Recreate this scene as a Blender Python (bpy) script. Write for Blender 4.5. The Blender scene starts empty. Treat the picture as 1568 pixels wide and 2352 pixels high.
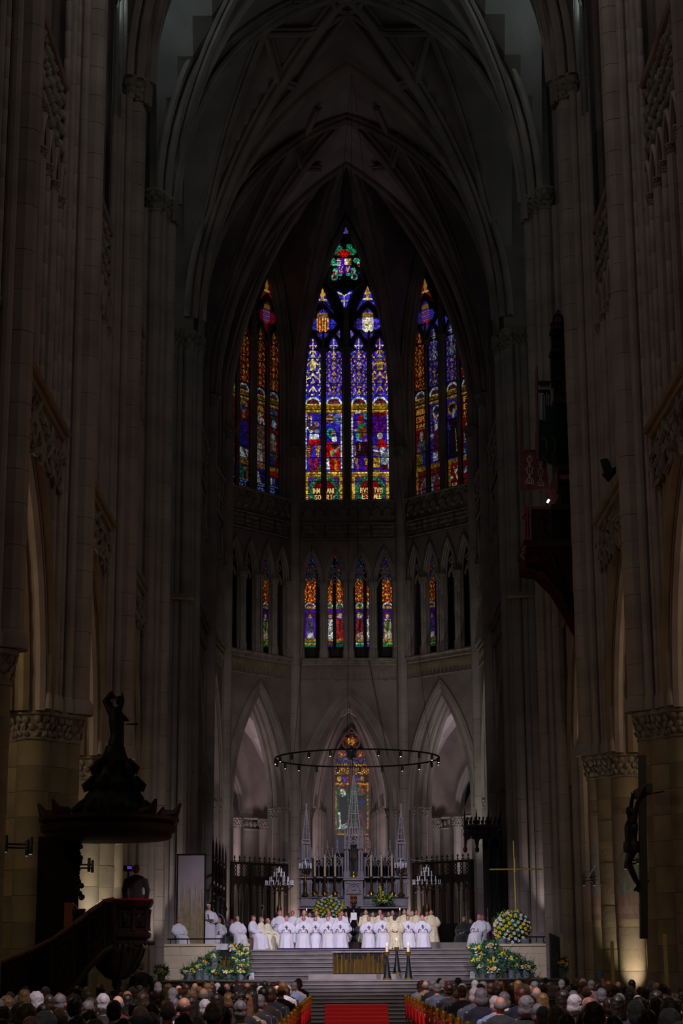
import bpy, bmesh, math, random
import numpy as np
from mathutils import Vector, Matrix
R = random.Random(7)
SC = bpy.context.scene
COL = SC.collection
PI = math.pi

# ------------------------------------------------------------------ camera
F = 4300.0
PITCH = math.atan(1045.0 / F)
CAM = Vector((-0.45, 0.0, 1.7))
ROT = Matrix.Rotation(-0.001, 3, 'Z') @ Matrix.Rotation(PI / 2 + PITCH, 3, 'X') @ Matrix.Rotation(-0.0057, 3, 'Z')
cd = bpy.data.cameras.new('camera')
cd.sensor_fit = 'VERTICAL'
cd.sensor_height = 36.0
cd.lens = 36.0 * F / 2352.0
cd.clip_end = 400
cam = bpy.data.objects.new('camera', cd)
COL.objects.link(cam)
cam.matrix_world = Matrix.Translation(CAM) @ ROT.to_4x4()
SC.camera = cam


def at(px, py, Y):
    """world point on the plane y=Y that the photograph shows at pixel (px, py)"""
    d = ROT @ Vector(((px - 784) / F, (1176 - py) / F, -1))
    return CAM + d * ((Y - CAM.y) / d.y)


def proj(p):
    q = ROT.transposed() @ (Vector(p) - CAM)
    return 784 + F * q.x / -q.z, 1176 - F * q.y / -q.z


def zat(py, Y):
    return at(790, py, Y).z


def xat(px, py, Y):
    return at(px, py, Y).x


# ------------------------------------------------------------------ world and light
w = bpy.data.worlds.new('world')
SC.world = w
w.use_nodes = True
w.node_tree.nodes['Background'].inputs[0].default_value = (0.85, 0.85, 1.0, 1)
w.node_tree.nodes['Background'].inputs[1].default_value = 0.0018
SC.view_settings.view_transform = 'Standard'
SC.view_settings.look = 'None'
SC.view_settings.exposure = 0.0
SC.view_settings.gamma = 1.0
SC.view_settings.use_curve_mapping = False
SC.cycles.max_bounces = 4
SC.cycles.diffuse_bounces = 2
SC.cycles.sample_clamp_indirect = 2.0
SC.cycles.use_denoising = True
SC.cycles.adaptive_threshold = 0.02


def lamp(kind, loc, power, color, target=None, size=0.3, spot=None, blend=0.6, size_y=None, name='lamp'):
    d = bpy.data.lights.new(name, kind)
    d.energy = power
    d.color = color
    if kind == 'AREA':
        d.size = size
        if size_y:
            d.shape = 'RECTANGLE'
            d.size_y = size_y
    else:
        d.shadow_soft_size = size
    if kind == 'SPOT':
        d.spot_size = math.radians(spot)
        d.spot_blend = blend
    o = bpy.data.objects.new(name, d)
    COL.objects.link(o)
    o.location = loc
    if target is not None:
        o.rotation_euler = (Vector(target) - Vector(loc)).to_track_quat('-Z', 'Y').to_euler()
    return o


COOL = (0.90, 0.86, 1.0)
NEUT = (1.0, 0.93, 0.86)
WARM = (1.0, 0.76, 0.48)
TEAL = (0.62, 0.86, 0.88)
# stage lamps on the nave piers aimed at the sanctuary
for sx in (-1, 1):
    lamp('SPOT', (sx * 5.6, 47, 15), 3900, COOL, (sx * -0.6, 78, 2.8), 0.5, 19, 0.6, name='stage_spot')
    lamp('SPOT', (sx * 5.6, 47.5, 15), 12500, COOL, (sx * -1.2, 70, 1.8), 0.5, 33, 0.7, name='stage_wash')
    lamp('SPOT', (sx * 5.8, 57.5, 9), 4300, NEUT, (sx * -1.5, 97, 14.5), 0.5, 25, 0.9, name='apse_wash')
    # daylight from the transept windows, outside the picture
    lamp('AREA', (sx * 17, 73.4, 33), 90, TEAL, (0, 71, 36), 7, name='transept_daylight', size_y=12)
    # dim daylight from the clerestory of the nave, above the picture
    lamp('AREA', (sx * 6.3, 41, 34), 260, (1.0, 0.97, 0.9), (-sx * 7, 52, 20), 26, name='clerestory_daylight', size_y=5)
    lamp('AREA', (sx * 8.0, 61.7, 37.5), 70, TEAL, (-sx * 7, 64.5, 34), 5, name='clerestory_daylight', size_y=4)
    # lamps in the aisles
    for y in (31.7, 41.7, 51.7, 61.7):
        lamp('POINT', (sx * 11.2, y, 9.3), 170, WARM, size=0.4, name='aisle_lamp')
lamp('SPOT', (0, 46, 17), 3600, (1.0, 0.92, 0.95), (0, 60.3, 0.5), 0.4, 15, 0.5, name='added_carpet_spot')  # added spot without a fixture, brightens the carpet and lower steps
for (y, z, ty, p, q) in ((18, 15, 27, 8500, 42), (32, 18, 44, 13500, 36)):
    lamp('SPOT', (0, y, z), p, (1.0, 0.86, 0.92), (0, ty, 0.8), 0.5, q, 0.5, name='added_crowd_wash')  # added spots in mid-nave without fixtures, brighten the congregation
lamp('SPOT', (-6.2, 57.6, 11), 520, (1.0, 0.84, 0.9), (5.9, 60, 16.6), 0.2, 26, 0.7, name='added_organ_spill')  # added spot imitating stage light that spills onto the organ
lamp('SPOT', (0.3, 79, 9.8), 1300, COOL, (0, 90.3, 5.3), 0.3, 72, 0.7, name='altar_spot')
# dim daylight from the west rose behind the photographer
lamp('AREA', (0, -12, 27), 450, (0.95, 0.97, 0.9), (0, 60, 27), 9, name='west_rose_daylight')
# floor uplights at the piers
for (x, y, z, tx, ty, tz, p, c) in (
        (7.95, 54.5, 0.3, 8.0, 55.6, 2.2, 420, (1.0, 0.85, 0.7)),
        (8.6, 44.6, 0.4, 8.5, 45.9, 2.2, 60, WARM),
        (5.6, 63.6, 1.0, 6.7, 66.2, 6, 300, NEUT),
        (-6.0, 63.8, 1.2, -6.9, 66.2, 6, 300, NEUT),
        (8.1, 77.6, 2.5, 8.15, 78.8, 6.5, 330, NEUT),
        (-8.1, 77.6, 2.5, -8.15, 78.8, 6.5, 330, NEUT),
        (3.45, 99.3, 2.7, 3.5, 100.9, 6.0, 420, (1.0, 0.86, 0.82)),
        (-3.1, 99.0, 2.7, -3.0, 100.9, 5.5, 420, (1.0, 0.86, 0.82)),
        (-6.3, 95.0, 2.7, -6.65, 96.9, 6, 300, (1.0, 0.88, 0.82)),
        (-6.55, 64.6, 1.4, -6.8, 66.3, 4.5, 260, NEUT),
        (4.6, 91.0, 3.0, 6.6, 96.8, 12, 1500, (0.9, 0.95, 0.85)),
        (-5.2, 90.0, 3.0, -6.6, 96.5, 12, 420, NEUT),
        (-7.0, 54.1, 2.0, -7.7, 56.0, 4.4, 420, NEUT)):
    lamp('SPOT', (x, y, z), p, c, (tx, ty, tz), 0.06, 50, 0.8, name='pier_uplight')
# lamps hidden in the ambulatory
PINK = (1.0, 0.82, 0.88)
for (x, y, z, p, c, tx, ty) in ((-6.6, 102, 4.5, 900, PINK, -6.8, 103), (6.6, 102, 4.5, 900, (0.92, 0.85, 1.0), 6.8, 103), (0, 104.5, 4.5, 900, PINK, 0, 108.5),
                        (-10.5, 95, 5, 500, PINK, -10, 95), (10.5, 95, 5, 500, PINK, 10, 95)):
    lamp('SPOT', (x, y, z), p, c, (tx, ty, 15), 0.5, 110, 0.9, name='ambulatory_lamp')
for x in (-8.4, 8.4):
    lamp('POINT', (x, 100.6, 4.2), 75, (1.0, 0.9, 0.78), size=0.3, name='ambulatory_lamp')

# ------------------------------------------------------------------ materials


def lin(c):
    if isinstance(c, str):
        c = tuple(int(c[i:i + 2], 16) / 255 for i in (0, 2, 4))
    return tuple((x / 12.92 if x <= 0.04045 else ((x + 0.055) / 1.055) ** 2.4) for x in c)


MATS = {}


def mat(name, col, rough=0.7, metal=0.0, var=0.25, scale=3.0, bump=0.0, bscale=20.0, emit=0.0, col2=None, spec=0.5, stretch=None, sheen=0.0):
    """procedural material: a base colour broken up by noise, with optional bump"""
    if name in MATS:
        return MATS[name]
    m = bpy.data.materials.new(name)
    m.use_nodes = True
    nt = m.node_tree
    b = nt.nodes['Principled BSDF']
    b.inputs['Roughness'].default_value = rough
    b.inputs['Metallic'].default_value = metal
    b.inputs['Specular IOR Level'].default_value = spec
    tc = nt.nodes.new('ShaderNodeTexCoord')
    mp = nt.nodes.new('ShaderNodeMapping')
    nt.links.new(tc.outputs['Object'], mp.inputs[0])
    if stretch:
        mp.inputs['Scale'].default_value = stretch
    n = nt.nodes.new('ShaderNodeTexNoise')
    n.inputs['Scale'].default_value = scale
    n.inputs['Detail'].default_value = 5
    nt.links.new(mp.outputs[0], n.inputs[0])
    r = nt.nodes.new('ShaderNodeValToRGB')
    r.color_ramp.elements[0].position = 0.3
    r.color_ramp.elements[1].position = 0.72
    c = lin(col)
    c2 = lin(col2) if col2 else tuple(min(1, x * (1 + var)) for x in c)
    c1 = c if col2 else tuple(x * (1 - var) for x in c)
    r.color_ramp.elements[0].color = (*c1, 1)
    r.color_ramp.elements[1].color = (*c2, 1)
    nt.links.new(n.outputs[0], r.inputs[0])
    nt.links.new(r.outputs[0], b.inputs['Base Color'])
    if emit:
        nt.links.new(r.outputs[0], b.inputs['Emission Color'])
        b.inputs['Emission Strength'].default_value = emit
    if sheen:
        b.inputs['Sheen Weight'].default_value = sheen
    if bump:
        n2 = nt.nodes.new('ShaderNodeTexNoise')
        n2.inputs['Scale'].default_value = bscale
        n2.inputs['Detail'].default_value = 4
        nt.links.new(mp.outputs[0], n2.inputs[0])
        bp = nt.nodes.new('ShaderNodeBump')
        bp.inputs['Strength'].default_value = bump
        bp.inputs['Distance'].default_value = 0.03
        nt.links.new(n2.outputs[0], bp.inputs['Height'])
        nt.links.new(bp.outputs[0], b.inputs['Normal'])
    MATS[name] = m
    return m


STONE = mat('jaumont_stone', '8d807a', 0.85, var=0.3, scale=0.7, bump=0.35, bscale=9)
STONE2 = mat('dark_stone', '7a6d67', 0.85, var=0.35, scale=0.6, bump=0.4, bscale=8)
STONEY = mat('ochre_stone', '807259', 0.85, var=0.3, scale=0.9, bump=0.35, bscale=9)
PLASTER = mat('vault_plaster', '857b78', 0.9, var=0.3, scale=0.5, bump=0.2, bscale=5)
WHITEP = mat('pale_plaster', 'b3a4a4', 0.9, var=0.18, scale=0.8)
CARVED = mat('carved_stone', '80776c', 0.85, var=0.4, scale=3, bump=1.0, bscale=14)
SLAB = mat('floor_slab', '6a625c', 0.6, var=0.25, scale=1.5, bump=0.1)
STEPM = mat('step_stone', '85797a', 0.65, var=0.22, scale=2.0, bump=0.15)
PARM = mat('parapet_limestone', 'c4b29a', 0.75, var=0.10, scale=2.0, bump=0.1)
IRON = mat('black_iron', '0d0d0e', 0.5, 0.6, var=0.2)
WOODR = mat('red_oak', '2a120e', 0.55, spec=0.2, var=0.4, scale=4, stretch=(1, 1, 0.15), bump=0.2)
WOODL = mat('light_oak', '8a5a38', 0.5, var=0.3, scale=4, stretch=(1, 1, 0.15))
GOLD = mat('gilt_brass', 'c79a3e', 0.28, 0.9, var=0.2)
GOLDP = mat('gold_paint', 'c8ab52', 0.4, 0.5, var=0.15)
BRONZE = mat('old_bronze', '6d5230', 0.4, 0.8, var=0.3)
WAXM = mat('cream_wax', 'e8dcc0', 0.5, var=0.06)
FLAME = mat('candle_flame', 'ffd9a0', 0.5, var=0.0, emit=6)
RED = mat('red_carpet', 'c80a12', 0.95, var=0.12, scale=12, sheen=0.3)
REDV = mat('red_velvet', '9a0c14', 0.95, var=0.2, scale=9, spec=0.1)
LAMPM = mat('lamp_glow', 'fff4e6', 0.4, var=0.0, emit=5)

# ------------------------------------------------------------------ mesh builder


class MB:
    def __init__(s):
        s.v = []
        s.f = []

    def add(s, vs, fs):
        o = len(s.v)
        s.v += [tuple(p) for p in vs]
        s.f += [tuple(i + o for i in f) for f in fs]
        return s

    def box(s, c, sz, rz=0.0, taper=1.0):
        x, y, z = (k / 2 for k in sz)
        vs = []
        ca, sa = math.cos(rz), math.sin(rz)
        for k, t in ((-1, 1.0), (1, taper)):
            for a, b in ((-1, -1), (1, -1), (1, 1), (-1, 1)):
                X, Y = a * x * t, b * y * t
                vs.append((c[0] + X * ca - Y * sa, c[1] + X * sa + Y * ca, c[2] + k * z))
        return s.add(vs, [(3, 2, 1, 0), (4, 5, 6, 7), (0, 1, 5, 4), (1, 2, 6, 5), (2, 3, 7, 6), (3, 0, 4, 7)])

    def span(s, a, b):
        return s.box([(p + q) / 2 for p, q in zip(a, b)], [abs(q - p) for p, q in zip(a, b)])

    def lathe(s, prof, c=(0, 0, 0), n=12, a0=0.0, a1=None, lobe=0.0, lobes=8, cap=True):
        full = a1 is None
        a1 = a0 + 2 * PI if full else a1
        m = n if full else n + 1
        vs = []
        for r, z in prof:
            for i in range(m):
                a = a0 + (a1 - a0) * i / n
                q = r * (1 + lobe * math.cos(lobes * a))
                vs.append((c[0] + q * math.cos(a), c[1] + q * math.sin(a), c[2] + z))
        fs = []
        for k in range(len(prof) - 1):
            for i in range(n):
                j = (i + 1) % m
                fs.append((k * m + i, k * m + j, (k + 1) * m + j, (k + 1) * m + i))
        if cap and full:
            if prof[0][0] > 1e-4:
                fs.append(tuple(reversed(range(m))))
            if prof[-1][0] > 1e-4:
                fs.append(tuple((len(prof) - 1) * m + i for i in range(m)))
        return s.add(vs, fs)

    def tube(s, p, q, r0, r1=None, n=8):
        return s.path([p, q], [r0, r0 if r1 is None else r1], n)

    def path(s, pts, rad, n=6, closed=False):
        pts = [Vector(p) for p in pts]
        N = len(pts)
        if not isinstance(rad, (list, tuple)):
            rad = [rad] * N
        vs = []
        u = None
        for i, p in enumerate(pts):
            a = pts[(i - 1) % N] if (closed or i > 0) else p
            b = pts[(i + 1) % N] if (closed or i < N - 1) else p
            d = (b - a)
            d = d.normalized() if d.length > 1e-9 else Vector((0, 0, 1))
            if u is None:
                h = Vector((0, 0, 1)) if abs(d.z) < 0.9 else Vector((1, 0, 0))
                u = d.cross(h).normalized()
            else:
                u = (u - d * u.dot(d))
                u = u.normalized() if u.length > 1e-6 else d.orthogonal().normalized()
            v = d.cross(u)
            for k in range(n):
                t = 2 * PI * k / n
                vs.append(p + (u * math.cos(t) + v * math.sin(t)) * rad[i])
        fs = []
        for i in range(N if closed else N - 1):
            j = (i + 1) % N
            for k in range(n):
                l = (k + 1) % n
                fs.append((i * n + k, i * n + l, j * n + l, j * n + k))
        if not closed:
            fs.append(tuple(reversed(range(n))))
            fs.append(tuple((N - 1) * n + k for k in range(n)))
        return s.add(vs, fs)

    def ell(s, c, r, nu=10, nv=7, M=None):
        vs = []
        fs = []
        for j in range(nv + 1):
            t = PI * j / nv
            for i in range(nu):
                a = 2 * PI * i / nu
                p = Vector((r[0] * math.sin(t) * math.cos(a), r[1] * math.sin(t) * math.sin(a), -r[2] * math.cos(t)))
                if M is not None:
                    p = M @ p
                vs.append((c[0] + p.x, c[1] + p.y, c[2] + p.z))
        for j in range(nv):
            for i in range(nu):
                k = (i + 1) % nu
                fs.append((j * nu + i, j * nu + k, (j + 1) * nu + k, (j + 1) * nu + i))
        return s.add(vs, fs)

    def prism(s, pts, d):
        """closed outline of 3-D points, extruded by the vector d"""
        n = len(pts)
        pts = [Vector(p) for p in pts]
        vs = pts + [p + Vector(d) for p in pts]
        fs = [tuple(range(n)), tuple(reversed(range(n, 2 * n)))]
        fs += [(i, (i + 1) % n, n + (i + 1) % n, n + i) for i in range(n)]
        return s.add(vs, fs)

    def build(s, name, m, parent=None, smooth=True, ang=0.75):
        me = bpy.data.meshes.new(name)
        me.from_pydata(s.v, [], s.f)
        me.validate()
        if m is not None:
            me.materials.append(m)
        if smooth:
            me.shade_smooth()
            me.set_sharp_from_angle(angle=ang)
        return link(name, me, parent)


def link(name, me, parent=None):
    o = bpy.data.objects.new(name, me)
    COL.objects.link(o)
    if parent is not None:
        o.parent = parent
        o.matrix_parent_inverse = Matrix.Identity(4)
    return o


def tag(o, label=None, cat=None, group=None, kind=None):
    if label:
        o['label'] = label
    if cat:
        o['category'] = cat
    if group:
        o['group'] = group
    if kind:
        o['kind'] = kind
    return o


def thing(name, label, cat, loc=(0, 0, 0), rz=0.0, group=None, kind=None):
    o = bpy.data.objects.new(name, None)
    COL.objects.link(o)
    o.empty_display_size = 0.2
    o.location = loc
    o.rotation_euler = (0, 0, rz)
    return tag(o, label, cat, group, kind)


def dup(root, loc=None, rz=None, label=None, group=None):
    r = root.copy()
    COL.objects.link(r)
    if loc is not None:
        r.location = loc
    if rz is not None:
        r.rotation_euler = (0, 0, rz)
    if label:
        r['label'] = label
    if group:
        r['group'] = group
    for ch in list(root.children):
        c = ch.copy()
        COL.objects.link(c)
        c.parent = r
        for g in list(ch.children):
            d = g.copy()
            COL.objects.link(d)
            d.parent = c
    return r


SIDE = {-1: 'left', 1: 'right'}
ORD = ['first', 'second', 'third', 'fourth', 'fifth', 'sixth', 'seventh', 'eighth', 'ninth', 'tenth', 'eleventh', 'twelfth',
       'thirteenth', 'fourteenth', 'fifteenth', 'sixteenth', 'seventeenth', 'eighteenth', 'nineteenth', 'twentieth',
       'twenty-first', 'twenty-second', 'twenty-third', 'twenty-fourth', 'twenty-fifth', 'twenty-sixth', 'twenty-seventh', 'twenty-eighth', 'twenty-ninth', 'thirtieth']

# ================================================================== the church


def lz(x, a, h):
    """height of a lancet arch of half span a and rise h, at distance x from its axis"""
    rr = (h * h + a * a) / (2 * a)
    return math.sqrt(max(0.0, rr * rr - (abs(x) + rr - a) ** 2))


def arch_pts(a, h, n=12):
    """points (x, z) along a pointed arch, denser towards the springing"""
    half = [a * math.sin(PI / 2 * (1 - k / n)) for k in range(n + 1)]
    pts = [(-x, lz(x, a, h)) for x in half]
    return pts + [(-x, z) for x, z in reversed(pts[:-1])]


class Frame:
    """a wall in plan: u runs along it, w goes back from its face"""

    def __init__(s, p0, p1):
        s.o = Vector((p0[0], p0[1]))
        d = Vector((p1[0], p1[1])) - s.o
        s.L = d.length
        s.u = d.normalized()
        s.n = Vector((-s.u.y, s.u.x))

    def P(s, u, w, z):
        q = s.o + s.u * u + s.n * w
        return Vector((q.x, q.y, z))


def wall(mb, fr, u0, u1, z0, z1, ops=(), w0=0.0, w1=0.8, back=True):
    """a wall with pointed openings: ops = (centre, half width, sill, springing, rise)"""
    us = {u0, u1}
    for c, a, zb, zs, h in ops:
        for x, _z in arch_pts(a, h, 8):
            us.add(min(max(c + x, u0), u1))
    us = sorted(us)
    us = [u for k, u in enumerate(us) if k == 0 or u - us[k - 1] > 1e-5]

    def q(pts):
        mb.add([fr.P(*p) for p in pts], [(0, 1, 2, 3)])

    for ua, ub in zip(us, us[1:]):
        m = (ua + ub) / 2
        op = next((o for o in ops if abs(m - o[0]) < o[1]), None)
        lay = ((w0, 0), (w1, 1)) if back else ((w0, 0),)
        if op is None:
            for wv, rev in lay:
                pp = [(ua, wv, z0), (ub, wv, z0), (ub, wv, z1), (ua, wv, z1)]
                q(pp[::-1] if rev else pp)
        else:
            c, a, zb, zs, h = op
            ta, tb = zs + lz(ua - c, a, h), zs + lz(ub - c, a, h)
            for wv, rev in lay:
                if zb > z0 + 1e-4:
                    pp = [(ua, wv, z0), (ub, wv, z0), (ub, wv, zb), (ua, wv, zb)]
                    q(pp[::-1] if rev else pp)
                pp = [(ua, wv, ta), (ub, wv, tb), (ub, wv, z1), (ua, wv, z1)]
                q(pp[::-1] if rev else pp)
            q([(ua, w0, ta), (ua, w1, ta), (ub, w1, tb), (ub, w0, tb)])
            if zb > z0 + 1e-4:
                q([(ua, w0, zb), (ub, w0, zb), (ub, w1, zb), (ua, w1, zb)])
    for c, a, zb, zs, h in ops:
        for sg in (-1, 1):
            q([(c + sg * a, w0, zb), (c + sg * a, w1, zb), (c + sg * a, w1, zs), (c + sg * a, w0, zs)])


def archivolt(mb, fr, c, a, zs, h, w, r, n=10, k=6):
    mb.path([fr.P(c + x, w, zs + z) for x, z in arch_pts(a, h, n)], r, k)


SHAFTS = {}


def shaft_mesh(r, H, dh=0.85, n=10):
    """a stone shaft of drums with sunk joints"""
    key = (round(r, 3), round(H, 2), dh)
    if key not in SHAFTS:
        pr = []
        z = 0.0
        while z < H - 1e-3:
            e = min(H, z + dh * R.uniform(0.8, 1.2))
            if H - e < 0.3:
                e = H
            k = r * R.uniform(0.985, 1.015)
            pr += [(k * 0.95, z), (k, z + 0.008), (k, e - 0.008), (k * 0.95, e)]
            z = e
        mb = MB().lathe(pr, n=n)
        me = bpy.data.meshes.new('shaft')
        me.from_pydata(mb.v, [], mb.f)
        me.shade_smooth()
        me.set_sharp_from_angle(angle=0.6)
        SHAFTS[key] = me
    return SHAFTS[key]


def put_shaft(x, y, z0, z1, r, m, parent, dh=0.85):
    me = shaft_mesh(r, z1 - z0, dh)
    if not me.materials:
        me.materials.append(m)
    o = link('shaft', me, parent)
    o.location = (x, y, z0)
    return o


CAPS = {}


def capital(x, y, z, r, h, parent, m=None, name='capital', fl=1.0):
    """bell capital with two rows of leaves, under a moulded abacus"""
    if r > 0.6:
        fl = 0.35
    key = (round(r, 3), round(h, 2))
    if key not in CAPS:
        rr = random.Random(int(r * 1000))
        mb = MB()
        g = lambda v: 1 + (v - 1) * fl
        mb.lathe([(r * g(1.08), 0), (r * g(1.12), 0.05 * h), (r * g(1.02), 0.1 * h), (r * g(1.06), 0.4 * h), (r * g(1.3), 0.78 * h),
                  (r * g(1.36), 0.8 * h), (r * g(1.52), 0.84 * h), (r * g(1.52), 0.95 * h), (r * g(1.4), h)], n=18 if r > 0.6 else 14)
        k = max(7, int(2 * PI * r / (0.2 * h + 0.03)))
        for row, (zz, q) in enumerate(((0.22, g(1.08)), (0.44, g(1.15)), (0.66, g(1.28))) if r > 0.2 else ((0.28, 1.1), (0.6, 1.26))):
            for i in range(k):
                a = 2 * PI * (i + 0.5 * row) / k + rr.uniform(-0.08, 0.08)
                lw = 2 * PI * r * q / k * 0.46
                M = Matrix.Rotation(a, 3, 'Z') @ Matrix.Rotation(rr.uniform(0.2, 0.7), 3, 'Y') @ Matrix.Rotation(rr.uniform(-0.7, 0.7), 3, 'X')
                mb.ell((r * q * math.cos(a), r * q * math.sin(a), (zz + rr.uniform(-0.03, 0.03)) * h), (0.05 * h + 0.06 * min(r, 0.35), lw * 0.85, 0.15 * h), 5, 4, M)
        me = bpy.data.meshes.new('capital')
        me.from_pydata(mb.v, [], mb.f)
        me.materials.append(m or CARVED)
        me.shade_smooth()
        me.set_sharp_from_angle(angle=0.9)
        CAPS[key] = me
    o = link(name, CAPS[key], parent)
    o.location = (x, y, z)
    return o


def base(x, y, z, r, parent, m=STONE):
    mb = MB().lathe([(r * 1.7, 0), (r * 1.7, 0.35), (r * 1.45, 0.42), (r * 1.5, 0.5), (r * 1.2, 0.6), (r * 1.25, 0.68), (r, 0.74)], n=14)
    o = mb.build('base', m, parent)
    o.location = (x, y, z)
    return o


# ------------------------------------------------------------------ floor
mb = MB()
floor = tag(MB().span((-14, -14, -0.3), (14, 58.5, -0.02)).build('floor', SLAB, smooth=False), 'dark stone slab floor of the nave under the seated crowd', kind='structure')
for i in range(-8, 9):                      # slabs of the open aisle, as far as they can be told apart
    for j in range(4):
        if abs(i) <= 2:
            MB().box((i * 0.6 + 0.0, 54.2 + j * 1.1, -0.012), (0.585, 1.08, 0.024)).build('slab', SLAB, floor, smooth=False)
tag(MB().span((-14, 58.5, -0.3), (14, 63.0, 0.0)).build('floor', SLAB, smooth=False), 'stone floor beneath the lower flight of steps', kind='structure')
tag(MB().span((-13.5, 72.0, 1.0), (13.5, 118, 2.335)).build('floor', SLAB, smooth=False), 'raised stone floor of the sanctuary behind the upper steps', kind='structure')

# ------------------------------------------------------------------ nave
ZC = 29.3                                    # springing of the high vault
RISE = 13.3
HALF = 6.7
NAVE_Y = (26.7, 36.7, 46.7, 56.7, 66.7)
DRUM = {}


def drum_mesh(r, h, n, seed):
    key = (r, h, n, seed)
    if key not in DRUM:
        rr = random.Random(seed)
        k = r * rr.uniform(0.992, 1.008)
        mb = MB().lathe([(k * 0.98, 0.0), (k, 0.005), (k, h - 0.006), (k * 0.98, h - 0.001)], n=n)
        me = bpy.data.meshes.new('stone')
        me.from_pydata(mb.v, [], mb.f)
        me.materials.append(STONEY if seed % 2 else mat('ochre_stone_b', '766a56', 0.85, var=0.3, scale=0.9, bump=0.35, bscale=9))
        me.shade_smooth()
        me.set_sharp_from_angle(angle=0.6)
        DRUM[key] = me
    return DRUM[key]


def nave_pier(s, y, nth):
    t = thing('pillar', '%s nave pillar, round and banded with foliage capital, %s from the sanctuary' % (SIDE[s], nth), None, (0, 0, 0), kind='structure')
    X = s * 8.0
    hh = 0.62
    k = 0
    z = 0.3
    while z < 7.05:
        o = link('stone', drum_mesh(0.86, hh, 20, k % 4), t)
        o.location = (X, y, z)
        o.rotation_euler = (0, 0, 0.3 * k)
        for (dx, dy, cr) in ((-s * 0.78, 0, 0.27), (-s * 0.02, -0.74, 0.41)):
            c = link('stone', drum_mesh(cr, hh, 16, (k + 1) % 4), t)
            c.location = (X + dx, y + dy, z)
        k += 1
        z += hh
    z1 = z
    MB().lathe([(1.2, 0), (1.2, 0.2), (1.05, 0.3)], (X, y, 0), n=8, a0=PI / 8).build('base', STONE, t)
    capital(X, y, z1, 0.86, 0.72, t)
    capital(X - s * 0.78, y, z1, 0.27, 0.72, t)
    capital(X - s * 0.02, y - 0.74, z1, 0.41, 0.72, t)
    zt = z1 + 0.72
    # wall shafts standing on the capital
    MB().span((s * 7.95, y - 0.6, zt), (s * 8.5, y + 0.55, ZC + 8)).build('core', STONE2, t, smooth=False)
    for (dx, dy, r) in ((7.05, 0, 0.31), (7.24, -0.46, 0.13), (7.24, 0.46, 0.13), (7.42, -0.74, 0.1), (7.42, 0.74, 0.1), (7.5, -1.02, 0.12), (7.5, 1.02, 0.12), (7.6, -1.3, 0.09), (7.6, 1.3, 0.09)):
        MB().lathe([(r * 1.35, 0), (r * 1.35, 0.25), (r * 1.1, 0.34), (r, 0.4)], (s * dx, y + dy, zt), n=10).build('base', STONE, t)
        put_shaft(s * dx, y + dy, zt + 0.4, ZC if dx < 7.45 else ZC - 1, r, STONE, t)
    for (dx, dy, r) in ((7.05, 0, 0.33), (7.22, -0.42, 0.16), (7.22, 0.42, 0.16)):
        capital(s * dx, y + dy, ZC, r, 0.8, t)
    return t


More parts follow.
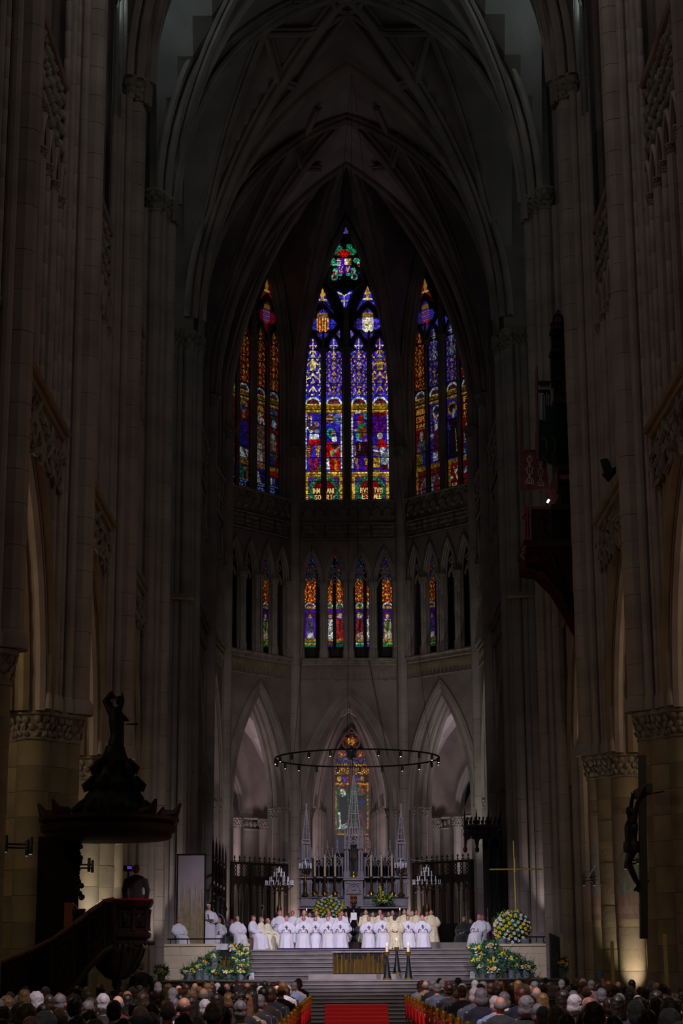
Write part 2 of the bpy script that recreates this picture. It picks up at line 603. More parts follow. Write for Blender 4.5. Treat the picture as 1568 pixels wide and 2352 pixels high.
def nave_bay(s, y0, y1, nth):
    """arcade, triforium and clerestory between two pillars"""
    fr = Frame((s * 7.6, y0), (s * 7.6, y1)) if s < 0 else Frame((s * 7.6, y1), (s * 7.6, y0))
    L = fr.L
    c = L / 2
    mb = MB()
    wall(mb, fr, 0, L, 7.8, 14.9, [(c, L / 2 - 1.35, 7.8, 7.8, 5.7)], 0.0, 1.1)
    wl = mb.build('wall_' + SIDE[s], STONE2, smooth=True, ang=0.5)
    tag(wl, '%s nave wall above the aisle arch, %s bay from the sanctuary' % (SIDE[s], nth), kind='structure')
    for k, (da, w, r) in enumerate(((0.0, 0.15, 0.14), (0.28, -0.02, 0.16), (0.0, 0.55, 0.16), (0.0, 0.95, 0.14))):
        m2 = MB()
        archivolt(m2, fr, c, L / 2 - 1.35 + da, 7.8, 5.7 + da * 1.4, w, r)
        m2.build('archivolt', STONEY if k else STONE, wl)
    # string course and hanging leaf frieze
    m2 = MB()
    for (w, z, r) in ((-0.25, 14.9, 0.1), (-0.16, 14.72, 0.08), (-0.08, 14.55, 0.06)):
        m2.tube(fr.P(0.9, w, z), fr.P(L - 0.9, w, z), r, n=6)
    m2.build('string_course', STONEY, wl)
    m2 = MB()
    rr = random.Random(int(y0 * 7) + s)
    n = int((L - 1.8) / 0.2)
    for i in range(n):
        u = 0.9 + (i + 0.5) * (L - 1.8) / n
        for zz in (14.25, 13.85, 13.45):
            M = Matrix.Rotation(rr.uniform(-0.9, 0.9), 3, 'X') @ Matrix.Rotation(rr.uniform(-0.6, 0.6), 3, 'Y')
            if zz > 13.6 or i % 3:
                m2.ell(fr.P(u + rr.uniform(-0.1, 0.1), -0.06 - rr.uniform(0, 0.12), zz + rr.uniform(-0.12, 0.12)), (0.09, 0.07, 0.27), 5, 4, M)
    m2.build('leaf_frieze', CARVED, wl)
    # triforium: recessed wall behind slender colonnettes
    m2 = MB()
    wall(m2, fr, 0, L, 14.9, 24.2, [], 0.7, 0.8, back=False)
    m2.build('triforium_wall', STONE2, wl, smooth=False)
    N = 8
    for i in range(N + 1):
        u = 1.0 + (L - 2.0) * i / N
        p = fr.P(u, 0.0, 0)
        put_shaft(p.x, p.y, 15.0, 20.6, 0.11 if i % 2 else 0.15, STONE, wl)
        capital(p.x, p.y, 20.6, 0.12, 0.3, wl)
    m2 = MB()
    for i in range(N):
        u = 1.0 + (L - 2.0) * (i + 0.5) / N
        archivolt(m2, fr, u, (L - 2.0) / N / 2, 20.9, 1.1, 0.0, 0.08, 6, 5)
    m2.build('triforium_arches', STONE, wl)
    # lace-like frieze under the clerestory
    m2 = MB()
    wall(m2, fr, 0.8, L - 0.8, 22.1, 24.2, [], 0.12, 0.3)
    for i in range(26):
        u = 1.0 + (L - 2.0) * (i + 0.5) / 26
        for zz in (22.4, 22.9, 23.4, 23.9):
            M = Matrix.Rotation(rr.uniform(-0.7, 0.7), 3, 'Y')
            m2.ell(fr.P(u, 0.08, zz + rr.uniform(-.08, .08)), (0.13, 0.09, 0.17), 5, 3, M)
    m2.build('lace_frieze', CARVED, wl)
    m2 = MB()
    m2.tube(fr.P(0.8, 0, 24.25), fr.P(L - 0.8, 0, 24.25), 0.1, n=6)
    m2.build('string_course', STONE, wl)
    # clerestory window
    win = thing('window_%d' % NWIN[0], 'tall dim nave window high on the %s wall, %s bay from the sanctuary' % (SIDE[s], nth), None, kind='structure')
    NWIN[0] += 1
    m2 = MB()
    wall(m2, fr, 0, L, 24.2, 43.3, [(c, L / 2 - 1.1, 24.6, 32.5, 8.5)], 0.5, 1.2)
    m2.build('surround', STONE2, win, ang=0.5)
    for k in range(1, 6):
        u = 1.1 + (L - 2.2) * k / 6
        p = fr.P(u, 0.85, 0)
        put_shaft(p.x, p.y, 24.6, 24.6 + 7.9 + lz(u - c, L / 2 - 1.1, 8.5) * 0.96, 0.12, STONE, win).name = 'mullion'
    m2 = MB()
    for k in range(6):
        u = 1.1 + (L - 2.2) * (k + 0.5) / 6
        archivolt(m2, fr, u, (L - 2.2) / 12, 31.0, 1.4, 0.85, 0.07, 6, 5)
    m2.build('tracery', STONE, win)
    for k in range(6):
        ua = 1.1 + (L - 2.2) * k / 6
        ub = 1.1 + (L - 2.2) * (k + 1) / 6
        top = lambda u: 32.5 + lz(min(abs(u - c), L / 2 - 1.1), L / 2 - 1.1, 8.5)
        m2 = MB()
        um = (ua + ub) / 2
        m2.add([fr.P(ua, 1.0, 24.6), fr.P(ub, 1.0, 24.6), fr.P(ub, 1.0, top(ub)), fr.P(um, 1.0, top(um)), fr.P(ua, 1.0, top(ua))], [(0, 1, 2, 3, 4)])
        m2.build('pane', GLASSDIM, win, smooth=False)


GLASSDIM = mat('dim_leaded_glass', '1a2430', 0.3, var=0.5, scale=2.5, emit=0.12, col2='33404a')
NWIN = [10]


def f01(t):
    """normalised high-vault curve"""
    t = min(1.0, abs(t))
    return lz(t * HALF, HALF, RISE) / RISE


def groin(mb, y0, y1, n=10, zs=ZC, rise=RISE, half=HALF + 0.7):
    yc, b = (y0 + y1) / 2, (y1 - y0) / 2
    N = 2 * n
    vs = []
    for i in range(N + 1):
        for j in range(N + 1):
            a = math.sin(PI / 2 * (i / n - 1)) if True else 0
            c = math.sin(PI / 2 * (j / n - 1))
            vs.append((a * half, yc + c * b, zs + rise * max(f01(a), f01(c)) + 0.05))
    fs = []
    for i in range(N):
        for j in range(N):
            k = i * (N + 1) + j
            fs.append((k, k + 1, k + N + 2, k + N + 1))
    mb.add(vs, fs)


def gz(x, y, y0, y1):
    yc, b = (y0 + y1) / 2, (y1 - y0) / 2
    return ZC + RISE * max(f01(x / (HALF + 0.7)), f01((y - yc) / b))


def rib(parent, pts, r, m=STONE2, triple=True):
    """a moulded rib: a roll with two lesser rolls beside and above it"""
    mb = MB()
    mb.path(pts, r, 6)
    if triple:
        P = [Vector(p) for p in pts]
        for sg in (-1, 1):
            off = []
            for i, p in enumerate(P):
                d = (P[min(i + 1, len(P) - 1)] - P[max(i - 1, 0)]).normalized()
                sd = d.cross(Vector((0, 0, 1)))
                sd = sd.normalized() if sd.length > 1e-3 else Vector((0, 1, 0))
                up = sd.cross(d)
                off.append(p + sd * sg * r * 1.25 + up * r * 1.0)
            mb.path(off, r * 0.62, 5)
    return mb.build('rib', m, parent)


def line_on(y0, y1, p, q, n=14, dz=-0.22):
    out = []
    for k in range(n + 1):
        t = k / n
        x, y = p[0] + (q[0] - p[0]) * t, p[1] + (q[1] - p[1]) * t
        out.append((x, y, gz(x, y, y0, y1) + dz))
    return out


def cross_pts(y0, y1, x0, x1, n=14):
    """diagonal from (x0, y0) to (x1, y1), denser at the springing"""
    out = []
    for k in range(-n, n + 1):
        t = math.sin(PI / 2 * k / n)
        x = (x0 + x1) / 2 + (x1 - x0) / 2 * t
        y = (y0 + y1) / 2 + (y1 - y0) / 2 * t
        out.append((x, y, ZC + RISE * f01(t) - 0.1))
    return out


def transverse(parent, y, heavy=True):
    pts = arch_pts(HALF, RISE, 16)
    for (dy, da, r) in (((0, 0, 0.28), (-0.42, 0.25, 0.17), (0.42, 0.25, 0.17), (-0.68, 0.55, 0.15), (0.68, 0.55, 0.15)) if heavy else ((0, 0, 0.2), (-0.3, 0.22, 0.12), (0.3, 0.22, 0.12))):
        mb = MB()
        mb.path([(x, y + dy, ZC + 0.7 + z) for x, z in arch_pts(HALF + da - 0.02, RISE + da * 0.9 - 0.7, 16)], r, 7)
        mb.build('rib', STONE if heavy else STONE2, parent)


for k, y in enumerate(NAVE_Y[1:4]):
    for s in (-1, 1):
        nave_pier(s, y, ('third', 'second', 'first')[k])
for k in range(4):
    for s in (-1, 1):
        nave_bay(s, NAVE_Y[k], NAVE_Y[k + 1], ('fourth', 'third', 'second', 'first')[k])
for k in (1, 2, 3):
    mb = MB()
    groin(mb, NAVE_Y[k], NAVE_Y[k + 1])
    ce = tag(mb.build('ceiling', PLASTER, ang=0.5), 'ribbed nave vault, %s bay before the crossing' % ('third', 'second', 'first')[k - 1], kind='structure')
    transverse(ce, NAVE_Y[k])
    rib(ce, cross_pts(NAVE_Y[k], NAVE_Y[k + 1], -HALF, HALF), 0.16)
    rib(ce, cross_pts(NAVE_Y[k], NAVE_Y[k + 1], HALF, -HALF), 0.16)
# aisle outer walls and vault, seen through the arches
for s in (-1, 1):
    fr = Frame((s * 14, 20), (s * 14, 66)) if s < 0 else Frame((s * 14, 66), (s * 14, 20))
    mb = MB()
    wall(mb, fr, 0, fr.L, 0, 16, [], 0, 0.5)
    aw = tag(mb.build('wall_' + SIDE[s], STONEY, smooth=False), 'outer wall of the %s aisle glowing warm through the arches' % SIDE[s], kind='structure')
    MB().span((s * 8.6, 20, 15.2), (s * 14, 66.5, 15.6)).build('aisle_vault', STONEY, aw, smooth=False)

# ------------------------------------------------------------------ crossing


def cluster_pier(label, pts, z0, z1, caps, core, mlow=STONE, capr=1.0, caph=0.9):
    t = thing('pillar', label, None, kind='structure')
    mb = MB()
    for a, b in core:
        mb.span(a, b)
    mb.build('core', STONE2, t, smooth=False)
    for (x, y, r) in pts:
        base(x, y, z0, r, t)
        put_shaft(x, y, z0 + 0.74, z1, r, mlow, t)
    for (x, y, r) in caps:
        capital(x, y, z1, r * capr, caph, t)
    return t


W_SH = [(6.95, 0, 0.33), (7.1, -0.55, 0.17), (7.15, 0.5, 0.2), (7.35, -0.95, 0.25), (7.5, 0.9, 0.28), (7.7, -1.35, 0.17), (8.0, 1.2, 0.2), (7.95, -1.6, 0.2)]
E_SH = [(6.75, 0.2, 0.2), (6.95, -0.35, 0.16), (7.15, -0.7, 0.25), (7.5, -0.95, 0.14), (7.78, -1.05, 0.2), (8.15, -1.15, 0.27), (8.6, -1.1, 0.2), (6.72, 0.7, 0.14)]
for s in (-1, 1):
    cluster_pier('%s western crossing pillar, tall cluster of shafts rising to the first great arch' % SIDE[s], [(s * x, 66.7 + dy, r) for x, dy, r in W_SH], 0.0, ZC,
                 [(s * x, 66.7 + dy, r) for x, dy, r in W_SH[:5]], [((s * 7.75, 65.9, 0), (s * 8.6, 67.5, 43))])
    cluster_pier('%s eastern crossing pillar, dark cluster of shafts at the choir entrance' % SIDE[s], [(s * x, 80 + dy, r) for x, dy, r in E_SH], 2.3, 28.4,
                 [(s * x, 80 + dy, r) for x, dy, r in E_SH], [((s * 6.95, 79.5, 0), (s * 14.6, 80.9, 43))], capr=1.05)
    # transept: side walls that close the space beyond the crossing
    mb = MB()
    fr = Frame((s * 8.6, 67.6), (s * 22, 67.6)) if s > 0 else Frame((s * 22, 67.6), (s * 8.6, 67.6))
    wall(mb, fr, 0, fr.L, 0, 43, [], -0.3, 0.3)
    tag(mb.build('wall_' + SIDE[s], STONE2, smooth=False), 'west wall of the %s transept beyond the crossing pillar' % SIDE[s], kind='structure')
    # short string ledge on the eastern pillars
    mb = MB()
    z = zat(1368, 79)
    mb.span((s * 6.7, 78.6, z - 0.12), (s * 8.7, 79.2, z + 0.06))
    mb.build('ledge', STONEY, bpy.data.objects[[o.name for o in COL.objects if o.get('label', '').startswith(SIDE[s] + ' eastern')][0]], smooth=False)

mb = MB()
groin(mb, 66.7, 80.0, 22)
ce = tag(mb.build('ceiling', PLASTER, ang=0.5), 'star-ribbed vault over the crossing', kind='structure')
transverse(ce, 66.7)
transverse(ce, 80.0)
g = (66.7, 80.0)
for sx in (-1, 1):
    rib(ce, cross_pts(66.7, 80.0, -HALF * sx, HALF * sx, 16), 0.2)
    for (p, q) in (((sx * 6.7, 79.8), (sx * 2.4, 78.0)), ((sx * 6.7, 66.9), (sx * 2.4, 70.5)), ((sx * 2.4, 78.0), (0, 74.6)), ((sx * 2.4, 70.5), (0, 74.6)),
                   ((sx * 6.7, 79.8), (sx * 3.6, 74.6)), ((sx * 6.7, 66.9), (sx * 3.6, 74.6)), ((sx * 3.6, 74.6), (sx * 2.4, 78.0)), ((sx * 6.7, 74.6), (0, 74.6))):
        rib(ce, line_on(66.7, 80.0, p, q, 16), 0.14)
o = MB().lathe([(0.05, -0.5), (0.5, -0.35), (0.6, -0.1), (0.5, 0.1)], (0, 73.4, ZC + RISE), n=12).build('keystone', CARVED, ce)

# choir bay vault
mb = MB()
groin(mb, 80.0, 91.0, 20)
ce = tag(mb.build('ceiling', PLASTER, ang=0.5), 'star-ribbed vault over the choir bay before the apse', kind='structure')
transverse(ce, 91.0, heavy=False)
for sx in (-1, 1):
    rib(ce, cross_pts(80.0, 91.0, -HALF * sx, HALF * sx, 16), 0.18)
    for (p, q) in (((sx * 6.7, 90.8), (sx * 2.8, 86.5)), ((sx * 6.7, 80.3), (sx * 2.8, 85.5)), ((sx * 2.8, 86), (0, 85.6)), ((sx * 2.8, 86), (sx * 1.4, 82)), ((sx * 2.8, 86), (sx * 1.4, 89))):
        rib(ce, line_on(80.0, 91.0, p, q, 14), 0.13)

# ------------------------------------------------------------------ apse
AV = [(-7.0, 80.0), (-7.0, 91.0), (-6.5, 97.0), (-2.95, 101.0), (2.95, 101.0), (6.75, 97.0), (7.0, 91.0), (7.0, 80.0)]
APC = Vector((0, 91.0))
KEY = (0.0, 91.4, ZC + RISE + 1.1)
ce = None
mb = MB()
n, m_ = 14, 16


def wall_rise(t):
    """stilted pointed curve of the vault against a window wall"""
    return 3.6 * min(1.0, (1 - abs(t)) / 0.02) + 11.0 * lz(abs(t) * 2.95, 2.95, 11.0) / 11.0


for k in range(1, 6):
    a, b = Vector(AV[k]), Vector(AV[k + 1])
    vs = []
    for i in range(n + 1):
        sr = math.sin(PI / 2 * i / n)
        for j in range(m_ + 1):
            t = math.sin(PI / 2 * (2 * j / m_ - 1))
            e = (a + b) / 2 + (b - a) / 2 * t
            c = Vector(KEY[:2])
            p = c + (e - c) * sr * 1.06
            vs.append((p.x, p.y, ZC + max((RISE + 1.1) * f01(sr), wall_rise(t)) + 0.05))
    fs = [(i * (m_ + 1) + j, (i + 1) * (m_ + 1) + j, (i + 1) * (m_ + 1) + j + 1, i * (m_ + 1) + j + 1) for i in range(n) for j in range(m_)]
    mb.add(vs, fs)
ce = tag(mb.build('ceiling', PLASTER, ang=0.5), 'ribbed vault of the apse above the stained glass', kind='structure')
for v in AV[1:7]:
    c = Vector(KEY[:2])
    pts = []
    for i in range(17):
        t = math.sin(PI / 2 * i / 16)
        p = c + (Vector(v) - c) * t
        pts.append((p.x, p.y, ZC + 0.6 + (RISE + 0.5) * f01(t) - 0.1))
    rib(ce, pts, 0.19, STONE)
MB().lathe([(0.05, -0.45), (0.45, -0.3), (0.55, 0), (0.4, 0.2)], KEY, n=12).build('keystone', CARVED, ce)

# elevations measured on the central bay
Z_ARC, Z_APEX = 9.98, 15.7
Z_SILL = zat(1150, 101)
Z_TRI0, Z_TRI1 = zat(1512, 101), zat(1262, 101)
Z_TCAP = zat(1345, 101)


def apse_bay(k, kind, nth):
    fr = Frame(AV[k], AV[k + 1])
    # Frame.n must point outwards (back)
    L = fr.L
    c = L / 2
    a_in = (L - 1.66) / 2
    sd = 'back' if k == 3 else ('left' if k < 3 else 'right')
    mb = MB()
    wall(mb, fr, 0, L, 2.2, Z_TRI0 - 0.1, [(c, a_in, 2.2, Z_ARC, 5.72)], 0.1, 1.2)
    wl = tag(mb.build('wall_' + sd, STONE2, ang=0.5), nth + ' bay of the choir wall, its pointed arch opening to the ambulatory', kind='structure')
    for (da, w, r) in ((0.0, 1.0, 0.16), (0.0, 0.62, 0.15), (0.16, 0.32, 0.16), (0.36, 0.16, 0.13), (0.55, 0.06, 0.1), (0.7, 0.04, 0.07)):
        m2 = MB()
        archivolt(m2, fr, c, a_in + da, Z_ARC, 5.72 + da * 1.15, w, r, 12)
        m2.build('archivolt', STONE, wl)
    # arcade columns
    for u, sg in ((c - a_in - 0.3, -1), (c + a_in + 0.3, 1)):
        for (du, w, r) in ((0.06 * -sg, 0.62, 0.34), (0.05 * sg, 0.22, 0.16)):
            p = fr.P(u + du, w, 0)
            base(p.x, p.y, 2.3, r, wl)
            put_shaft(p.x, p.y, 3.04, Z_ARC - 0.55, r, STONE, wl)
            capital(p.x, p.y, Z_ARC - 0.55, r, 0.56, wl)
    # balustrade frieze of small arches, and the moulding above it
    z0, z1 = zat(1562, 101), zat(1528, 101)
    m2 = MB()
    m2.box(fr.P(c, 0.0, (zat(1515, 101) + z1) / 2), (0.1, 0.1, 0.1))
    for (w, z, r) in ((-0.14, Z_TRI0 - 0.08, 0.09), (-0.05, z1 + 0.06, 0.06), (0.02, z0, 0.05)):
        m2.tube(fr.P(0.35, w, z), fr.P(L - 0.35, w, z), r, n=6)
    m2.prism([fr.P(0.4, -0.06, z1 + 0.1), fr.P(L - 0.4, -0.06, z1 + 0.1), fr.P(L - 0.4, -0.06, Z_TRI0 - 0.16), fr.P(0.4, -0.06, Z_TRI0 - 0.16)], fr.n.to_3d() * 0.2)
    m2.build('string_course', CARVED, wl)
    N = max(8, int(L / 0.34))
    m2 = MB()
    for i in range(N):
        u = 0.45 + (L - 0.9) * (i + 0.5) / N
        q = (L - 0.9) / N / 2
        archivolt(m2, fr, u, q, z0 + 0.42, 0.3, 0.05, 0.035, 5, 4)
        archivolt(m2, fr, u + q, q, z0 + 0.38, 0.0 + 0.34, 0.06, 0.03, 4, 4) if i < N - 1 else None
        m2.tube(fr.P(u - q, 0.05, z0), fr.P(u - q, 0.05, z0 + 0.42), 0.035, n=4)
    m2.build('arch_frieze', STONEY if kind != 'glass' else STONE, wl)
    # triforium
    lw = (L - 0.72) / 4
    ops = []
    cen = []
    for i in range(4):
        u = 0.36 + lw * (i + 0.5) + (-0.06 if i < 2 else 0.06)
        cen.append(u)
        ops.append((u, lw * 0.33, Z_TRI0, Z_TCAP, (Z_TRI1 - Z_TCAP) * 0.92))
    m2 = MB()
    wall(m2, fr, 0, L, Z_TRI0 - 0.1, zat(1240, 101), ops, 0.16, 0.42)
    m2.build('triforium_wall', STONE2, wl, ang=0.5)
    for u in cen:
        m2 = MB()
        archivolt(m2, fr, u, lw * 0.44, Z_TCAP + 0.2, (Z_TRI1 - Z_TCAP) * 0.95, 0.1, 0.06, 10, 5)
        archivolt(m2, fr, u, lw * 0.36, Z_TCAP + 0.2, (Z_TRI1 - Z_TCAP) * 0.86, 0.16, 0.07, 10, 5)
        archivolt(m2, fr, u, lw * 0.3, Z_TCAP + 0.2, (Z_TRI1 - Z_TCAP) * 0.8, 0.3, 0.05, 10, 5)
        # tracery: quatrefoil over two little arches
        zq = Z_TCAP + 0.95
        for (dx, dz) in ((0.13, 0), (-0.13, 0), (0, 0.14), (0, -0.14)):
            m2.path([fr.P(u + dx + 0.15 * math.cos(t * PI / 5), 0.5, zq + dz + 0.15 * math.sin(t * PI / 5)) for t in range(10)], 0.04, 4, closed=True)
        archivolt(m2, fr, u, lw * 0.29, Z_TCAP + 0.05, 0.62, 0.5, 0.05, 7, 4)
        m2.path([fr.P(u + 0.12 * math.cos(t * PI / 5), 0.5, Z_TCAP + 0.34 + 0.12 * math.sin(t * PI / 5)) for t in range(10)], 0.04, 4, closed=True)
        m2.build('tracery', STONE, wl)
        for sg in (-1, 1):
            for (du, w, r) in ((0.4, 0.1, 0.065), (0.47, 0.02, 0.055), (0.37, 0.3, 0.06)):
                p = fr.P(u + sg * lw * du, w, 0)
                MB().lathe([(r * 1.8, 0), (r * 1.8, 0.42), (r * 1.3, 0.52), (r, 0.6)], (p.x, p.y, Z_TRI0 - 0.02), n=8).build('base', STONE, wl)
                put_shaft(p.x, p.y, Z_TRI0 + 0.58, Z_TCAP, r, STONE, wl, 1.3)
            p = fr.P(u + sg * lw * 0.42, 0.12, 0)
            capital(p.x, p.y, Z_TCAP - 0.12, 0.15, 0.36, wl)
    # two carved bands between triforium and window
    rr = random.Random(k)
    z0, z1 = zat(1234, 101), zat(1204, 101)
    m2 = MB()
    wall(m2, fr, 0.35, L - 0.35, zat(1240, 101), Z_SILL + 0.05, [], 0.1, 0.9)
    m2.build('band_wall', STONE2, wl, smooth=False)
    m2 = MB()
    for h in range(4):
        for i in range(7):
            for j in range(3):
                u = 0.42 + (L - 0.84) * (h + (i + 0.5) / 7 * 0.92 + 0.04) / 4
                M = Matrix.Rotation(math.atan2(fr.u.y, fr.u.x), 3, 'Z') @ Matrix.Rotation(rr.uniform(-1.2, 1.2), 3, 'Y')
                m2.ell(fr.P(u, 0.09, z0 + (z1 - z0) * (j + 0.5) / 3), (0.09, 0.05, 0.14), 5, 3, M)
        for uu in (h, h + 1):
            u = 0.38 + (L - 0.76) * uu / 4
            m2.tube(fr.P(u, 0.06, z0 - 0.1), fr.P(u, 0.06, z1 + 0.1), 0.05, n=4)
    for z in (z0 - 0.08, z1 + 0.06):
        m2.tube(fr.P(0.36, 0.05, z), fr.P(L - 0.36, 0.05, z), 0.045, n=5)
    m2.build('leaf_frieze', CARVED, wl)
    z0, z1 = zat(1186, 101), zat(1158, 101)
    m2 = MB()
    for i in range(4):
        u = 0.4 + (L - 0.8) * (i + 0.5) / 4
        q = (L - 0.8) / 8
        archivolt(m2, fr, u, q * 0.94, z0 + 0.1, 0.9, 0.08, 0.05, 8, 5)
        for sg in (-1, 1):
            archivolt(m2, fr, u + sg * q * 0.47, q * 0.45, z0 + 0.05, 0.42, 0.08, 0.04, 5, 4)
            m2.ell(fr.P(u + sg * q * 0.94, 0.06, z0 + 0.02), (0.1, 0.1, 0.14), 6, 4)
        m2.ell(fr.P(u, 0.06, z0 + 0.02), (0.1, 0.1, 0.16), 6, 4)
    m2.tube(fr.P(0.36, 0.0, Z_SILL), fr.P(L - 0.36, 0.0, Z_SILL), 0.07, n=5)
    m2.build('arch_frieze', CARVED, wl)
    return fr, wl


def vertex_pier(k, label):
    x, y = AV[k]
    d = (Vector((x, y)) - APC)
    d = d.normalized() if d.length > 0.1 else Vector((0, 1))
    t = thing('pillar', label, None, kind='structure')
    sd = Vector((-d.y, d.x))
    for (a, b, r) in ((-0.12, 0, 0.29), (0.1, 0.38, 0.1), (0.1, -0.38, 0.1), (0.2, 0.56, 0.075), (0.2, -0.56, 0.075)):
        p = Vector((x, y)) + d * a + sd * b
        base(p.x, p.y, 2.3, r, t)
        put_shaft(p.x, p.y, 3.04, ZC if r > 0.2 else ZC + 2, r, STONE, t)
        if r > 0.2:
            capital(p.x, p.y, ZC, r, 0.62, t)
    mb = MB()
    q = Vector((x, y)) + d * 0.75
    mb.box((q.x, q.y, 22.5), (1.1, 1.15, 40.6), math.atan2(d.y, d.x))
    mb.build('core', STONE2, t, smooth=False)


NTH = ['western left', 'left straight', 'left slanting', 'middle', 'right slanting', 'right straight', 'western right']
BAYS = []
for k in range(7):
    BAYS.append(apse_bay(k, 'glass' if k == 3 else '', NTH[k]))
for k, l in ((1, 'slender left choir pillar between straight bays'), (2, 'tall round shaft left of the slanting left bay'), (3, 'tall round shaft left of the middle bay'),
             (4, 'tall round shaft right of the middle bay'), (5, 'tall round shaft right of the slanting right bay'), (6, 'slender right choir pillar between straight bays')):
    vertex_pier(k, l)

# ------------------------------------------------------------------ ambulatory
OV = [(-12.7, 80.0), (-12.7, 91.0), (-10.5, 101.2), (-4.2, 106.8), (4.2, 106.8), (10.5, 101.2), (12.7, 91.0), (12.7, 80.0)]
for k in range(7):
    a0, a1, b0, b1 = (Vector(p) for p in (AV[k], AV[k + 1], OV[k], OV[k + 1]))
    sd = 'back' if k == 3 else ('left' if k < 3 else 'right')
    fr = Frame(OV[k], OV[k + 1])
    L = fr.L
    mb = MB()
    wall(mb, fr, 0, L, 2.2, 17, [(L / 2, 2.2, 2.3, 9.9, 6.6)] if k == 3 else [(L / 2, L * 0.2, 5.2, 10.2, 3.0)], 0, 0.5)
    aw = tag(mb.build('wall_' + sd, STONE, ang=0.5), 'ambulatory wall seen through the %s arch' % NTH[k], kind='structure')
    # vault web
    m2 = MB()
    n = 10
    vs = []
    for i in range(n + 1):
        sr = math.sin(PI / 2 * (2 * i / n - 1)) * 0.5 + 0.5
        for j in range(n + 1):
            t = math.sin(PI / 2 * (2 * j / n - 1))
            e0 = (a0 + a1) / 2 + (a1 - a0) / 2 * t
            e1 = (b0 + b1) / 2 + (b1 - b0) / 2 * t
            p = e0 + (e1 - e0) * sr
            vs.append((p.x, p.y, 9.9 + 6.2 * max(f01(t), f01(2 * sr - 1))))
    m2.add(vs, [(i * (n + 1) + j, i * (n + 1) + j + 1, (i + 1) * (n + 1) + j + 1, (i + 1) * (n + 1) + j) for i in range(n) for j in range(n)])
    m2.build('vault_web', WHITEP, aw, ang=0.5)
    for q in ((a0, b1), (a1, b0)):
        pts = []
        for i in range(-10, 11):
            t = math.sin(PI / 2 * i / 10)
            p = (q[0] + q[1]) / 2 + (q[1] - q[0]) / 2 * t
            pts.append((p.x, p.y, 9.9 + 6.1 * f01(t)))
        rib(aw, pts, 0.13, STONE)
    pts = []
    for i in range(-10, 11):
        t = math.sin(PI / 2 * i / 10)
        p = (a0 + b0) / 2 + (b0 - a0) / 2 * t
        pts.append((p.x, p.y, 9.8 + 5.6 * f01(t)))
    rib(aw, pts, 0.2, STONE)
    # responds with a continuous carved capital band
    for t in (0.04, 0.14, 0.86, 0.96) if k == 3 else (0.04, 0.12, 0.3, 0.48, 0.66, 0.88, 0.96):
        p = fr.P(L * t, -0.2, 0)
        put_shaft(p.x, p.y, 2.3, 9.2, 0.24, STONE, aw)
        capital(p.x, p.y, 9.2, 0.24, 0.6, aw)
    if k != 3:
        m2 = MB()
        m2.tube(fr.P(0, -0.06, 9.2), fr.P(L, -0.06, 9.2), 0.08, n=5)
        m2.tube(fr.P(0, -0.1, 9.8), fr.P(L, -0.1, 9.8), 0.1, n=5)
        rr = random.Random(k)
        for i in range(int(L / 0.28)):
            m2.ell(fr.P(0.2 + i * 0.28, -0.06, 9.5 + rr.uniform(-.08, .08)), (0.13, 0.13, 0.2), 5, 3)
        m2.build('leaf_frieze', CARVED, aw)
        m2 = MB()
        for w in (0, 0.12):
            archivolt(m2, fr, L / 2, L * 0.2 + 0.15 - w, 10.2, 3.1, -0.05 + w, 0.09)
        m2.build('archivolt', STONE, aw)
        m2 = MB()
        m2.add([fr.P(L * 0.3, 0.4, 5.2), fr.P(L * 0.7, 0.4, 5.2), fr.P(L * 0.7, 0.4, 10.2), fr.P(L / 2, 0.4, 13.2), fr.P(L * 0.3, 0.4, 10.2)], [(0, 1, 2, 3, 4)])
        m2.build('blind_panel', STONE2, aw, smooth=False)
# axial chapel behind the middle arch
for (p, q, lab) in (((-2.15, 107.2), (-1.45, 113.2), 'slanting left wall of the axial chapel'), ((1.45, 113.2), (2.15, 107.2), 'slanting right wall of the axial chapel')):
    fr = Frame(p, q)
    mb = MB()
    wall(mb, fr, 0, fr.L, 2.3, 16.5, [], 0, 0.4)
    aw = tag(mb.build('wall_back', PLASTER, smooth=False), lab, kind='structure')
    for u in (0.3, 1.5, 3.0, 4.5, 5.6):
        pp = fr.P(u, -0.08, 0)
        put_shaft(pp.x, pp.y, 2.3, 10.2, 0.12, STONE, aw)
        capital(pp.x, pp.y, 10.2, 0.12, 0.4, aw)
mb = MB()
vs = []
for y in (106.9, 108.5, 110.5, 113.3):
    hw = 2.25 - 0.8 * (y - 107) / 6.3
    for x, z in arch_pts(hw, 6.4, 8):
        vs.append((x, y, 10.4 + z))
m_ = 17
mb.add(vs, [(i * m_ + j, i * m_ + j + 1, (i + 1) * m_ + j + 1, (i + 1) * m_ + j) for i in range(3) for j in range(16)])
cv = tag(mb.build('ceiling', WHITEP), 'pale pointed vault of the axial chapel', kind='structure')
for y, hw, r in ((106.7, 2.16, 0.16), (107.3, 2.12, 0.12), (110.2, 1.84, 0.12)):
    m2 = MB()
    m2.path([(x, y, 10.0 + z) for x, z in arch_pts(hw, 6.5, 10)], r, 6)
    m2.build('rib', STONE, cv)

# ================================================================== stained glass
GM = bpy.data.materials.new('stained_glass')
GM.use_nodes = True
nt = GM.node_tree
b = nt.nodes['Principled BSDF']
at_ = nt.nodes.new('ShaderNodeAttribute')
at_.attribute_name = 'Col'
nt.links.new(at_.outputs['Color'], b.inputs['Emission Color'])
b.inputs['Emission Strength'].default_value = 1.0
b.inputs['Base Color'].default_value = (0.01, 0.01, 0.012, 1)
b.inputs['Roughness'].default_value = 0.35
LEAD = mat('lead_and_dark_stone', '1b1918', 0.8, var=0.2)

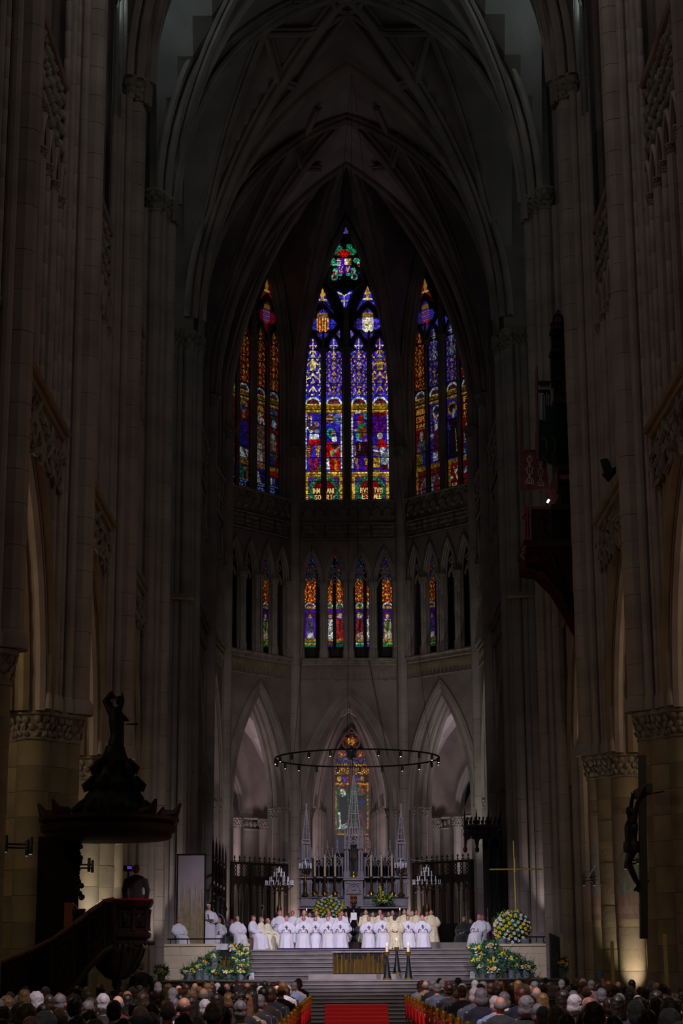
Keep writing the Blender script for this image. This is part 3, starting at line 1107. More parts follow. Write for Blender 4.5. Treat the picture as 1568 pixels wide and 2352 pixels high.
BLU, PUR, GLD, WHT, REDG, GRN, TEA, BRN, MAR, BLK, SKY, PNK, LGD, VIO = (
    (52, 48, 205), (52, 8, 140), (190, 146, 40), (205, 222, 224), (176, 14, 12), (8, 112, 66), (30, 150, 120), (96, 56, 40), (84, 22, 34), (6, 4, 8),
    (84, 140, 225), (165, 105, 125), (226, 205, 130), (104, 84, 176))

FONT = {'I': [[(.5, 0), (.5, 1)]], 'N': [[(0, 0), (0, 1), (1, 0), (1, 1)]], 'M': [[(0, 0), (.1, 1), (.5, .2), (.9, 1), (1, 0)]], 'A': [[(0, 0), (.5, 1), (1, 0)], [(.2, .4), (.8, .4)]],
        'S': [[(.95, .85), (.6, 1), (.15, .88), (.15, .62), (.85, .4), (.85, .12), (.45, 0), (.05, .15)]], 'O': [[(.5, 0), (.08, .25), (.08, .75), (.5, 1), (.92, .75), (.92, .25), (.5, 0)]],
        'R': [[(0, 0), (0, 1), (.75, .95), (.8, .6), (0, .5)], [(.3, .5), (.95, 0)]], 'T': [[(0, 1), (1, 1)], [(.5, 1), (.5, 0)]], 'B': [[(0, 0), (0, 1), (.7, .9), (.65, .6), (0, .52), (.8, .4), (.8, .1), (0, 0)]],
        'V': [[(0, 1), (.5, 0), (1, 1)]], 'E': [[(1, 1), (0, 1), (0, 0), (1, 0)], [(0, .5), (.8, .5)]], 'P': [[(0, 0), (0, 1), (.8, .95), (.85, .55), (0, .45)]], 'C': [[(.95, .85), (.5, 1), (.08, .7), (.08, .3), (.5, 0), (.95, .15)]],
        'H': [[(0, 0), (0, 1)], [(1, 0), (1, 1)], [(0, .5), (1, .5)]], 'D': [[(0, 0), (0, 1), (.7, .9), (1, .5), (.7, .1), (0, 0)]], 'F': [[(1, 1), (0, 1), (0, 0)], [(0, .52), (.7, .52)]],
        'K': [[(0, 0), (0, 1)], [(1, 1), (0, .45), (1, 0)]], '.': [[(.4, .45), (.6, .5)]], ' ': []}


class Canvas:
    """a picture for one window, in photograph pixels of the window seen square-on"""

    def __init__(s, x0, y0, x1, y1, S=1.0, seed=1):
        s.x0, s.y0, s.S = x0, y0, S
        s.w, s.h = int((x1 - x0) * S), int((y1 - y0) * S)
        s.X, s.Y = np.meshgrid(x0 + (np.arange(s.w) + 0.5) / S, y0 + (np.arange(s.h) + 0.5) / S)
        s.c = np.zeros((s.h, s.w, 3))
        s.l = np.zeros((s.h, s.w), dtype=int)
        s.rng = np.random.default_rng(seed)
        s.nl = 0
        s.clip = None

    def put(s, m, col):
        if s.clip is not None:
            m = m & s.clip
        s.c[m] = col

    def rect(s, xa, ya, xb, yb):
        return (s.X >= xa) & (s.X < xb) & (s.Y >= ya) & (s.Y < yb)

    def ell(s, x, y, rx, ry=None):
        ry = ry or rx
        return ((s.X - x) / rx) ** 2 + ((s.Y - y) / ry) ** 2 < 1

    def poly(s, pts):
        m = np.zeros(s.X.shape, dtype=bool)
        n = len(pts)
        for i in range(n):
            (xa, ya), (xb, yb) = pts[i], pts[(i + 1) % n]
            if ya == yb:
                continue
            c = ((ya > s.Y) != (yb > s.Y)) & (s.X < (xb - xa) * (s.Y - ya) / (yb - ya) + xa)
            m ^= c
        return m

    def seg(s, p, q, w):
        dx, dy = q[0] - p[0], q[1] - p[1]
        L = dx * dx + dy * dy + 1e-9
        t = np.clip(((s.X - p[0]) * dx + (s.Y - p[1]) * dy) / L, 0, 1)
        return (s.X - p[0] - t * dx) ** 2 + (s.Y - p[1] - t * dy) ** 2 < w * w

    def text(s, txt, x, y, cw, h, col, w=0.75, gap=1.25):
        for ch in txt:
            k = 0.35 if ch in 'I. ' else 1.0
            for st in FONT.get(ch, []):
                for p, q in zip(st, st[1:]):
                    f = lambda p: (x + p[0] * cw * (k if ch not in 'I.' else 0.4), y - p[1] * h)
                    s.put(s.seg(f(p), f(q), w), col)
            x += cw * k * gap if ch not in 'I' else cw * 0.6

    def pane(s, m):
        """a new pane: the part of mask m that is glass"""
        s.nl += 1
        s.l[m] = s.nl

    def ornament(s, m, cx, ground, gold, k=0.35, f=1.0, ph=0.0):
        dx = np.abs(s.X - cx)
        y = s.Y
        g = np.sin(dx * 0.55 * f + 1.3 * np.sin(y * 0.21 * f + ph)) + np.sin(y * 0.42 * f + 2.0 * np.cos(dx * 0.33 * f + ph)) + 0.7 * np.sin((dx * 0.9 - y * 0.6) * f + ph)
        for i, c in enumerate(ground):
            s.put(m & (np.sin(y * 0.13 * f + dx * 0.5 + ph) > -1.1 + 2.0 * i / len(ground)), c)
        s.put(m & (g > k), gold)
        s.put(m & (g > k + 0.9), tuple(min(255, v * 1.25) for v in gold))
        s.put(m & (np.abs(g - k) < 0.10), BLK)
        s.put(m & (dx < 1.1) & (np.sin(y * 0.35) > -0.5), gold)

    def finish(s, cell=4.0, lo=0.45, hi=1.25, lead=0.5):
        """cut the picture into little pieces of uneven glass held in lead"""
        n0, n1 = int(s.h / s.S / cell) + 3, int(s.w / s.S / cell) + 3
        jx = s.rng.uniform(0, 1, (n0, n1))
        jy = s.rng.uniform(0, 1, (n0, n1))
        br = s.rng.uniform(lo, hi, (n0, n1)) ** 1.2
        gx = (s.X - s.x0) / cell
        gy = (s.Y - s.y0) / cell
        ix, iy = gx.astype(int), gy.astype(int)
        d1 = np.full(s.X.shape, 9.0)
        d2 = np.full(s.X.shape, 9.0)
        bb = np.ones(s.X.shape)
        for a in (-1, 0, 1):
            for b_ in (-1, 0, 1):
                u, v = np.clip(ix + a, 0, n1 - 1), np.clip(iy + b_, 0, n0 - 1)
                d = np.hypot(gx - u - jx[v, u], gy - v - jy[v, u])
                new = d < d1
                d2 = np.where(new, d1, np.minimum(d2, d))
                bb = np.where(new, br[v, u], bb)
                d1 = np.where(new, d, d1)
        k = bb * np.clip((d2 - d1) / 0.18, 1 - lead, 1) * s.rng.uniform(0.8, 1.12, s.X.shape)
        s.c *= k[..., None]

    def bars(s, ys, w=0.7):
        for y in ys:
            s.c[(np.abs(s.Y - y) < w)] = (3, 3, 4)

    def panes(s, fmap, parent, gain=1.0, m=None):
        n = 0
        for lab in (m or range(1, s.nl + 1)):
            jj, ii = np.nonzero(s.l == lab)
            if len(ii) == 0:
                continue
            keys = {}
            vs = []
            fs = []
            for j, i in zip(jj.tolist(), ii.tolist()):
                q = []
                for (a, b_) in ((i, j + 1), (i + 1, j + 1), (i + 1, j), (i, j)):
                    if (a, b_) not in keys:
                        keys[(a, b_)] = len(vs)
                        vs.append(fmap(s.x0 + a / s.S, s.y0 + b_ / s.S))
                    q.append(keys[(a, b_)])
                fs.append(q)
            me = bpy.data.meshes.new('pane')
            me.from_pydata([tuple(v) for v in vs], [], fs)
            col = np.clip(s.c[jj, ii] / 255.0 * gain, 0, 1)
            col = np.where(col <= 0.04045, col / 12.92, ((col + 0.055) / 1.055) ** 2.4)
            col = np.concatenate([col, np.ones((len(col), 1))], axis=1)
            at = me.color_attributes.new('Col', 'FLOAT_COLOR', 'CORNER')
            at.data.foreach_set('color', np.repeat(col, 4, axis=0).astype(np.float32).ravel())
            me.materials.append(GM)
            link('pane', me, parent)
            n += 1
        return n


LX = (722.5, 769.5, 825.5, 872.5)
LB = (813.5, 843, 872, 901, 931, 957, 986, 1013.5, 1043, 1071, 1098, 1128)


def lancet_mask(C, cx, hw=17.5, top=766, foot=1152):
    m = C.rect(cx - hw, 803, cx + hw, foot) | (C.ell(cx, 804, hw, 8.5) & (C.Y < 805))
    m |= C.ell(cx, 782, 11.5, 11) & (C.Y < 793)
    m |= C.poly([(cx, top), (cx + 8, 775), (cx, 790), (cx - 8, 775)])
    return m


def quatre(C, cx, cy):
    m = C.ell(cx, cy - 22, 13, 11) | C.ell(cx, cy + 20, 12.5, 13) | C.ell(cx - 19, cy, 12, 13) | C.ell(cx + 19, cy, 12, 13)
    return m | C.poly([(cx, cy - 37), (cx + 8, cy - 28), (cx, cy - 20), (cx - 8, cy - 28)]) | C.poly([(cx, cy + 37), (cx + 8, cy + 28), (cx, cy + 20), (cx - 8, cy + 28)]) | \
        C.poly([(cx + 33, cy), (cx + 25, cy - 8), (cx + 20, cy), (cx + 25, cy + 8)]) | C.poly([(cx - 27, cy), (cx - 25, cy - 8), (cx - 20, cy), (cx - 25, cy + 8)])


TREF = [(0, -33), (4, -24), (9, -14), (10, -6), (16, 4), (26, 28), (12, 12), (0, 2), (-12, 12), (-26, 28), (-16, 4), (-10, -6), (-9, -14), (-4, -24)]


def tracery_lights(C, q1, q2, q3=None, side=False):
    """quatrefoils, mandorlas and the arms at the head of a window"""
    for cx, qs in ((744.5, 0), (846.5, 1)):
        m = quatre(C, cx, 735.5)
        C.put(m, q1 if not qs else q2)
        C.put(m & (C.X < cx), tuple(v * 0.8 for v in (q1 if not qs else q2)))
        C.pane(m & (C.Y < 720))
        C.pane(m & (C.Y >= 755))
        C.pane(m & (C.X < cx - 13) & (C.Y >= 720) & (C.Y < 755))
        C.pane(m & (C.X > cx + 13) & (C.Y >= 720) & (C.Y < 755))
        C.c[(np.abs(C.X - cx) < 0.8) & m] = BLK
        C.c[(np.abs(C.Y - 735.5) < 0.7) & m] = BLK
        sh = C.rect(cx - 13, 720, cx + 13, 744) | (C.ell(cx, 744, 13, 10) & (C.Y >= 743))
        cr = C.rect(cx - 12, 711, cx + 12, 718.5) | C.ell(cx, 711, 12, 3)
        C.put(cr, tuple(v * 0.75 for v in GLD))
        C.pane(sh)
        if not side:
            if qs == 0:
                C.put(sh, (235, 190, 80))
                for k in range(4):
                    C.put(sh & (np.abs(C.X - (cx - 9.2 + k * 6.1)) < 1.5), (190, 45, 15))
            else:
                C.put(sh, (250, 250, 236))
                for p, q in (((cx, 724), (cx, 749)), ((cx - 10, 736), (cx + 10, 736)), ((cx - 8, 724), (cx + 8, 724)), ((cx - 9, 731), (cx - 9, 741)), ((cx + 9, 731), (cx + 9, 741))):
                    C.put(C.seg(p, q, 1.1) & sh, (225, 178, 70))
        else:
            C.put(sh, (84, 24, 160))
            for i in range(5):
                for j in range(6):
                    C.put(C.ell(cx - 10 + i * 5 + (j % 2) * 2.5, 724 + j * 5, 1.2, 1.6) & sh, (200, 150, 60))
            C.put(sh & (C.ell(cx, 732, 13, 17) == 0), REDG)
        y0 = 681 if not qs else 679
        t = C.poly([(cx - (1.5 if not qs else 0) + a, y0 + b_) for a, b_ in TREF])
        C.put(t, q3 or q1)
        C.put(t & (np.abs(C.X - cx) < 3.2 - 0 * C.Y) & (C.Y < y0 + 0), GLD)
        C.put(C.ell(cx, y0 - 15, 7, 4.5) & t, GLD)
        C.put(C.ell(cx, y0 - 2, 12, 2.6) & t, LGD)
        C.put(t & (np.abs(C.Y - y0 - 2.5) < 0.8), BLK)
        C.pane(t & (C.Y < y0 + 2.5))
        C.pane(t & (C.Y >= y0 + 2.5) & (C.X < cx))
        C.pane(t & (C.Y >= y0 + 2.5) & (C.X >= cx))
    y = C.poly([(775, 657), (783, 673), (788, 685), (795, 708), (802, 685), (808, 671), (813.5, 657), (801, 661), (794, 669), (786, 660)])
    C.put(y, q1)
    for p, q in (((780, 662), (794, 669)), ((808, 662), (794, 669)), ((794, 669), (794, 693)), ((787, 681), (801, 681))):
        C.put(C.seg(p, q, 1.5) & y, LGD)
    C.pane(y)
    for t in ([(783, 748), (775, 758), (784, 768)], [(807, 748), (816, 757), (808, 768)]):
        m = C.poly(t)
        C.put(m, VIO if not side else q2)
        C.pane(m)


def paint_centre():
    C = Canvas(690, 496, 908, 1156, 1.3, 3)
    for i, cx in enumerate(LX):
        m = lancet_mask(C, cx)
        C.clip = m
        l, r = cx - 17.5, cx + 17.5
        gl = LGD if i == 0 else GLD
        C.ornament(m & (C.Y < 901), cx, (PUR, BLU) if i in (0, 3) else (BLU, (70, 66, 225), PUR), gl, 0.75 if i in (0, 3) else 0.72, 1.0 if i in (0, 3) else 1.35, 1.5 * (i in (1, 2)) + i * .0)
        C.put(m & (C.Y < 796), PUR if i in (0, 3) else BLU)
        for p, q, w in (((cx, 770), (cx, 813), 1.2), ((cx - 8, 784), (cx + 8, 784), 1.3), ((cx - 8, 784), (cx - 6, 787), 1.2), ((cx + 8, 784), (cx + 6, 787), 1.2)):
            C.put(C.seg(p, q, w), LGD)
        if i in (0, 3):
            for sg in (-1, 1):
                C.put(C.seg((cx, 816), (cx + sg * 15, 832), 1.5), gl)
                C.put(C.seg((cx, 820), (cx + sg * 6, 841), 1.3), gl)
                C.put(C.seg((cx + sg * 3, 852), (cx + sg * 13, 862), 1.3), gl)
                C.put(C.seg((cx + sg * 15, 848), (cx + sg * 15, 866), 1.1), gl)
        # white round arch over a shell
        C.put(C.rect(l, 899, r, 921), BLU)
        a = C.ell(cx, 921, 18.2, 18.5) & (C.Y < 921)
        C.put(a, WHT)
        C.put(C.ell(cx, 921, 14.4, 13.5) & (C.Y < 921), (40, 8, 14))
        for k in range(9):
            t = PI * (k + 0.5) / 9
            C.put(C.seg((cx, 921), (cx + 12.5 * math.cos(t), 921 - 11.5 * math.sin(t)), 0.9) & (C.Y < 921), (120, 46, 58))
        C.put(C.rect(l, 919, r, 940), (176, 130, 20))
        for y, c in ((920, LGD), (926, (120, 84, 10)), (932, (90, 60, 8)), (935, LGD), (939, (120, 84, 10))):
            C.put((np.abs(C.Y - y) < 0.8) & m, c)
        # ground of the figures
        C.put(C.rect(l, 940, r, 1076), (54, 38, 190) if i < 2 else (58, 14, 150))
        C.put(C.rect(l, 985, r, 1012), (50, 20, 160))
        e = l if i % 2 == 0 else r
        C.put(C.rect(e - 3.2, 944, e + 3.2, 1070), WHT)
        for y in range(948, 1070, 8):
            C.put(C.rect(e - 3.2, y, e + 3.2, y + 1.5), (130, 120, 60))
        C.put(C.rect(e - 6, 940, e + 6, 947), PNK)
    P, E, S = C.put, C.ell, C.seg

    def clip(i):
        C.clip = lancet_mask(C, LX[i])
    # archer with raised arms
    clip(0)
    for p, q, w, c in (((712, 950), (711, 975), 2, BRN), ((718, 948), (719, 968), 1.6, LGD), ((711, 975), (717, 978), 3, WHT), ((731, 968), (722, 978), 4, BRN), ((716, 974), (726, 980), 4, BRN)):
        P(S(p, q, w), c)
    P(E(713, 950, 3, 4), (170, 90, 80))
    P(E(730, 966, 5.5, 6), (150, 110, 80))
    P(E(718, 983, 4, 4), WHT)
    P(E(732, 982, 6, 5), (150, 170, 190))
    P(C.poly([(715, 988), (735, 988), (736, 1000), (714, 1001)]), WHT)
    P(C.poly([(714, 1001), (738, 1001), (740, 1014), (712, 1016)]), REDG)
    P(C.poly([(712, 1016), (722, 1015), (716, 1044), (707, 1044)]), (120, 16, 10))
    for y in range(1016, 1044, 5):
        P(S((708, y), (716, y + 1), 0.9), GLD)
    P(C.poly([(728, 1016), (739, 1015), (736, 1042), (730, 1042)]), GLD)
    P(C.poly([(713, 1045), (719, 1045), (724, 1076), (718, 1078)]), (170, 12, 14))
    P(C.poly([(726, 1045), (735, 1045), (732, 1078), (727, 1078)]), REDG)
    P(C.poly([(732, 1062), (741, 1060), (741, 1076), (733, 1076)]), (60, 80, 30))
    # kneeling old man in red
    clip(1)
    P(E(761, 953, 9.5, 10), GLD)
    P(E(761, 953, 7, 7.5), (110, 60, 20))
    P(S((756, 953), (766, 954), 2), (200, 170, 140))
    P(E(776, 949, 6, 8), (110, 135, 200))
    P(E(778, 962, 8, 5), (90, 130, 200))
    P(E(763, 987, 10, 11), TEA)
    P(E(764, 987, 6.5, 8), GRN)
    P(E(767, 986, 5, 7), (190, 140, 140))
    P(E(768, 991, 4, 3), (70, 20, 60))
    P(E(770, 1000, 6.5, 7), WHT)
    P(C.poly([(752, 1010), (760, 1007), (782, 1012), (784, 1040), (752, 1042)]), REDG)
    P(C.poly([(762, 1010), (778, 1010), (774, 1026), (764, 1020)]), (56, 28, 16))
    P(C.poly([(761, 1028), (768, 1024), (765, 1040), (761, 1041)]), GLD)
    P(C.poly([(766, 1026), (771, 1026), (768, 1040), (764, 1040)]), TEA)
    P(S((772, 1027), (778, 1022), 2.4), WHT)
    P(S((777, 1025), (781, 1017), 2.2), (150, 100, 70))
    P(C.poly([(757, 1043), (781, 1043), (783, 1076), (762, 1076)]), (172, 14, 10))
    P(C.poly([(768, 1045), (774, 1045), (778, 1074), (770, 1074)]), (180, 110, 20))
    P(C.poly([(752, 1046), (758, 1046), (760, 1070), (752, 1070)]), WHT)
    # executioner in green and brown
    clip(2)
    P(S((818, 941), (826, 939), 2.2), WHT)
    P(S((836, 942), (841, 952), 3.2), TEA)
    P(E(830, 950, 6.5, 6), REDG)
    P(C.poly([(820, 955), (834, 953), (836, 962), (822, 962)]), (150, 12, 16))
    P(E(825, 963, 5, 5), (110, 70, 64))
    P(C.poly([(824, 966), (840, 962), (842, 990), (830, 1000), (820, 990)]), (110, 62, 16))
    P(S((822, 976), (832, 968), 3.5), GRN)
    P(E(818, 980, 4, 4), PNK)
    P(E(836, 967, 4, 4), GRN)
    P(C.poly([(817, 985), (823, 984), (826, 1000), (819, 1002)]), TEA)
    P(S((820, 1002), (830, 1005), 1.8), (120, 140, 190))
    P(E(840, 1003, 4, 4), PNK)
    P(C.poly([(818, 1008), (842, 1006), (844, 1040), (816, 1040)]), (36, 8, 16))
    P(C.poly([(813, 1014), (818, 1014), (818, 1038), (815, 1038)]), PNK)
    P(S((826, 1012), (826, 1026), 1.4), GLD)
    P(E(826, 1025, 2, 2), SKY)
    P(C.poly([(813, 1044), (821, 1044), (822, 1058), (817, 1058)]), GLD)
    P(C.poly([(835, 1044), (843, 1046), (842, 1060), (838, 1060)]), GLD)
    P(C.poly([(818, 1058), (824, 1058), (824, 1070), (820, 1070)]), PNK)
    P(C.poly([(839, 1060), (843, 1060), (844, 1074), (839, 1074)]), (120, 12, 30))
    # kneeling cardinal at a desk
    clip(3)
    P(C.rect(855, 940, 886, 985), (62, 8, 120))
    P(E(871, 944, 15, 5), (110, 6, 10))
    for sg in (-1, 1):
        for y in range(957, 984, 5):
            P(E(871 + sg * (9 - abs(970 - y) * .2), y, 2, 2), (120, 6, 30))
    P(E(871, 993, 6, 8.5), (214, 196, 160))
    P(C.poly([(867, 1003), (880, 1002), (887, 1020), (864, 1016)]), REDG)
    P(C.poly([(864, 1014), (888, 1014), (888, 1022), (868, 1024)]), REDG)
    P(E(877, 1024, 7, 3.5), WHT)
    P(S((857, 1027), (876, 1030), 2), WHT)
    P(S((856, 1018), (864, 1020), 3), (130, 100, 80))
    P(C.rect(856, 1032, 873, 1040), (90, 66, 40))
    P(C.rect(856, 1043, 871, 1066), (186, 150, 30))
    P(C.rect(859, 1046, 868, 1062), (140, 110, 20))
    P(C.rect(873, 1030, 888, 1060), (140, 160, 170))
    P(C.rect(874, 1060, 888, 1070), (74, 8, 10))
    P(C.rect(857, 1072, 870, 1078), (120, 100, 20))
    # gold band, wreath and words
    for i, cx in enumerate(LX):
        clip(i)
        l, r = cx - 17.5, cx + 17.5
        P(C.rect(l, 1077, r, 1088), GLD)
        for y, c in ((1078, LGD), (1082, (130, 90, 16)), (1087, (90, 60, 10))):
            P((np.abs(C.Y - y) < 0.8), c)
        P(C.rect(l, 1088, r, 1153), (70, 40, 130))
        wc = 746.5 if i < 2 else 849
        P(E(wc, 1121, 34, 35), (10, 96, 62))
        P(C.ell(wc, 1121, 34, 35) & (np.sin(C.X * 0.9) * np.sin(C.Y * 0.8) > 0.35), TEA)
        P(C.ell(wc, 1121, 34, 35) & (np.sin(C.X * 0.5 + 1) * np.sin(C.Y * 0.45) > 0.72), (170, 110, 20))
        P(E(wc, 1119, 25, 24), (120, 6, 14))
        P(C.rect(wc - 25, 1112, wc + 25, 1126) & E(wc, 1119, 26, 24), (70, 4, 10))
        e = l if i % 2 == 0 else r
        P(C.rect(e - 6.5, 1088, e + 6.5, 1153), (205, 155, 40))
        for y in range(1092, 1152, 9):
            P(C.rect(e - 6.5, y, e + 6.5, y + 1), (80, 50, 10))
    C.finish(4.2, 0.55, 1.3)
    LT = (236, 206, 120)
    for i, (t1, t2) in enumerate((('INM', 'SO'), ('ANI', 'RT'), ('BVS', 'ES'), ('TVIS', 'MEE'))):
        clip(i)
        x = (722, 753, 827, 857)[i]
        x2 = (726, 752, 831, 857)[i]
        C.text(t1, x, 1125 if i < 2 else 1124, 5.2 if i != 3 else 4.6, 10.5, LT, 0.72, 1.32)
        C.text(t2, x2, 1140 if i < 2 else 1138, 5.8 if i != 3 else 4.4, 10.5, LT, 0.72, 1.32)
    for i in range(4):
        C.clip = None
        m = lancet_mask(C, LX[i])
        y0 = 760
        for y in LB + (1153,):
            C.pane(m & (C.Y >= y0) & (C.Y < y))
            y0 = y
    C.bars(LB)
    # head of the window
    T = Canvas(690, 496, 908, 775, 1.3, 4)
    tracery_lights(T, BLU, (76, 50, 205))
    t = T.poly([(796, 505), (811, 525), (789, 525)])
    T.put(t, VIO)
    T.pane(t)
    cx, cy = 794, 592
    g = (T.ell(806, 556, 7, 7) | T.ell(782, 560, 9, 6) | T.ell(800, 568, 22, 7) | T.ell(812, 568, 10, 8) | T.ell(780, 570, 10, 6) | T.ell(768, 588, 8, 6) | T.ell(822, 588, 8, 6) | T.ell(830, 594, 7, 9) | T.ell(772, 596, 9, 4)
         | (T.ell(772, 626, 8, 8) & ~T.ell(772, 626, 4, 4)) | (T.ell(817, 625, 8, 8) & ~T.ell(817, 625, 4, 4)) | T.ell(774, 612, 6, 8) | T.ell(815, 612, 6, 8) | T.ell(784, 620, 6, 4) | T.ell(804, 620, 6, 4))
    T.put(g, (22, 140, 96))
    T.put(g & (T.Y > 580), (80, 190, 160))
    T.put(g & (np.sin(T.X * 0.9) * np.sin(T.Y * 0.9) > 0.5), (6, 40, 26))
    rd = T.ell(772, 616, 2.5, 4) | T.ell(813, 614, 3, 4) | T.ell(771, 627, 3, 3) | T.ell(816, 627, 3, 3) | T.ell(762, 598, 2, 3) | T.ell(826, 598, 2.5, 3) | T.ell(783, 617, 2.5, 3)
    T.put(rd, (170, 14, 16))
    hat = T.ell(794, 571, 18, 4) | T.ell(794, 567, 9, 4) | T.poly([(782, 574), (806, 574), (798, 581), (790, 581)])
    T.put(hat, (200, 16, 10))
    sh = T.rect(778, 583, 810, 604) | (T.ell(794, 603, 16, 15) & (T.Y > 602))
    T.put(sh, (96, 22, 170))
    T.put(T.rect(778, 583, 786, 600), WHT)
    for y in (585, 589, 593, 597):
        T.put(T.rect(778, y, 786, y + 1.4), (30, 20, 40))
    T.put(T.rect(778, 582, 786, 584.5), REDG)
    T.put(T.rect(794, 583, 803, 598), (236, 232, 214))
    T.put(T.rect(803.5, 583, 810, 598), (222, 160, 40))
    for x in (805, 807.5):
        T.put(T.rect(x, 583, x + 1, 598), (150, 70, 20))
    for (x, y) in ((783, 604), (788, 608), (784, 611), (790, 603), (789, 613)):
        T.put(T.ell(x, y, 1.3, 1.8), LGD)
    T.put(T.seg((799, 603), (803, 613), 1.2) | T.seg((806, 602), (801, 614), 1.2), LGD)
    T.put(T.rect(793.4, 583, 794.4, 617), BLK)
    allm = g | rd | hat | sh
    for xa, xb, ya, yb in ((755, 840, 545, 566), (755, 778, 566, 605), (810, 840, 566, 605), (778, 810, 566, 583), (755, 794, 605, 640), (794, 840, 605, 640)):
        T.pane(allm & T.rect(xa, ya, xb, yb) & ~sh)
    T.pane(sh)
    for (x, y) in ((784, 551), (826, 563), (837, 602), (827, 617), (784, 630), (761, 618)):
        m = T.ell(x, y, 1.6, 2)
        T.put(m, BLU)
        T.pane(m)
    T.finish(4.5, 0.6, 1.25)
    return C, T


def paint_side(left):
    C = Canvas(690, 640, 908, 1156, 1.0, 11 if left else 12)
    RD = (150, 12, 14)
    for i, cx in enumerate(LX):
        m = lancet_mask(C, cx)
        C.clip = m
        l, r = cx - 17.5, cx + 17.5
        blue = (not left) and i in (1, 2)
        C.ornament(m & (C.Y < 901), cx, (BLU, PUR) if blue else (RD, (110, 8, 10)), GLD if not blue else (170, 140, 60), 0.75, 1.2, i)
        if blue:
            for p, q in (((cx, 772), (cx, 815)), ((cx - 8, 785), (cx + 8, 785)), ((cx - 9, 800), (cx + 9, 800)), ((cx, 818), (cx - 14, 836)), ((cx, 818), (cx + 14, 836)), ((cx, 826), (cx - 5, 838)), ((cx, 826), (cx + 5, 838))):
                C.put(C.seg(p, q, 1.5), (170, 205, 230))
        C.put(C.rect(l, 899, r, 921), (40, 20, 60))
        C.put(C.ell(cx, 921, 18.2, 18.5) & (C.Y < 921), WHT)
        C.put(C.ell(cx, 921, 13.5, 13) & (C.Y < 921), (84, 30, 44))
        C.put(C.rect(l, 919, r, 940), (150, 108, 20))
        for y, c in ((920, LGD), (926, (100, 70, 10)), (932, (80, 54, 8)), (936, LGD)):
            C.put((np.abs(C.Y - y) < 0.8) & m, c)
        C.put(C.rect(l, 940, r, 1078), (120, 8, 12) if left or i in (0, 3) else (56, 30, 170))
        C.put(C.rect(l, 1076, r, 1086), (160, 116, 20))
        C.put(C.rect(l, 1086, r, 1153), (14, 10, 60) if left else (130, 8, 14))
    P, E, S = C.put, C.ell, C.seg

    def clip(i):
        C.clip = lancet_mask(C, LX[i])
    if left:
        clip(0)
        P(E(716, 950, 9, 8), (70, 110, 200)); P(E(722, 965, 8, 7), (20, 90, 60)); P(E(718, 985, 6, 9), (150, 180, 210)); P(C.rect(705, 1000, 735, 1022), (90, 60, 30)); P(E(724, 1030, 7, 5), (160, 130, 100)); P(C.rect(706, 1050, 738, 1076), (110, 40, 60))
        clip(1)
        P(E(769, 954, 13, 14), (150, 120, 50)); P(E(769, 958, 7, 9), (80, 80, 180)); P(E(770, 974, 6, 9), (150, 100, 90)); P(C.poly([(756, 990), (782, 988), (786, 1050), (753, 1050)]), (24, 18, 130)); P(C.poly([(753, 1046), (786, 1052), (784, 1074), (754, 1074)]), WHT); P(S((770, 1052), (784, 1072), 3), (90, 60, 40))
        clip(2)
        P(E(826, 955, 14, 12), GLD); P(E(826, 972, 8, 13), (200, 180, 160)); P(S((836, 974), (840, 984), 3), WHT); P(C.poly([(812, 988), (840, 988), (843, 1078), (810, 1078)]), (120, 84, 66)); P(C.poly([(818, 1030), (832, 1030), (836, 1076), (813, 1076)]), (196, 176, 160))
        clip(3)
        P(E(872, 950, 13, 8), (70, 90, 150)); P(E(874, 962, 9, 8), (20, 80, 50)); P(E(874, 978, 8, 11), (150, 200, 220)); P(E(871, 1004, 8, 6), (130, 200, 210)); P(C.rect(862, 1008, 882, 1036), (160, 130, 110)); P(C.rect(858, 1036, 886, 1060), (90, 70, 50)); P(C.rect(857, 1050, 874, 1076), (20, 40, 130))
        for i, (t1, t2) in enumerate((('ARTI', 'CHI'), ('VS.T', 'IACC'), ('RONE', 'VSO'), ('SIS.', 'ACO'))):
            clip(i)
            cx = LX[i]
            if i == 0:
                P(C.rect(705, 1086, 728, 1118), GLD); P(C.rect(728, 1086, 740, 1120), (70, 20, 130))
            elif i == 1:
                P(C.poly([(752, 1088), (768, 1088), (772, 1118), (752, 1118)]), (10, 90, 60)); P(E(774, 1096, 6, 5), (170, 190, 200)); P(C.rect(780, 1088, 788, 1120), (140, 90, 20))
            elif i == 2:
                P(C.rect(808, 1086, 843, 1118), (24, 18, 120)); P(C.poly([(814, 1094), (822, 1094), (830, 1118), (812, 1118)]), WHT)
            else:
                P(C.rect(855, 1086, 890, 1098), REDG); P(C.rect(855, 1098, 882, 1120), (30, 30, 120)); P(E(866, 1108, 3, 9), WHT); P(E(858, 1106, 2.5, 7), WHT); P(E(875, 1106, 2.5, 7), (130, 120, 110))
            P(C.rect(cx - 18, 1119, cx + 18, 1153), (6, 10, 50))
            P(C.rect(cx - 18, 1119, cx + 18, 1121), GLD)
            P(C.rect(cx - 18, 1136, cx + 18, 1138), (190, 110, 30))
        C.finish(4.2, 0.5, 1.2)
        for i, (t1, t2) in enumerate((('ARTI', 'CHI'), ('VS.T', 'IACC'), ('RONE', 'VSO'), ('SIS.', 'ACO'))):
            clip(i)
            C.text(t1, LX[i] - 15, 1134, 6.4, 10, (90, 140, 240), 1.0, 1.25)
            C.text(t2, LX[i] - 13, 1150, 6.4, 10, (80, 130, 230), 1.0, 1.25)
    else:
        clip(0)
        P(E(724, 1005, 6, 11), (190, 180, 170)); P(C.poly([(712, 1016), (736, 1016), (740, 1046), (708, 1046)]), (80, 80, 90)); P(C.rect(706, 1046, 726, 1078), (130, 100, 20)); P(C.rect(726, 1040, 740, 1076), (30, 40, 160))
        clip(1)
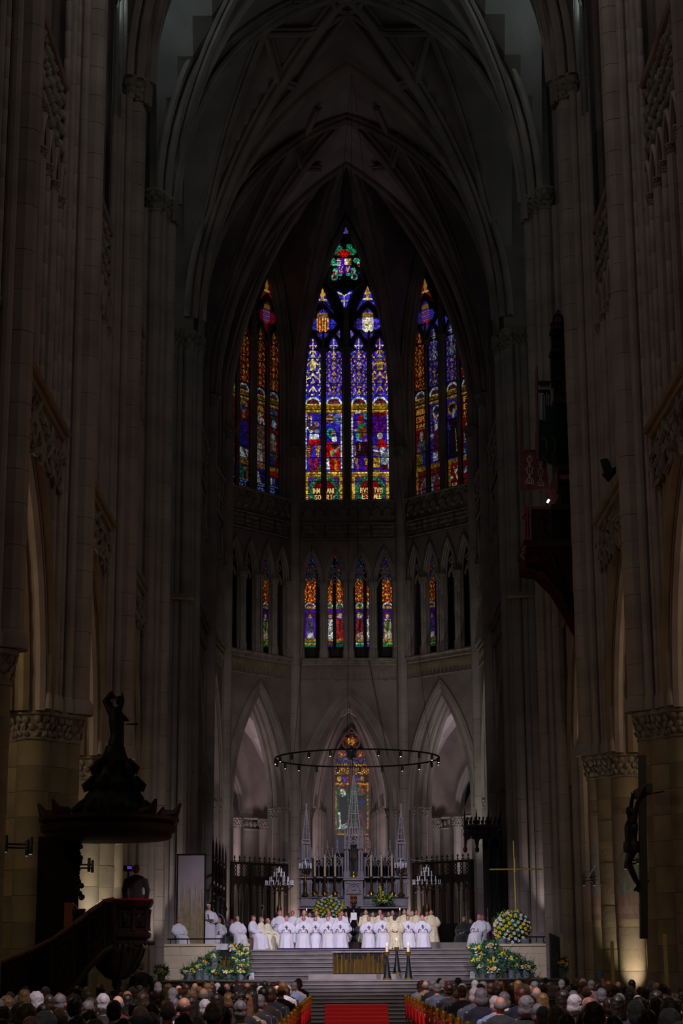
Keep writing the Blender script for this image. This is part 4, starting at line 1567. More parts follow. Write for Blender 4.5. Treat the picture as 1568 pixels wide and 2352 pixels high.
        P(E(774, 958, 13, 14), LGD); P(E(774, 957, 9, 10), (40, 50, 130)); P(E(770, 974, 6, 8), (190, 160, 140)); P(C.poly([(762, 984), (785, 984), (788, 1070), (760, 1070)]), (80, 20, 50)); P(E(758, 1012, 6, 5), WHT); P(C.rect(760, 1050, 775, 1070), WHT); P(S((756, 950), (757, 1000), 1), (140, 120, 90)); P(C.poly([(766, 984), (778, 984), (776, 1000), (766, 1002)]), WHT)
        clip(2)
        P(E(824, 962, 14, 15), GLD); P(E(824, 962, 9, 10), (40, 10, 14)); P(E(828, 974, 5, 12), (170, 180, 200)); P(C.poly([(812, 984), (838, 984), (842, 1074), (810, 1074)]), (16, 10, 26)); P(S((812, 1000), (818, 1000), 1.1), SKY); P(S((815, 1000), (815, 1008), 1.1), SKY); P(S((833, 1010), (836, 1060), 1), GLD)
        clip(3)
        P(E(872, 1010, 7, 10), (180, 180, 180)); P(C.rect(860, 1022, 884, 1046), (140, 160, 190)); P(C.rect(860, 1046, 886, 1060), (60, 40, 170)); P(C.rect(858, 1060, 886, 1076), (60, 130, 190))
        for i in range(4):
            clip(i)
            cx = LX[i]
            if i == 0:
                P(C.rect(705, 1086, 711, 1153), GLD)
            if i < 2:
                ex = 738 if i == 0 else 756
                for rr in (22, 14):
                    P((E(ex + (2 if i == 0 else 12), 1128, rr, rr) & ~E(ex + (2 if i == 0 else 12), 1128, rr - 4, rr - 4)), (90, 140, 220) if rr > 15 else (60, 70, 60))
                P(S((cx - 4, 1090), (cx + 2, 1110), 2.5), (14, 80, 40))
                P(C.rect(ex - 8, 1104, ex + 8, 1118), (140, 130, 120))
                P(C.rect(ex - 3, 1120, ex + 3, 1153), (110, 160, 230))
            elif i == 2:
                P(C.rect(808, 1086, 815, 1153), (170, 120, 20))
                P(S((826, 1096), (836, 1122), 2.2), LGD); P(S((838, 1096), (832, 1106), 2.6), WHT); P(E(819, 1118, 5, 4), (190, 210, 230)); P(E(826, 1134, 8, 4.5) & ~E(826, 1134, 4, 1.6), LGD); P(E(830, 1146, 8, 3), LGD)
            else:
                P(S((860, 1110), (878, 1092), 4), (120, 170, 220)); P(S((872, 1112), (880, 1096), 3), (30, 60, 140)); P(E(880, 1134, 5, 5), LGD); P(S((858, 1140), (874, 1146), 2.6), LGD)
        C.finish(4.2, 0.5, 1.2)
        for i, ts in ((0, ('ANDRA', 'ESPE', 'RANC')), (3, ('IF.', 'IESP', 'AVC'))):
            clip(i)
            for k, t in enumerate(ts):
                C.text(t, LX[i] - (14 if i == 0 else 13), 955 + k * 17, 6.2 if len(t) < 5 else 5, 11, (215, 160, 60), 0.95, 1.28)
    C.clip = None
    for i in range(4):
        m = lancet_mask(C, LX[i])
        y0 = 760
        for y in LB + (1153,):
            C.pane(m & (C.Y >= y0) & (C.Y < y))
            y0 = y
    tracery_lights(C, (140, 10, 20) if left else BLU, (140, 10, 20) if left else (60, 70, 220), (160, 20, 14), side=True)
    C.bars(LB)
    return C


CZ = {}


def zc(y):
    k = round(y, 3)
    if k not in CZ:
        CZ[k] = zat(y, 101.0)
    return CZ[k]


def window_map(fr, w):
    k = fr.L / 2 / 116.0
    return lambda x, y: fr.P(fr.L / 2 + (x - 798.5) * k, w, zc(y))


def window_frame(fr, win, w=0.72):
    """jambs, mullions and bar tracery of a four-light window"""
    M = window_map(fr, w)
    D = fr.n.to_3d()

    def pp(x, y, d=0.0):
        return M(x, y) + D * d
    zs = zc(1156)
    # dark plate behind the glass: the solid stone between the lights
    a = fr.L / 2 - 0.35
    pts = [fr.P(fr.L / 2 - a, w + 0.06, zs)] + [fr.P(fr.L / 2 + x, w + 0.06, ZC + 3.6 + z) for x, z in arch_pts(a, 10.8, 12)] + [fr.P(fr.L / 2 + a, w + 0.06, zs)]
    MB().prism(pts, D * 0.12).build('tracery_plate', LEAD, win, smooth=False)
    mb = MB()
    for x, r, y1 in ((746, 0.10, 752), (849, 0.10, 752), (797.5, 0.22, 700)):
        put = fr.P(fr.L / 2 + (x - 798.5) * fr.L / 232, w - 0.12, 0)
        z1 = zc(800)
        o = put_shaft(put.x, put.y, zs, z1, r, STONE2, win, 1.6)
        o.name = 'mullion'
        capital(put.x, put.y, z1 - 0.1, r, 0.3, win, STONE2)
        mb.tube((put.x, put.y, z1 + 0.2), (put.x, put.y, zc(y1)), r * 0.9, r * 0.7, 6)
    for cx in LX:
        mb.path([pp(cx + dx, y, -0.06) for dx, y in ((-19, 803), (-18, 796), (-13, 789), (-9, 776), (0, 762), (9, 776), (13, 789), (18, 796), (19, 803))], 0.06, 5)
    for cx in (744.5, 846.5):
        q = [(0, -39), (13, -26), (15, -15), (25, -13), (34, 0), (25, 13), (15, 15), (12, 28), (0, 39), (-12, 28), (-15, 15), (-25, 13), (-29, 0), (-25, -13), (-15, -15), (-13, -26)]
        mb.path([pp(cx + a_, 735.5 + b_, -0.05) for a_, b_ in q], 0.06, 5, closed=True)
        mb.path([pp(cx + a_ * 1.12, 680 + b_ * 1.08, -0.05) for a_, b_ in TREF], 0.05, 5, closed=True)
    mb.path([pp(x, y, -0.05) for x, y in ((797.5, 712), (772, 655), (756, 640), (760, 615), (757, 585), (770, 550), (795, 530), (820, 550), (833, 585), (832, 615), (838, 640), (818, 655))], 0.09, 5, closed=True)
    mb.build('tracery', STONE2, win)
    # stepped jamb and wall arch
    m2 = MB()
    for k, (da, ww, r) in enumerate(((0.52, 0.55, 0.1), (0.42, 0.35, 0.13), (0.3, 0.12, 0.11), (0.2, -0.04, 0.07))):
        a = fr.L / 2 - da
        m2.path([fr.P(fr.L / 2 - a, ww, zs)] + [fr.P(fr.L / 2 + x, ww, ZC + 3.6 + z) for x, z in arch_pts(a, 10.9 - da * 0.6, 12)] + [fr.P(fr.L / 2 + a, ww, zs)], r, 6)
    m2.build('jamb', STONE, win)


for k, left in ((3, None), (2, True), (4, False)):
    fr = BAYS[k][0]
    win = thing('window_%d' % {3: 1, 2: 2, 4: 3}[k], {3: 'great middle stained glass window, blue and gold with figures and wreathed lettering',
                2: 'left apse stained glass window, mostly red with blue lettering at its foot', 4: 'right apse stained glass window, red and blue with haloed figures'}[k], None, kind='structure')
    window_frame(fr, win)
    M = window_map(fr, 0.72)
    if left is None:
        C, T = paint_centre()
        C.panes(M, win, 0.95)
        T.panes(M, win, 1.0)
    else:
        paint_side(left).panes(M, win, 0.52 if left else 0.62)
for k in (0, 1, 5, 6):                       # windows seen at a glancing angle
    fr = BAYS[k][0]
    win = thing('window_%d' % (4 + k), 'high dim window above the %s bay of the choir' % NTH[k], None, kind='structure')
    window_frame(fr, win)
    for i in range(4):
        u = 0.6 + (fr.L - 1.2) * i / 4
        MB().prism([fr.P(u + 0.1, 0.7, zc(1152)), fr.P(u + (fr.L - 1.2) / 4 - 0.1, 0.7, zc(1152)), fr.P(u + (fr.L - 1.2) / 4 - 0.1, 0.7, zc(800)), fr.P(u + 0.1, 0.7, zc(800))], fr.n.to_3d() * 0.02).build('pane', GLASSDIM, win, smooth=False)


def paint_triforium():
    C = Canvas(700, 1264, 898, 1490, 1.0, 21)
    strips = [(704, 728), (752, 766), (771, 788), (814, 831.5), (838, 850), (872, 894)]
    for k, (a, b_) in enumerate(strips):
        cx = (a + b_) / 2
        m = C.rect(a, 1268, b_, 1486)
        C.clip = m
        C.put(m & (C.Y < 1330), (12, 10, 30))
        up = m & (C.Y < 1330)
        C.put(up & (np.sin(C.X * 0.7) * np.sin(C.Y * 0.5) > 0.35), (26, 26, 120))
        C.put(up & (np.sin(C.X * 0.6 + 2) * np.sin(C.Y * 0.45 + 1) > 0.55), (8, 80, 70))
        C.put(C.ell(cx, 1309, 3, 4), (170, 16, 10))
        C.put(C.ell(769 if k in (1, 2) else (834 if k in (3, 4) else cx), 1278, 3, 5), (220, 20, 20))
        C.ornament(m & (C.Y >= 1330) & (C.Y < 1386), cx, ((170, 16, 8), (140, 10, 8)), (200, 140, 30), 0.35, 1.6, k)
        C.put(C.rect(a, 1384, b_, 1393), (30, 10, 20))
        C.put(C.ell(cx, 1394, (b_ - a) / 2, 10) & (C.Y < 1394), WHT)
        C.put(C.ell(cx, 1394, (b_ - a) / 2 - 2.5, 7) & (C.Y < 1394), (100, 40, 80) if k in (0, 5) else (10, 100, 50))
        C.put(C.rect(a, 1393, b_, 1398), GLD)
        C.put(C.rect(a, 1399, b_, 1468), (70, 10, 160) if k < 3 else (50, 14, 130))
        bod = [(96, 40, 130), (150, 130, 120), (170, 12, 16), (150, 12, 14), (210, 205, 200), (170, 150, 80)][k]
        C.put(C.ell(cx, 1414, 6, 7), GLD if k in (2, 3) else (140, 20, 24))
        C.put(C.ell(cx, 1416, 3.2, 5), (230, 215, 200))
        C.put(C.poly([(cx - 7, 1422), (cx + 7, 1422), (cx + 9, 1466), (cx - 9, 1466)]), bod)
        C.put(C.poly([(cx - 2, 1424), (cx + 5, 1424), (cx + 2, 1450), (cx - 3, 1450)]), [(20, 90, 80), WHT, (60, 30, 20), (20, 20, 30), WHT, (30, 100, 60)][k])
        C.put(C.poly([(cx - 6, 1455), (cx + 6, 1452), (cx + 8, 1467), (cx - 8, 1467)]), [WHT, WHT, (150, 10, 14), (160, 140, 130), WHT, (200, 190, 170)][k])
        C.put(C.rect(a, 1467, b_, 1473), (190, 120, 20))
        C.put(C.rect(a, 1473, b_, 1486), [(20, 120, 60), (24, 20, 90), (10, 90, 70), (16, 130, 90), (30, 40, 160), (20, 140, 70)][k])
        C.put(C.rect(a, 1477, b_, 1480), [GLD, (80, 60, 20), (20, 50, 40), WHT, (160, 120, 40), GLD][k])
    C.finish(3.6, 0.5, 1.3)
    C.clip = None
    for a, b_ in strips:
        y0 = 1266
        for y in (1290, 1330, 1358, 1386, 1399, 1422, 1445, 1467, 1487):
            C.pane(C.rect(a, y0, b_, y) & C.rect(a, 1268, b_, 1486))
            y0 = y
    C.bars((1290, 1330, 1358, 1399, 1445, 1473), 0.5)
    return C


TRI = paint_triforium()
for k in (3, 2, 4):
    fr = BAYS[k][0]
    win = thing('window_%d' % {3: 20, 2: 21, 4: 22}[k], 'row of small stained glass lights glowing behind the %s triforium arches' % NTH[k], None, kind='structure')
    kk = fr.L / 2 / 116.0
    ww = 1.5
    sc = (102.5 / 101.0) if k == 3 else 1.0
    f = lambda x, y: fr.P(fr.L / 2 + (x - 798.5) * kk * sc, ww, zat(y, 102.5 if k == 3 else 101.6))
    TRI.panes(f, win, 0.85 if k == 3 else 0.5, {3: None, 2: range(43, 55), 4: range(1, 13)}[k])
    MB().prism([fr.P(0.1, ww + 0.06, Z_TRI0 - 0.2), fr.P(fr.L - 0.1, ww + 0.06, Z_TRI0 - 0.2), fr.P(fr.L - 0.1, ww + 0.06, Z_TRI1 + 1), fr.P(0.1, ww + 0.06, Z_TRI1 + 1)], fr.n.to_3d() * 0.1).build('back_plate', LEAD, win, smooth=False)
    m2 = MB()
    for x in (732, 768.5, 834.5, 868.5):
        m2.tube(f(x, 1490), f(x, 1300), 0.11, n=6)
    m2.build('mullion', LEAD, win)
for k in (0, 1, 5, 6):
    fr = BAYS[k][0]
    mb = MB().prism([fr.P(0.1, 1.56, Z_TRI0 - 0.2), fr.P(fr.L - 0.1, 1.56, Z_TRI0 - 0.2), fr.P(fr.L - 0.1, 1.56, Z_TRI1 + 1), fr.P(0.1, 1.56, Z_TRI1 + 1)], fr.n.to_3d() * 0.1)
    mb.build('triforium_back', LEAD, BAYS[k][1], smooth=False)


def paint_chapel():
    C = Canvas(760, 1676, 856, 1962, 1.1, 31)
    lights = [(768, 802), (811, 848)]
    body = C.poly([(768, 1962), (768, 1745), (777, 1722), (807, 1680), (838, 1722), (848, 1745), (848, 1962)])
    for k, (a, b_) in enumerate(lights):
        m = C.rect(a, 1730, b_, 1960) & body
        cx = (a + b_) / 2
        C.clip = m
        C.put(C.rect(a, 1730, b_, 1754), (20, 50, 60))
        C.ornament(C.rect(a, 1732, b_, 1754) & m, cx, ((20, 70, 50), (60, 20, 50)), (90, 70, 160), 0.3, 2)
        C.ornament(C.rect(a, 1754, b_, 1780) & m, cx, ((90, 30, 40), (70, 26, 10)), (190, 130, 20), 0.0, 2.2, k)
        C.put(C.rect(a, 1780, b_, 1797), (60, 20, 30))
        C.put(C.ell(cx - 6 if k == 0 else cx + 2, 1789, 5, 6), GLD)
        C.put(C.rect(cx + 2, 1782, cx + 9, 1796) if k == 0 else C.rect(cx - 9, 1783, cx - 3, 1796), BLU)
        C.put(C.rect(cx + 9, 1783, b_, 1795) if k == 0 else C.rect(a, 1783, a + 8, 1795), REDG)
        C.put(C.rect(a, 1797, b_, 1805), (190, 120, 20))
        C.put(C.rect(a, 1803, b_, 1806), (110, 60, 10))
        C.put(C.rect(a, 1806, b_, 1905), (8, 92, 56))
        e = a if k == 0 else b_
        hx = 787 if k == 0 else 829
        C.put(C.ell(hx + (0 if k == 0 else 4), 1814, 8.5, 9), (130, 8, 14))
        C.put(C.ell(hx, 1818, 6, 7), (205, 205, 160) if k == 0 else (150, 100, 70))
        C.put(C.ell(hx + (3 if k == 0 else -2), 1822, 3.5, 5), (220, 225, 225) if k == 0 else (170, 120, 100))
        C.put(C.poly([(hx - 9, 1828), (hx + 10, 1828), (hx + 14, 1900), (hx - 12, 1900)]), (22, 18, 24) if k == 0 else (44, 12, 22))
        if k == 1:
            C.put(C.ell(829, 1841, 8, 5), (20, 30, 140))
            C.put(C.seg((828, 1870), (838, 1900), 2.2), (120, 30, 50))
        else:
            C.put(C.seg((779, 1868), (781, 1896), 2.4), WHT)
            C.put(C.seg((795, 1892), (778, 1902), 2.2), WHT)
            C.put(C.seg((796, 1898), (786, 1904), 2.0), WHT)
            C.put(C.seg((782, 1828), (792, 1828), 1.5), WHT)
        C.put(C.rect(e - 5, 1806, e + 5, 1960), (170, 110, 24))
        C.put(C.rect(a, 1905, b_, 1917), (90, 60, 16))
        C.put(C.rect(a, 1915, b_, 1918), (180, 120, 30))
        C.put(C.rect(a, 1918, b_, 1960), (20, 10, 26))
        for x in range(int(a) + 3, int(b_) - 3, 6):
            C.put(C.rect(x, 1922, x + 2.5, 1958), (150, 90, 20) if k else (30, 26, 90))
    C.clip = None
    for cx, c in ((784.5, (150, 60, 80)), (828.5, (140, 40, 40))):
        m = C.ell(cx, 1732, 9.5, 9)
        C.put(m, c)
        for t in range(5):
            C.put(C.seg((cx, 1734), (cx + 7 * math.cos(t * 1.256), 1734 + 7 * math.sin(t * 1.256)), 0.9), GLD)
        C.pane(m)
    rose = np.zeros(C.X.shape, dtype=bool)
    for t in range(5):
        q = -PI / 2 + t * 2 * PI / 5
        rose |= C.ell(806 + 12 * math.cos(q), 1702 + 11 * math.sin(q), 6.5, 6.5)
    rose |= C.ell(806, 1702, 10)
    C.put(rose, (110, 10, 12))
    for t in range(16):
        q = t * PI / 8
        C.put(C.seg((806, 1702), (806 + 9 * math.cos(q), 1702 + 9 * math.sin(q)), 0.7), (240, 190, 60))
    C.put(C.ell(806, 1702, 4.5), (220, 160, 20))
    C.put(C.text('JHS'[1:2], 803.5, 1705, 4, 5, (90, 60, 10), 0.5) if False else C.ell(806, 1702, 1), (120, 80, 10))
    C.pane(rose)
    for (x, y, c) in ((794, 1686, SKY), (798, 1684, SKY), (818, 1687, SKY), (788, 1708, SKY), (825, 1708, SKY), (778, 1714, VIO), (835, 1713, VIO), (772, 1735, SKY), (806, 1722, BLU), (845, 1742, (60, 160, 160))):
        m = C.ell(x, y, 2.2, 2.8)
        C.put(m, c)
        C.pane(m)
    keep = C.c.copy()
    C.finish(3.6, 0.45, 1.2)
    for a, b_ in lights:
        y0 = 1728
        for y in (1754, 1779, 1797, 1828, 1855, 1882, 1906, 1932, 1961):
            mm = C.rect(a, y0, b_, y) & body & C.rect(a, 1740, b_, 1960) & (C.l == 0)
            C.pane(mm)
            y0 = y
    C.bars((1754, 1779, 1797, 1828, 1882, 1906), 0.6)
    return C


win = thing('window_23', 'pointed stained glass window of the axial chapel behind the altar spire', None, kind='structure')
CH_Y = 113.0
paint_chapel().panes(lambda x, y: at(x, y, CH_Y), win, 0.9)
D = Vector((0, 1, 0))
pts = [at(x, y, CH_Y) + D * 0.06 for x, y in ((766, 1968), (766, 1745), (775, 1716), (790, 1690), (807, 1672), (824, 1690), (840, 1716), (850, 1745), (850, 1968))]
MB().prism(pts, D * 0.1).build('tracery_plate', LEAD, win, smooth=False)
mb = MB()
for ra, q in ((0.5, 0), ):
    mb.path([at(806 + 20 * math.cos(t * PI / 10), 1702 + 20 * math.sin(t * PI / 10), CH_Y) for t in range(20)], 0.06, 5, closed=True)
for cx in (784.5, 828.5):
    mb.path([at(cx + 11 * math.cos(t * PI / 7), 1732 + 11 * math.sin(t * PI / 7), CH_Y) for t in range(14)], 0.05, 5, closed=True)
mb.path([at(x, y, CH_Y) for x, y in ((767, 1965), (767, 1745), (776, 1716), (790, 1690), (807, 1672), (824, 1690), (840, 1716), (849, 1745), (849, 1965))], 0.09, 6)
mb.build('tracery', STONE, win)
a, b_ = at(806.5, 1960, CH_Y - 0.08), at(806.5, 1745, CH_Y - 0.08)
MB().tube(a, (a.x, a.y, b_.z), 0.11, n=8).build('mullion', STONE, win)
mb = MB()
fr = Frame((-3, CH_Y + 0.2), (3, CH_Y + 0.2))
zb, zt = zat(1962, CH_Y), zat(1745, CH_Y)
wall(mb, fr, 0, 6, 2.3, 17, [(3.0 + (xat(808, 1800, CH_Y)), 1.1, zb, zt, zat(1672, CH_Y) - zt)], 0, 0.3)
tag(mb.build('wall_back', PLASTER, ang=0.5), 'end wall of the axial chapel around its stained glass window', kind='structure')

# ================================================================== people
SKIN = [mat('skin_%d' % i, c, 0.55, var=0.08, scale=8) for i, c in enumerate(('c98f78', 'b87c66', 'd8a48c', '8a5a44', '4a2c20'))]
HAIRC = {'grey': mat('grey_hair', '6a6468', 0.6, var=0.3, scale=30), 'white': mat('white_hair', 'b0a8ac', 0.6, var=0.15, scale=30), 'dark brown': mat('dark_brown_hair', '1d120d', 0.5, var=0.4, scale=30),
         'black': mat('black_hair', '0c0a0b', 0.45, var=0.4, scale=30), 'blonde': mat('blonde_hair', '6e5030', 0.5, var=0.35, scale=30), 'auburn': mat('auburn_hair', '4e2314', 0.5, var=0.4, scale=30),
         'light brown': mat('light_brown_hair', '3c2619', 0.5, var=0.4, scale=30)}
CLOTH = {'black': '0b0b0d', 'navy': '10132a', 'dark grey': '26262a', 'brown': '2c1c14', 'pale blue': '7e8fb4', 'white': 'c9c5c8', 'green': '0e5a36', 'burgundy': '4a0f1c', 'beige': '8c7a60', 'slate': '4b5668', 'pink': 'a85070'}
CLOTHM = {k: mat('cloth_' + k.replace(' ', '_'), v, 0.85, var=0.15, scale=20, sheen=0.2) for k, v in CLOTH.items()}
ALB = mat('white_vestment', 'd6d0de', 0.8, var=0.05, scale=6, sheen=0.2)
ALBC = mat('cream_vestment', 'd8cbb0', 0.7, var=0.22, scale=9, col2='efe3c8')
BROC = mat('gold_brocade', 'b8a078', 0.55, scale=22, col2='efe4cc')
PURP = mat('violet_trim', '2c1466', 0.7, var=0.15)
PINKC = mat('magenta_silk', 'd4226c', 0.6, var=0.1)
EYE = mat('eye_dark', '1a1210', 0.4, var=0.1)
PAPER = mat('white_paper', 'e6e4ea', 0.8, var=0.02)


def remesh(mb, voxel, it=2, name='body'):
    me = bpy.data.meshes.new('tmp')
    me.from_pydata(mb.v, [], mb.f)
    ob = bpy.data.objects.new('tmp', me)
    COL.objects.link(ob)
    m = ob.modifiers.new('r', 'REMESH')
    m.mode = 'VOXEL'
    m.voxel_size = voxel
    if it:
        sm = ob.modifiers.new('s', 'SMOOTH')
        sm.iterations = it
        sm.factor = 0.5
    dg = bpy.context.evaluated_depsgraph_get()
    out = bpy.data.meshes.new_from_object(ob.evaluated_get(dg))
    bpy.data.objects.remove(ob)
    bpy.data.meshes.remove(me)
    out.name = name
    out.shade_smooth()
    return out


def head(mb, c, yaw=0.0, tilt=0.0):
    """head facing -y about its centre c: cranium, face, jaw, nose, ears, neck"""
    M = Matrix.Rotation(yaw, 3, 'Z') @ Matrix.Rotation(tilt, 3, 'X')

    def e(p, r):
        q = M @ Vector(p)
        mb.ell((c[0] + q.x, c[1] + q.y, c[2] + q.z), r, 12, 8, M)
    e((0, 0.012, 0.03), (0.076, 0.094, 0.088))
    e((0, -0.022, -0.03), (0.063, 0.07, 0.085))
    e((0, -0.045, -0.082), (0.042, 0.042, 0.032))
    e((0, -0.096, -0.018), (0.013, 0.02, 0.026))
    e((0, -0.08, 0.022), (0.05, 0.014, 0.012))
    e((0, -0.087, -0.058), (0.024, 0.012, 0.012))
    for sg in (-1, 1):
        e((sg * 0.078, 0.008, -0.012), (0.012, 0.022, 0.032))
        e((sg * 0.034, -0.07, -0.03), (0.02, 0.02, 0.02))


def hand(mb, p, d, side):
    """palm and five curled fingers reaching along d from the wrist p"""
    d = Vector(d).normalized()
    s = d.cross(Vector((0, 0, 1))).normalized() * side
    p = Vector(p)
    mb.ell(p + d * 0.045, (0.036, 0.036, 0.018), 8, 5)
    for i, (k, L) in enumerate(((-0.028, 0.062), (-0.009, 0.075), (0.01, 0.07), (0.028, 0.055))):
        a = p + d * 0.075 + s * k
        b_ = a + d * L * 0.5 + Vector((0, 0, -0.008))
        c = b_ + d * L * 0.35 + Vector((0, 0, -0.028))
        mb.path([a, b_, c], [0.0095, 0.009, 0.007], 5)
    a = p + d * 0.03 - s * 0.032
    mb.path([a, a + d * 0.03 - s * 0.022, a + d * 0.055 - s * 0.014 + Vector((0, 0, -0.01))], [0.011, 0.01, 0.008], 5)


def seated_body(voxel=0.012, arms=True, hands=True, hyaw=0.0):
    mb = MB()
    mb.ell((0, 0.02, 0.52), (0.16, 0.13, 0.12))
    mb.path([(0, 0.03, 0.5), (0, 0.04, 0.75), (0, 0.02, 0.98)], [0.13, 0.13, 0.12], 10)
    mb.ell((0, 0.02, 0.99), (0.19, 0.09, 0.08))
    mb.path([(0, 0.03, 0.98), (0, 0.015, 1.13)], [0.066, 0.055], 10)
    head(mb, (0, 0, 1.2), hyaw)
    for s in (-1, 1):
        mb.path([(s * 0.09, 0.0, 0.5), (s * 0.12, -0.44, 0.5)], [0.085, 0.06], 8)
        mb.path([(s * 0.12, -0.44, 0.49), (s * 0.12, -0.46, 0.08)], [0.058, 0.04], 8)
        mb.ell((s * 0.12, -0.53, 0.045), (0.045, 0.12, 0.04))
        if arms:
            mb.path([(s * 0.19, 0.02, 0.99), (s * 0.27, 0.0, 0.73), (s * 0.08, -0.27, 0.665)], [0.05, 0.042, 0.028], 8)
    me = remesh(mb, voxel, 1)
    if hands:
        hb = MB()
        for s in (-1, 1):
            hand(hb, (s * 0.09, -0.255, 0.665), (-s * 0.7, -0.6, -0.1), s)
        bm = bmesh.new()
        bm.from_mesh(me)
        vs = [bm.verts.new(v) for v in hb.v]
        for f in hb.f:
            try:
                bm.faces.new([vs[i] for i in f]).smooth = True
            except ValueError:
                pass
        bm.to_mesh(me)
        bm.free()
    me.materials.append(SKIN[0])
    return me


def loft(mb, rings, n=28, fold=9, seed=0):
    """cloth lofted through rings (z, cx, cy, rx, ry, ripple)"""
    rr = random.Random(seed)
    ph = [rr.uniform(0, 6.28) for _ in range(4)]
    vs = []
    for z, cx, cy, rx, ry, rip in rings:
        for i in range(n):
            a = 2 * PI * i / n
            k = 1 + rip * (math.sin(fold * a + ph[0]) + 0.6 * math.sin((fold * 2 - 3) * a + ph[1]))
            vs.append((cx + rx * k * math.cos(a), cy + ry * k * math.sin(a), z))
    fs = [(k * n + i, k * n + (i + 1) % n, (k + 1) * n + (i + 1) % n, (k + 1) * n + i) for k in range(len(rings) - 1) for i in range(n)]
    fs.append(tuple(reversed(range(n))))
    fs.append(tuple((len(rings) - 1) * n + i for i in range(n)))
    mb.add(vs, fs)


ROBE = [(0.02, 0, -0.33, 0.345, 0.31, 0.06), (0.2, 0, -0.33, 0.315, 0.295, 0.055), (0.4, 0, -0.31, 0.285, 0.29, 0.03), (0.53, 0, -0.26, 0.275, 0.31, 0.015), (0.6, 0, -0.18, 0.27, 0.30, 0.01),
        (0.66, 0, -0.06, 0.265, 0.22, 0.012), (0.78, 0, 0.02, 0.27, 0.17, 0.015), (0.92, 0, 0.03, 0.255, 0.15, 0.015), (1.0, 0, 0.02, 0.23, 0.13, 0.01), (1.06, 0, 0.015, 0.15, 0.1, 0), (1.1, 0, 0.01, 0.075, 0.075, 0)]


def mesh_of(mb, name, m, ang=0.9):
    me = bpy.data.meshes.new(name)
    me.from_pydata(mb.v, [], mb.f)
    me.materials.append(m)
    me.shade_smooth()
    me.set_sharp_from_angle(angle=ang)
    return me


def robe_meshes(seed):
    mb = MB()
    loft(mb, ROBE, 40, 9, seed)
    me = mesh_of(mb, 'robe', ALB)
    sl = MB()
    for s in (-1, 1):
        sl.path([(s * 0.2, 0.02, 1.0), (s * 0.28, 0.0, 0.88), (s * 0.32, -0.04, 0.76), (s * 0.25, -0.16, 0.69), (s * 0.12, -0.26, 0.68)], [0.075, 0.09, 0.105, 0.1, 0.085], 10)
    return me, mesh_of(sl, 'sleeves', ALB)


def trim_mesh(seed):
    """violet bands along hem and cuffs"""
    mb = MB()
    rr = random.Random(seed)
    ph = [rr.uniform(0, 6.28) for _ in range(4)]
    n = 40
    pts = []
    for i in range(n):
        a = 2 * PI * i / n
        k = 1 + 0.06 * (math.sin(9 * a + ph[0]) + 0.6 * math.sin(15 * a + ph[1]))
        pts.append((0.346 * k * math.cos(a), -0.33 + 0.312 * k * math.sin(a), 0.045))
    mb.path(pts, 0.022, 5, closed=True)
    for s in (-1, 1):
        c = Vector((s * 0.13, -0.255, 0.68))
        d = Vector((-s * 0.75, -0.6, -0.05)).normalized()
        u = d.cross(Vector((0, 0, 1))).normalized()
        v = d.cross(u)
        mb.path([c + (u * math.cos(t * PI / 6) + v * math.sin(t * PI / 6)) * 0.092 for t in range(12)], 0.018, 5, closed=True)
    return mesh_of(mb, 'violet_band', PURP)


def cross_mesh():
    mb = MB()
    mb.box((0, -0.158, 0.82), (0.022, 0.012, 0.26))
    mb.box((0, -0.152, 0.86), (0.16, 0.012, 0.02))
    mb.box((0, -0.154, 0.91), (0.09, 0.012, 0.018))
    mb.box((0.03, -0.156, 0.80), (0.02, 0.01, 0.1))
    return mesh_of(mb, 'cross_emblem', mat('dark_emblem', '2a2440', 0.7))


BODY = seated_body()
BODY_L = seated_body(hyaw=0.5)
ROBES = [robe_meshes(k) for k in range(3)]
TRIM = [trim_mesh(k) for k in range(3)]
EMBLEM = cross_mesh()


def noise_hair(mb, voxel, amp, seed, name):
    me = remesh(mb, voxel, 1, name)
    rr = random.Random(seed)
    from mathutils import noise
    for v in me.vertices:
        v.co += v.co.normalized() * 0 + Vector((noise.noise(v.co * 40 + Vector((seed, 0, 0))), noise.noise(v.co * 40 + Vector((0, seed, 5))), noise.noise(v.co * 28 + Vector((3, 0, seed))))) * amp
    me.shade_smooth()
    return me


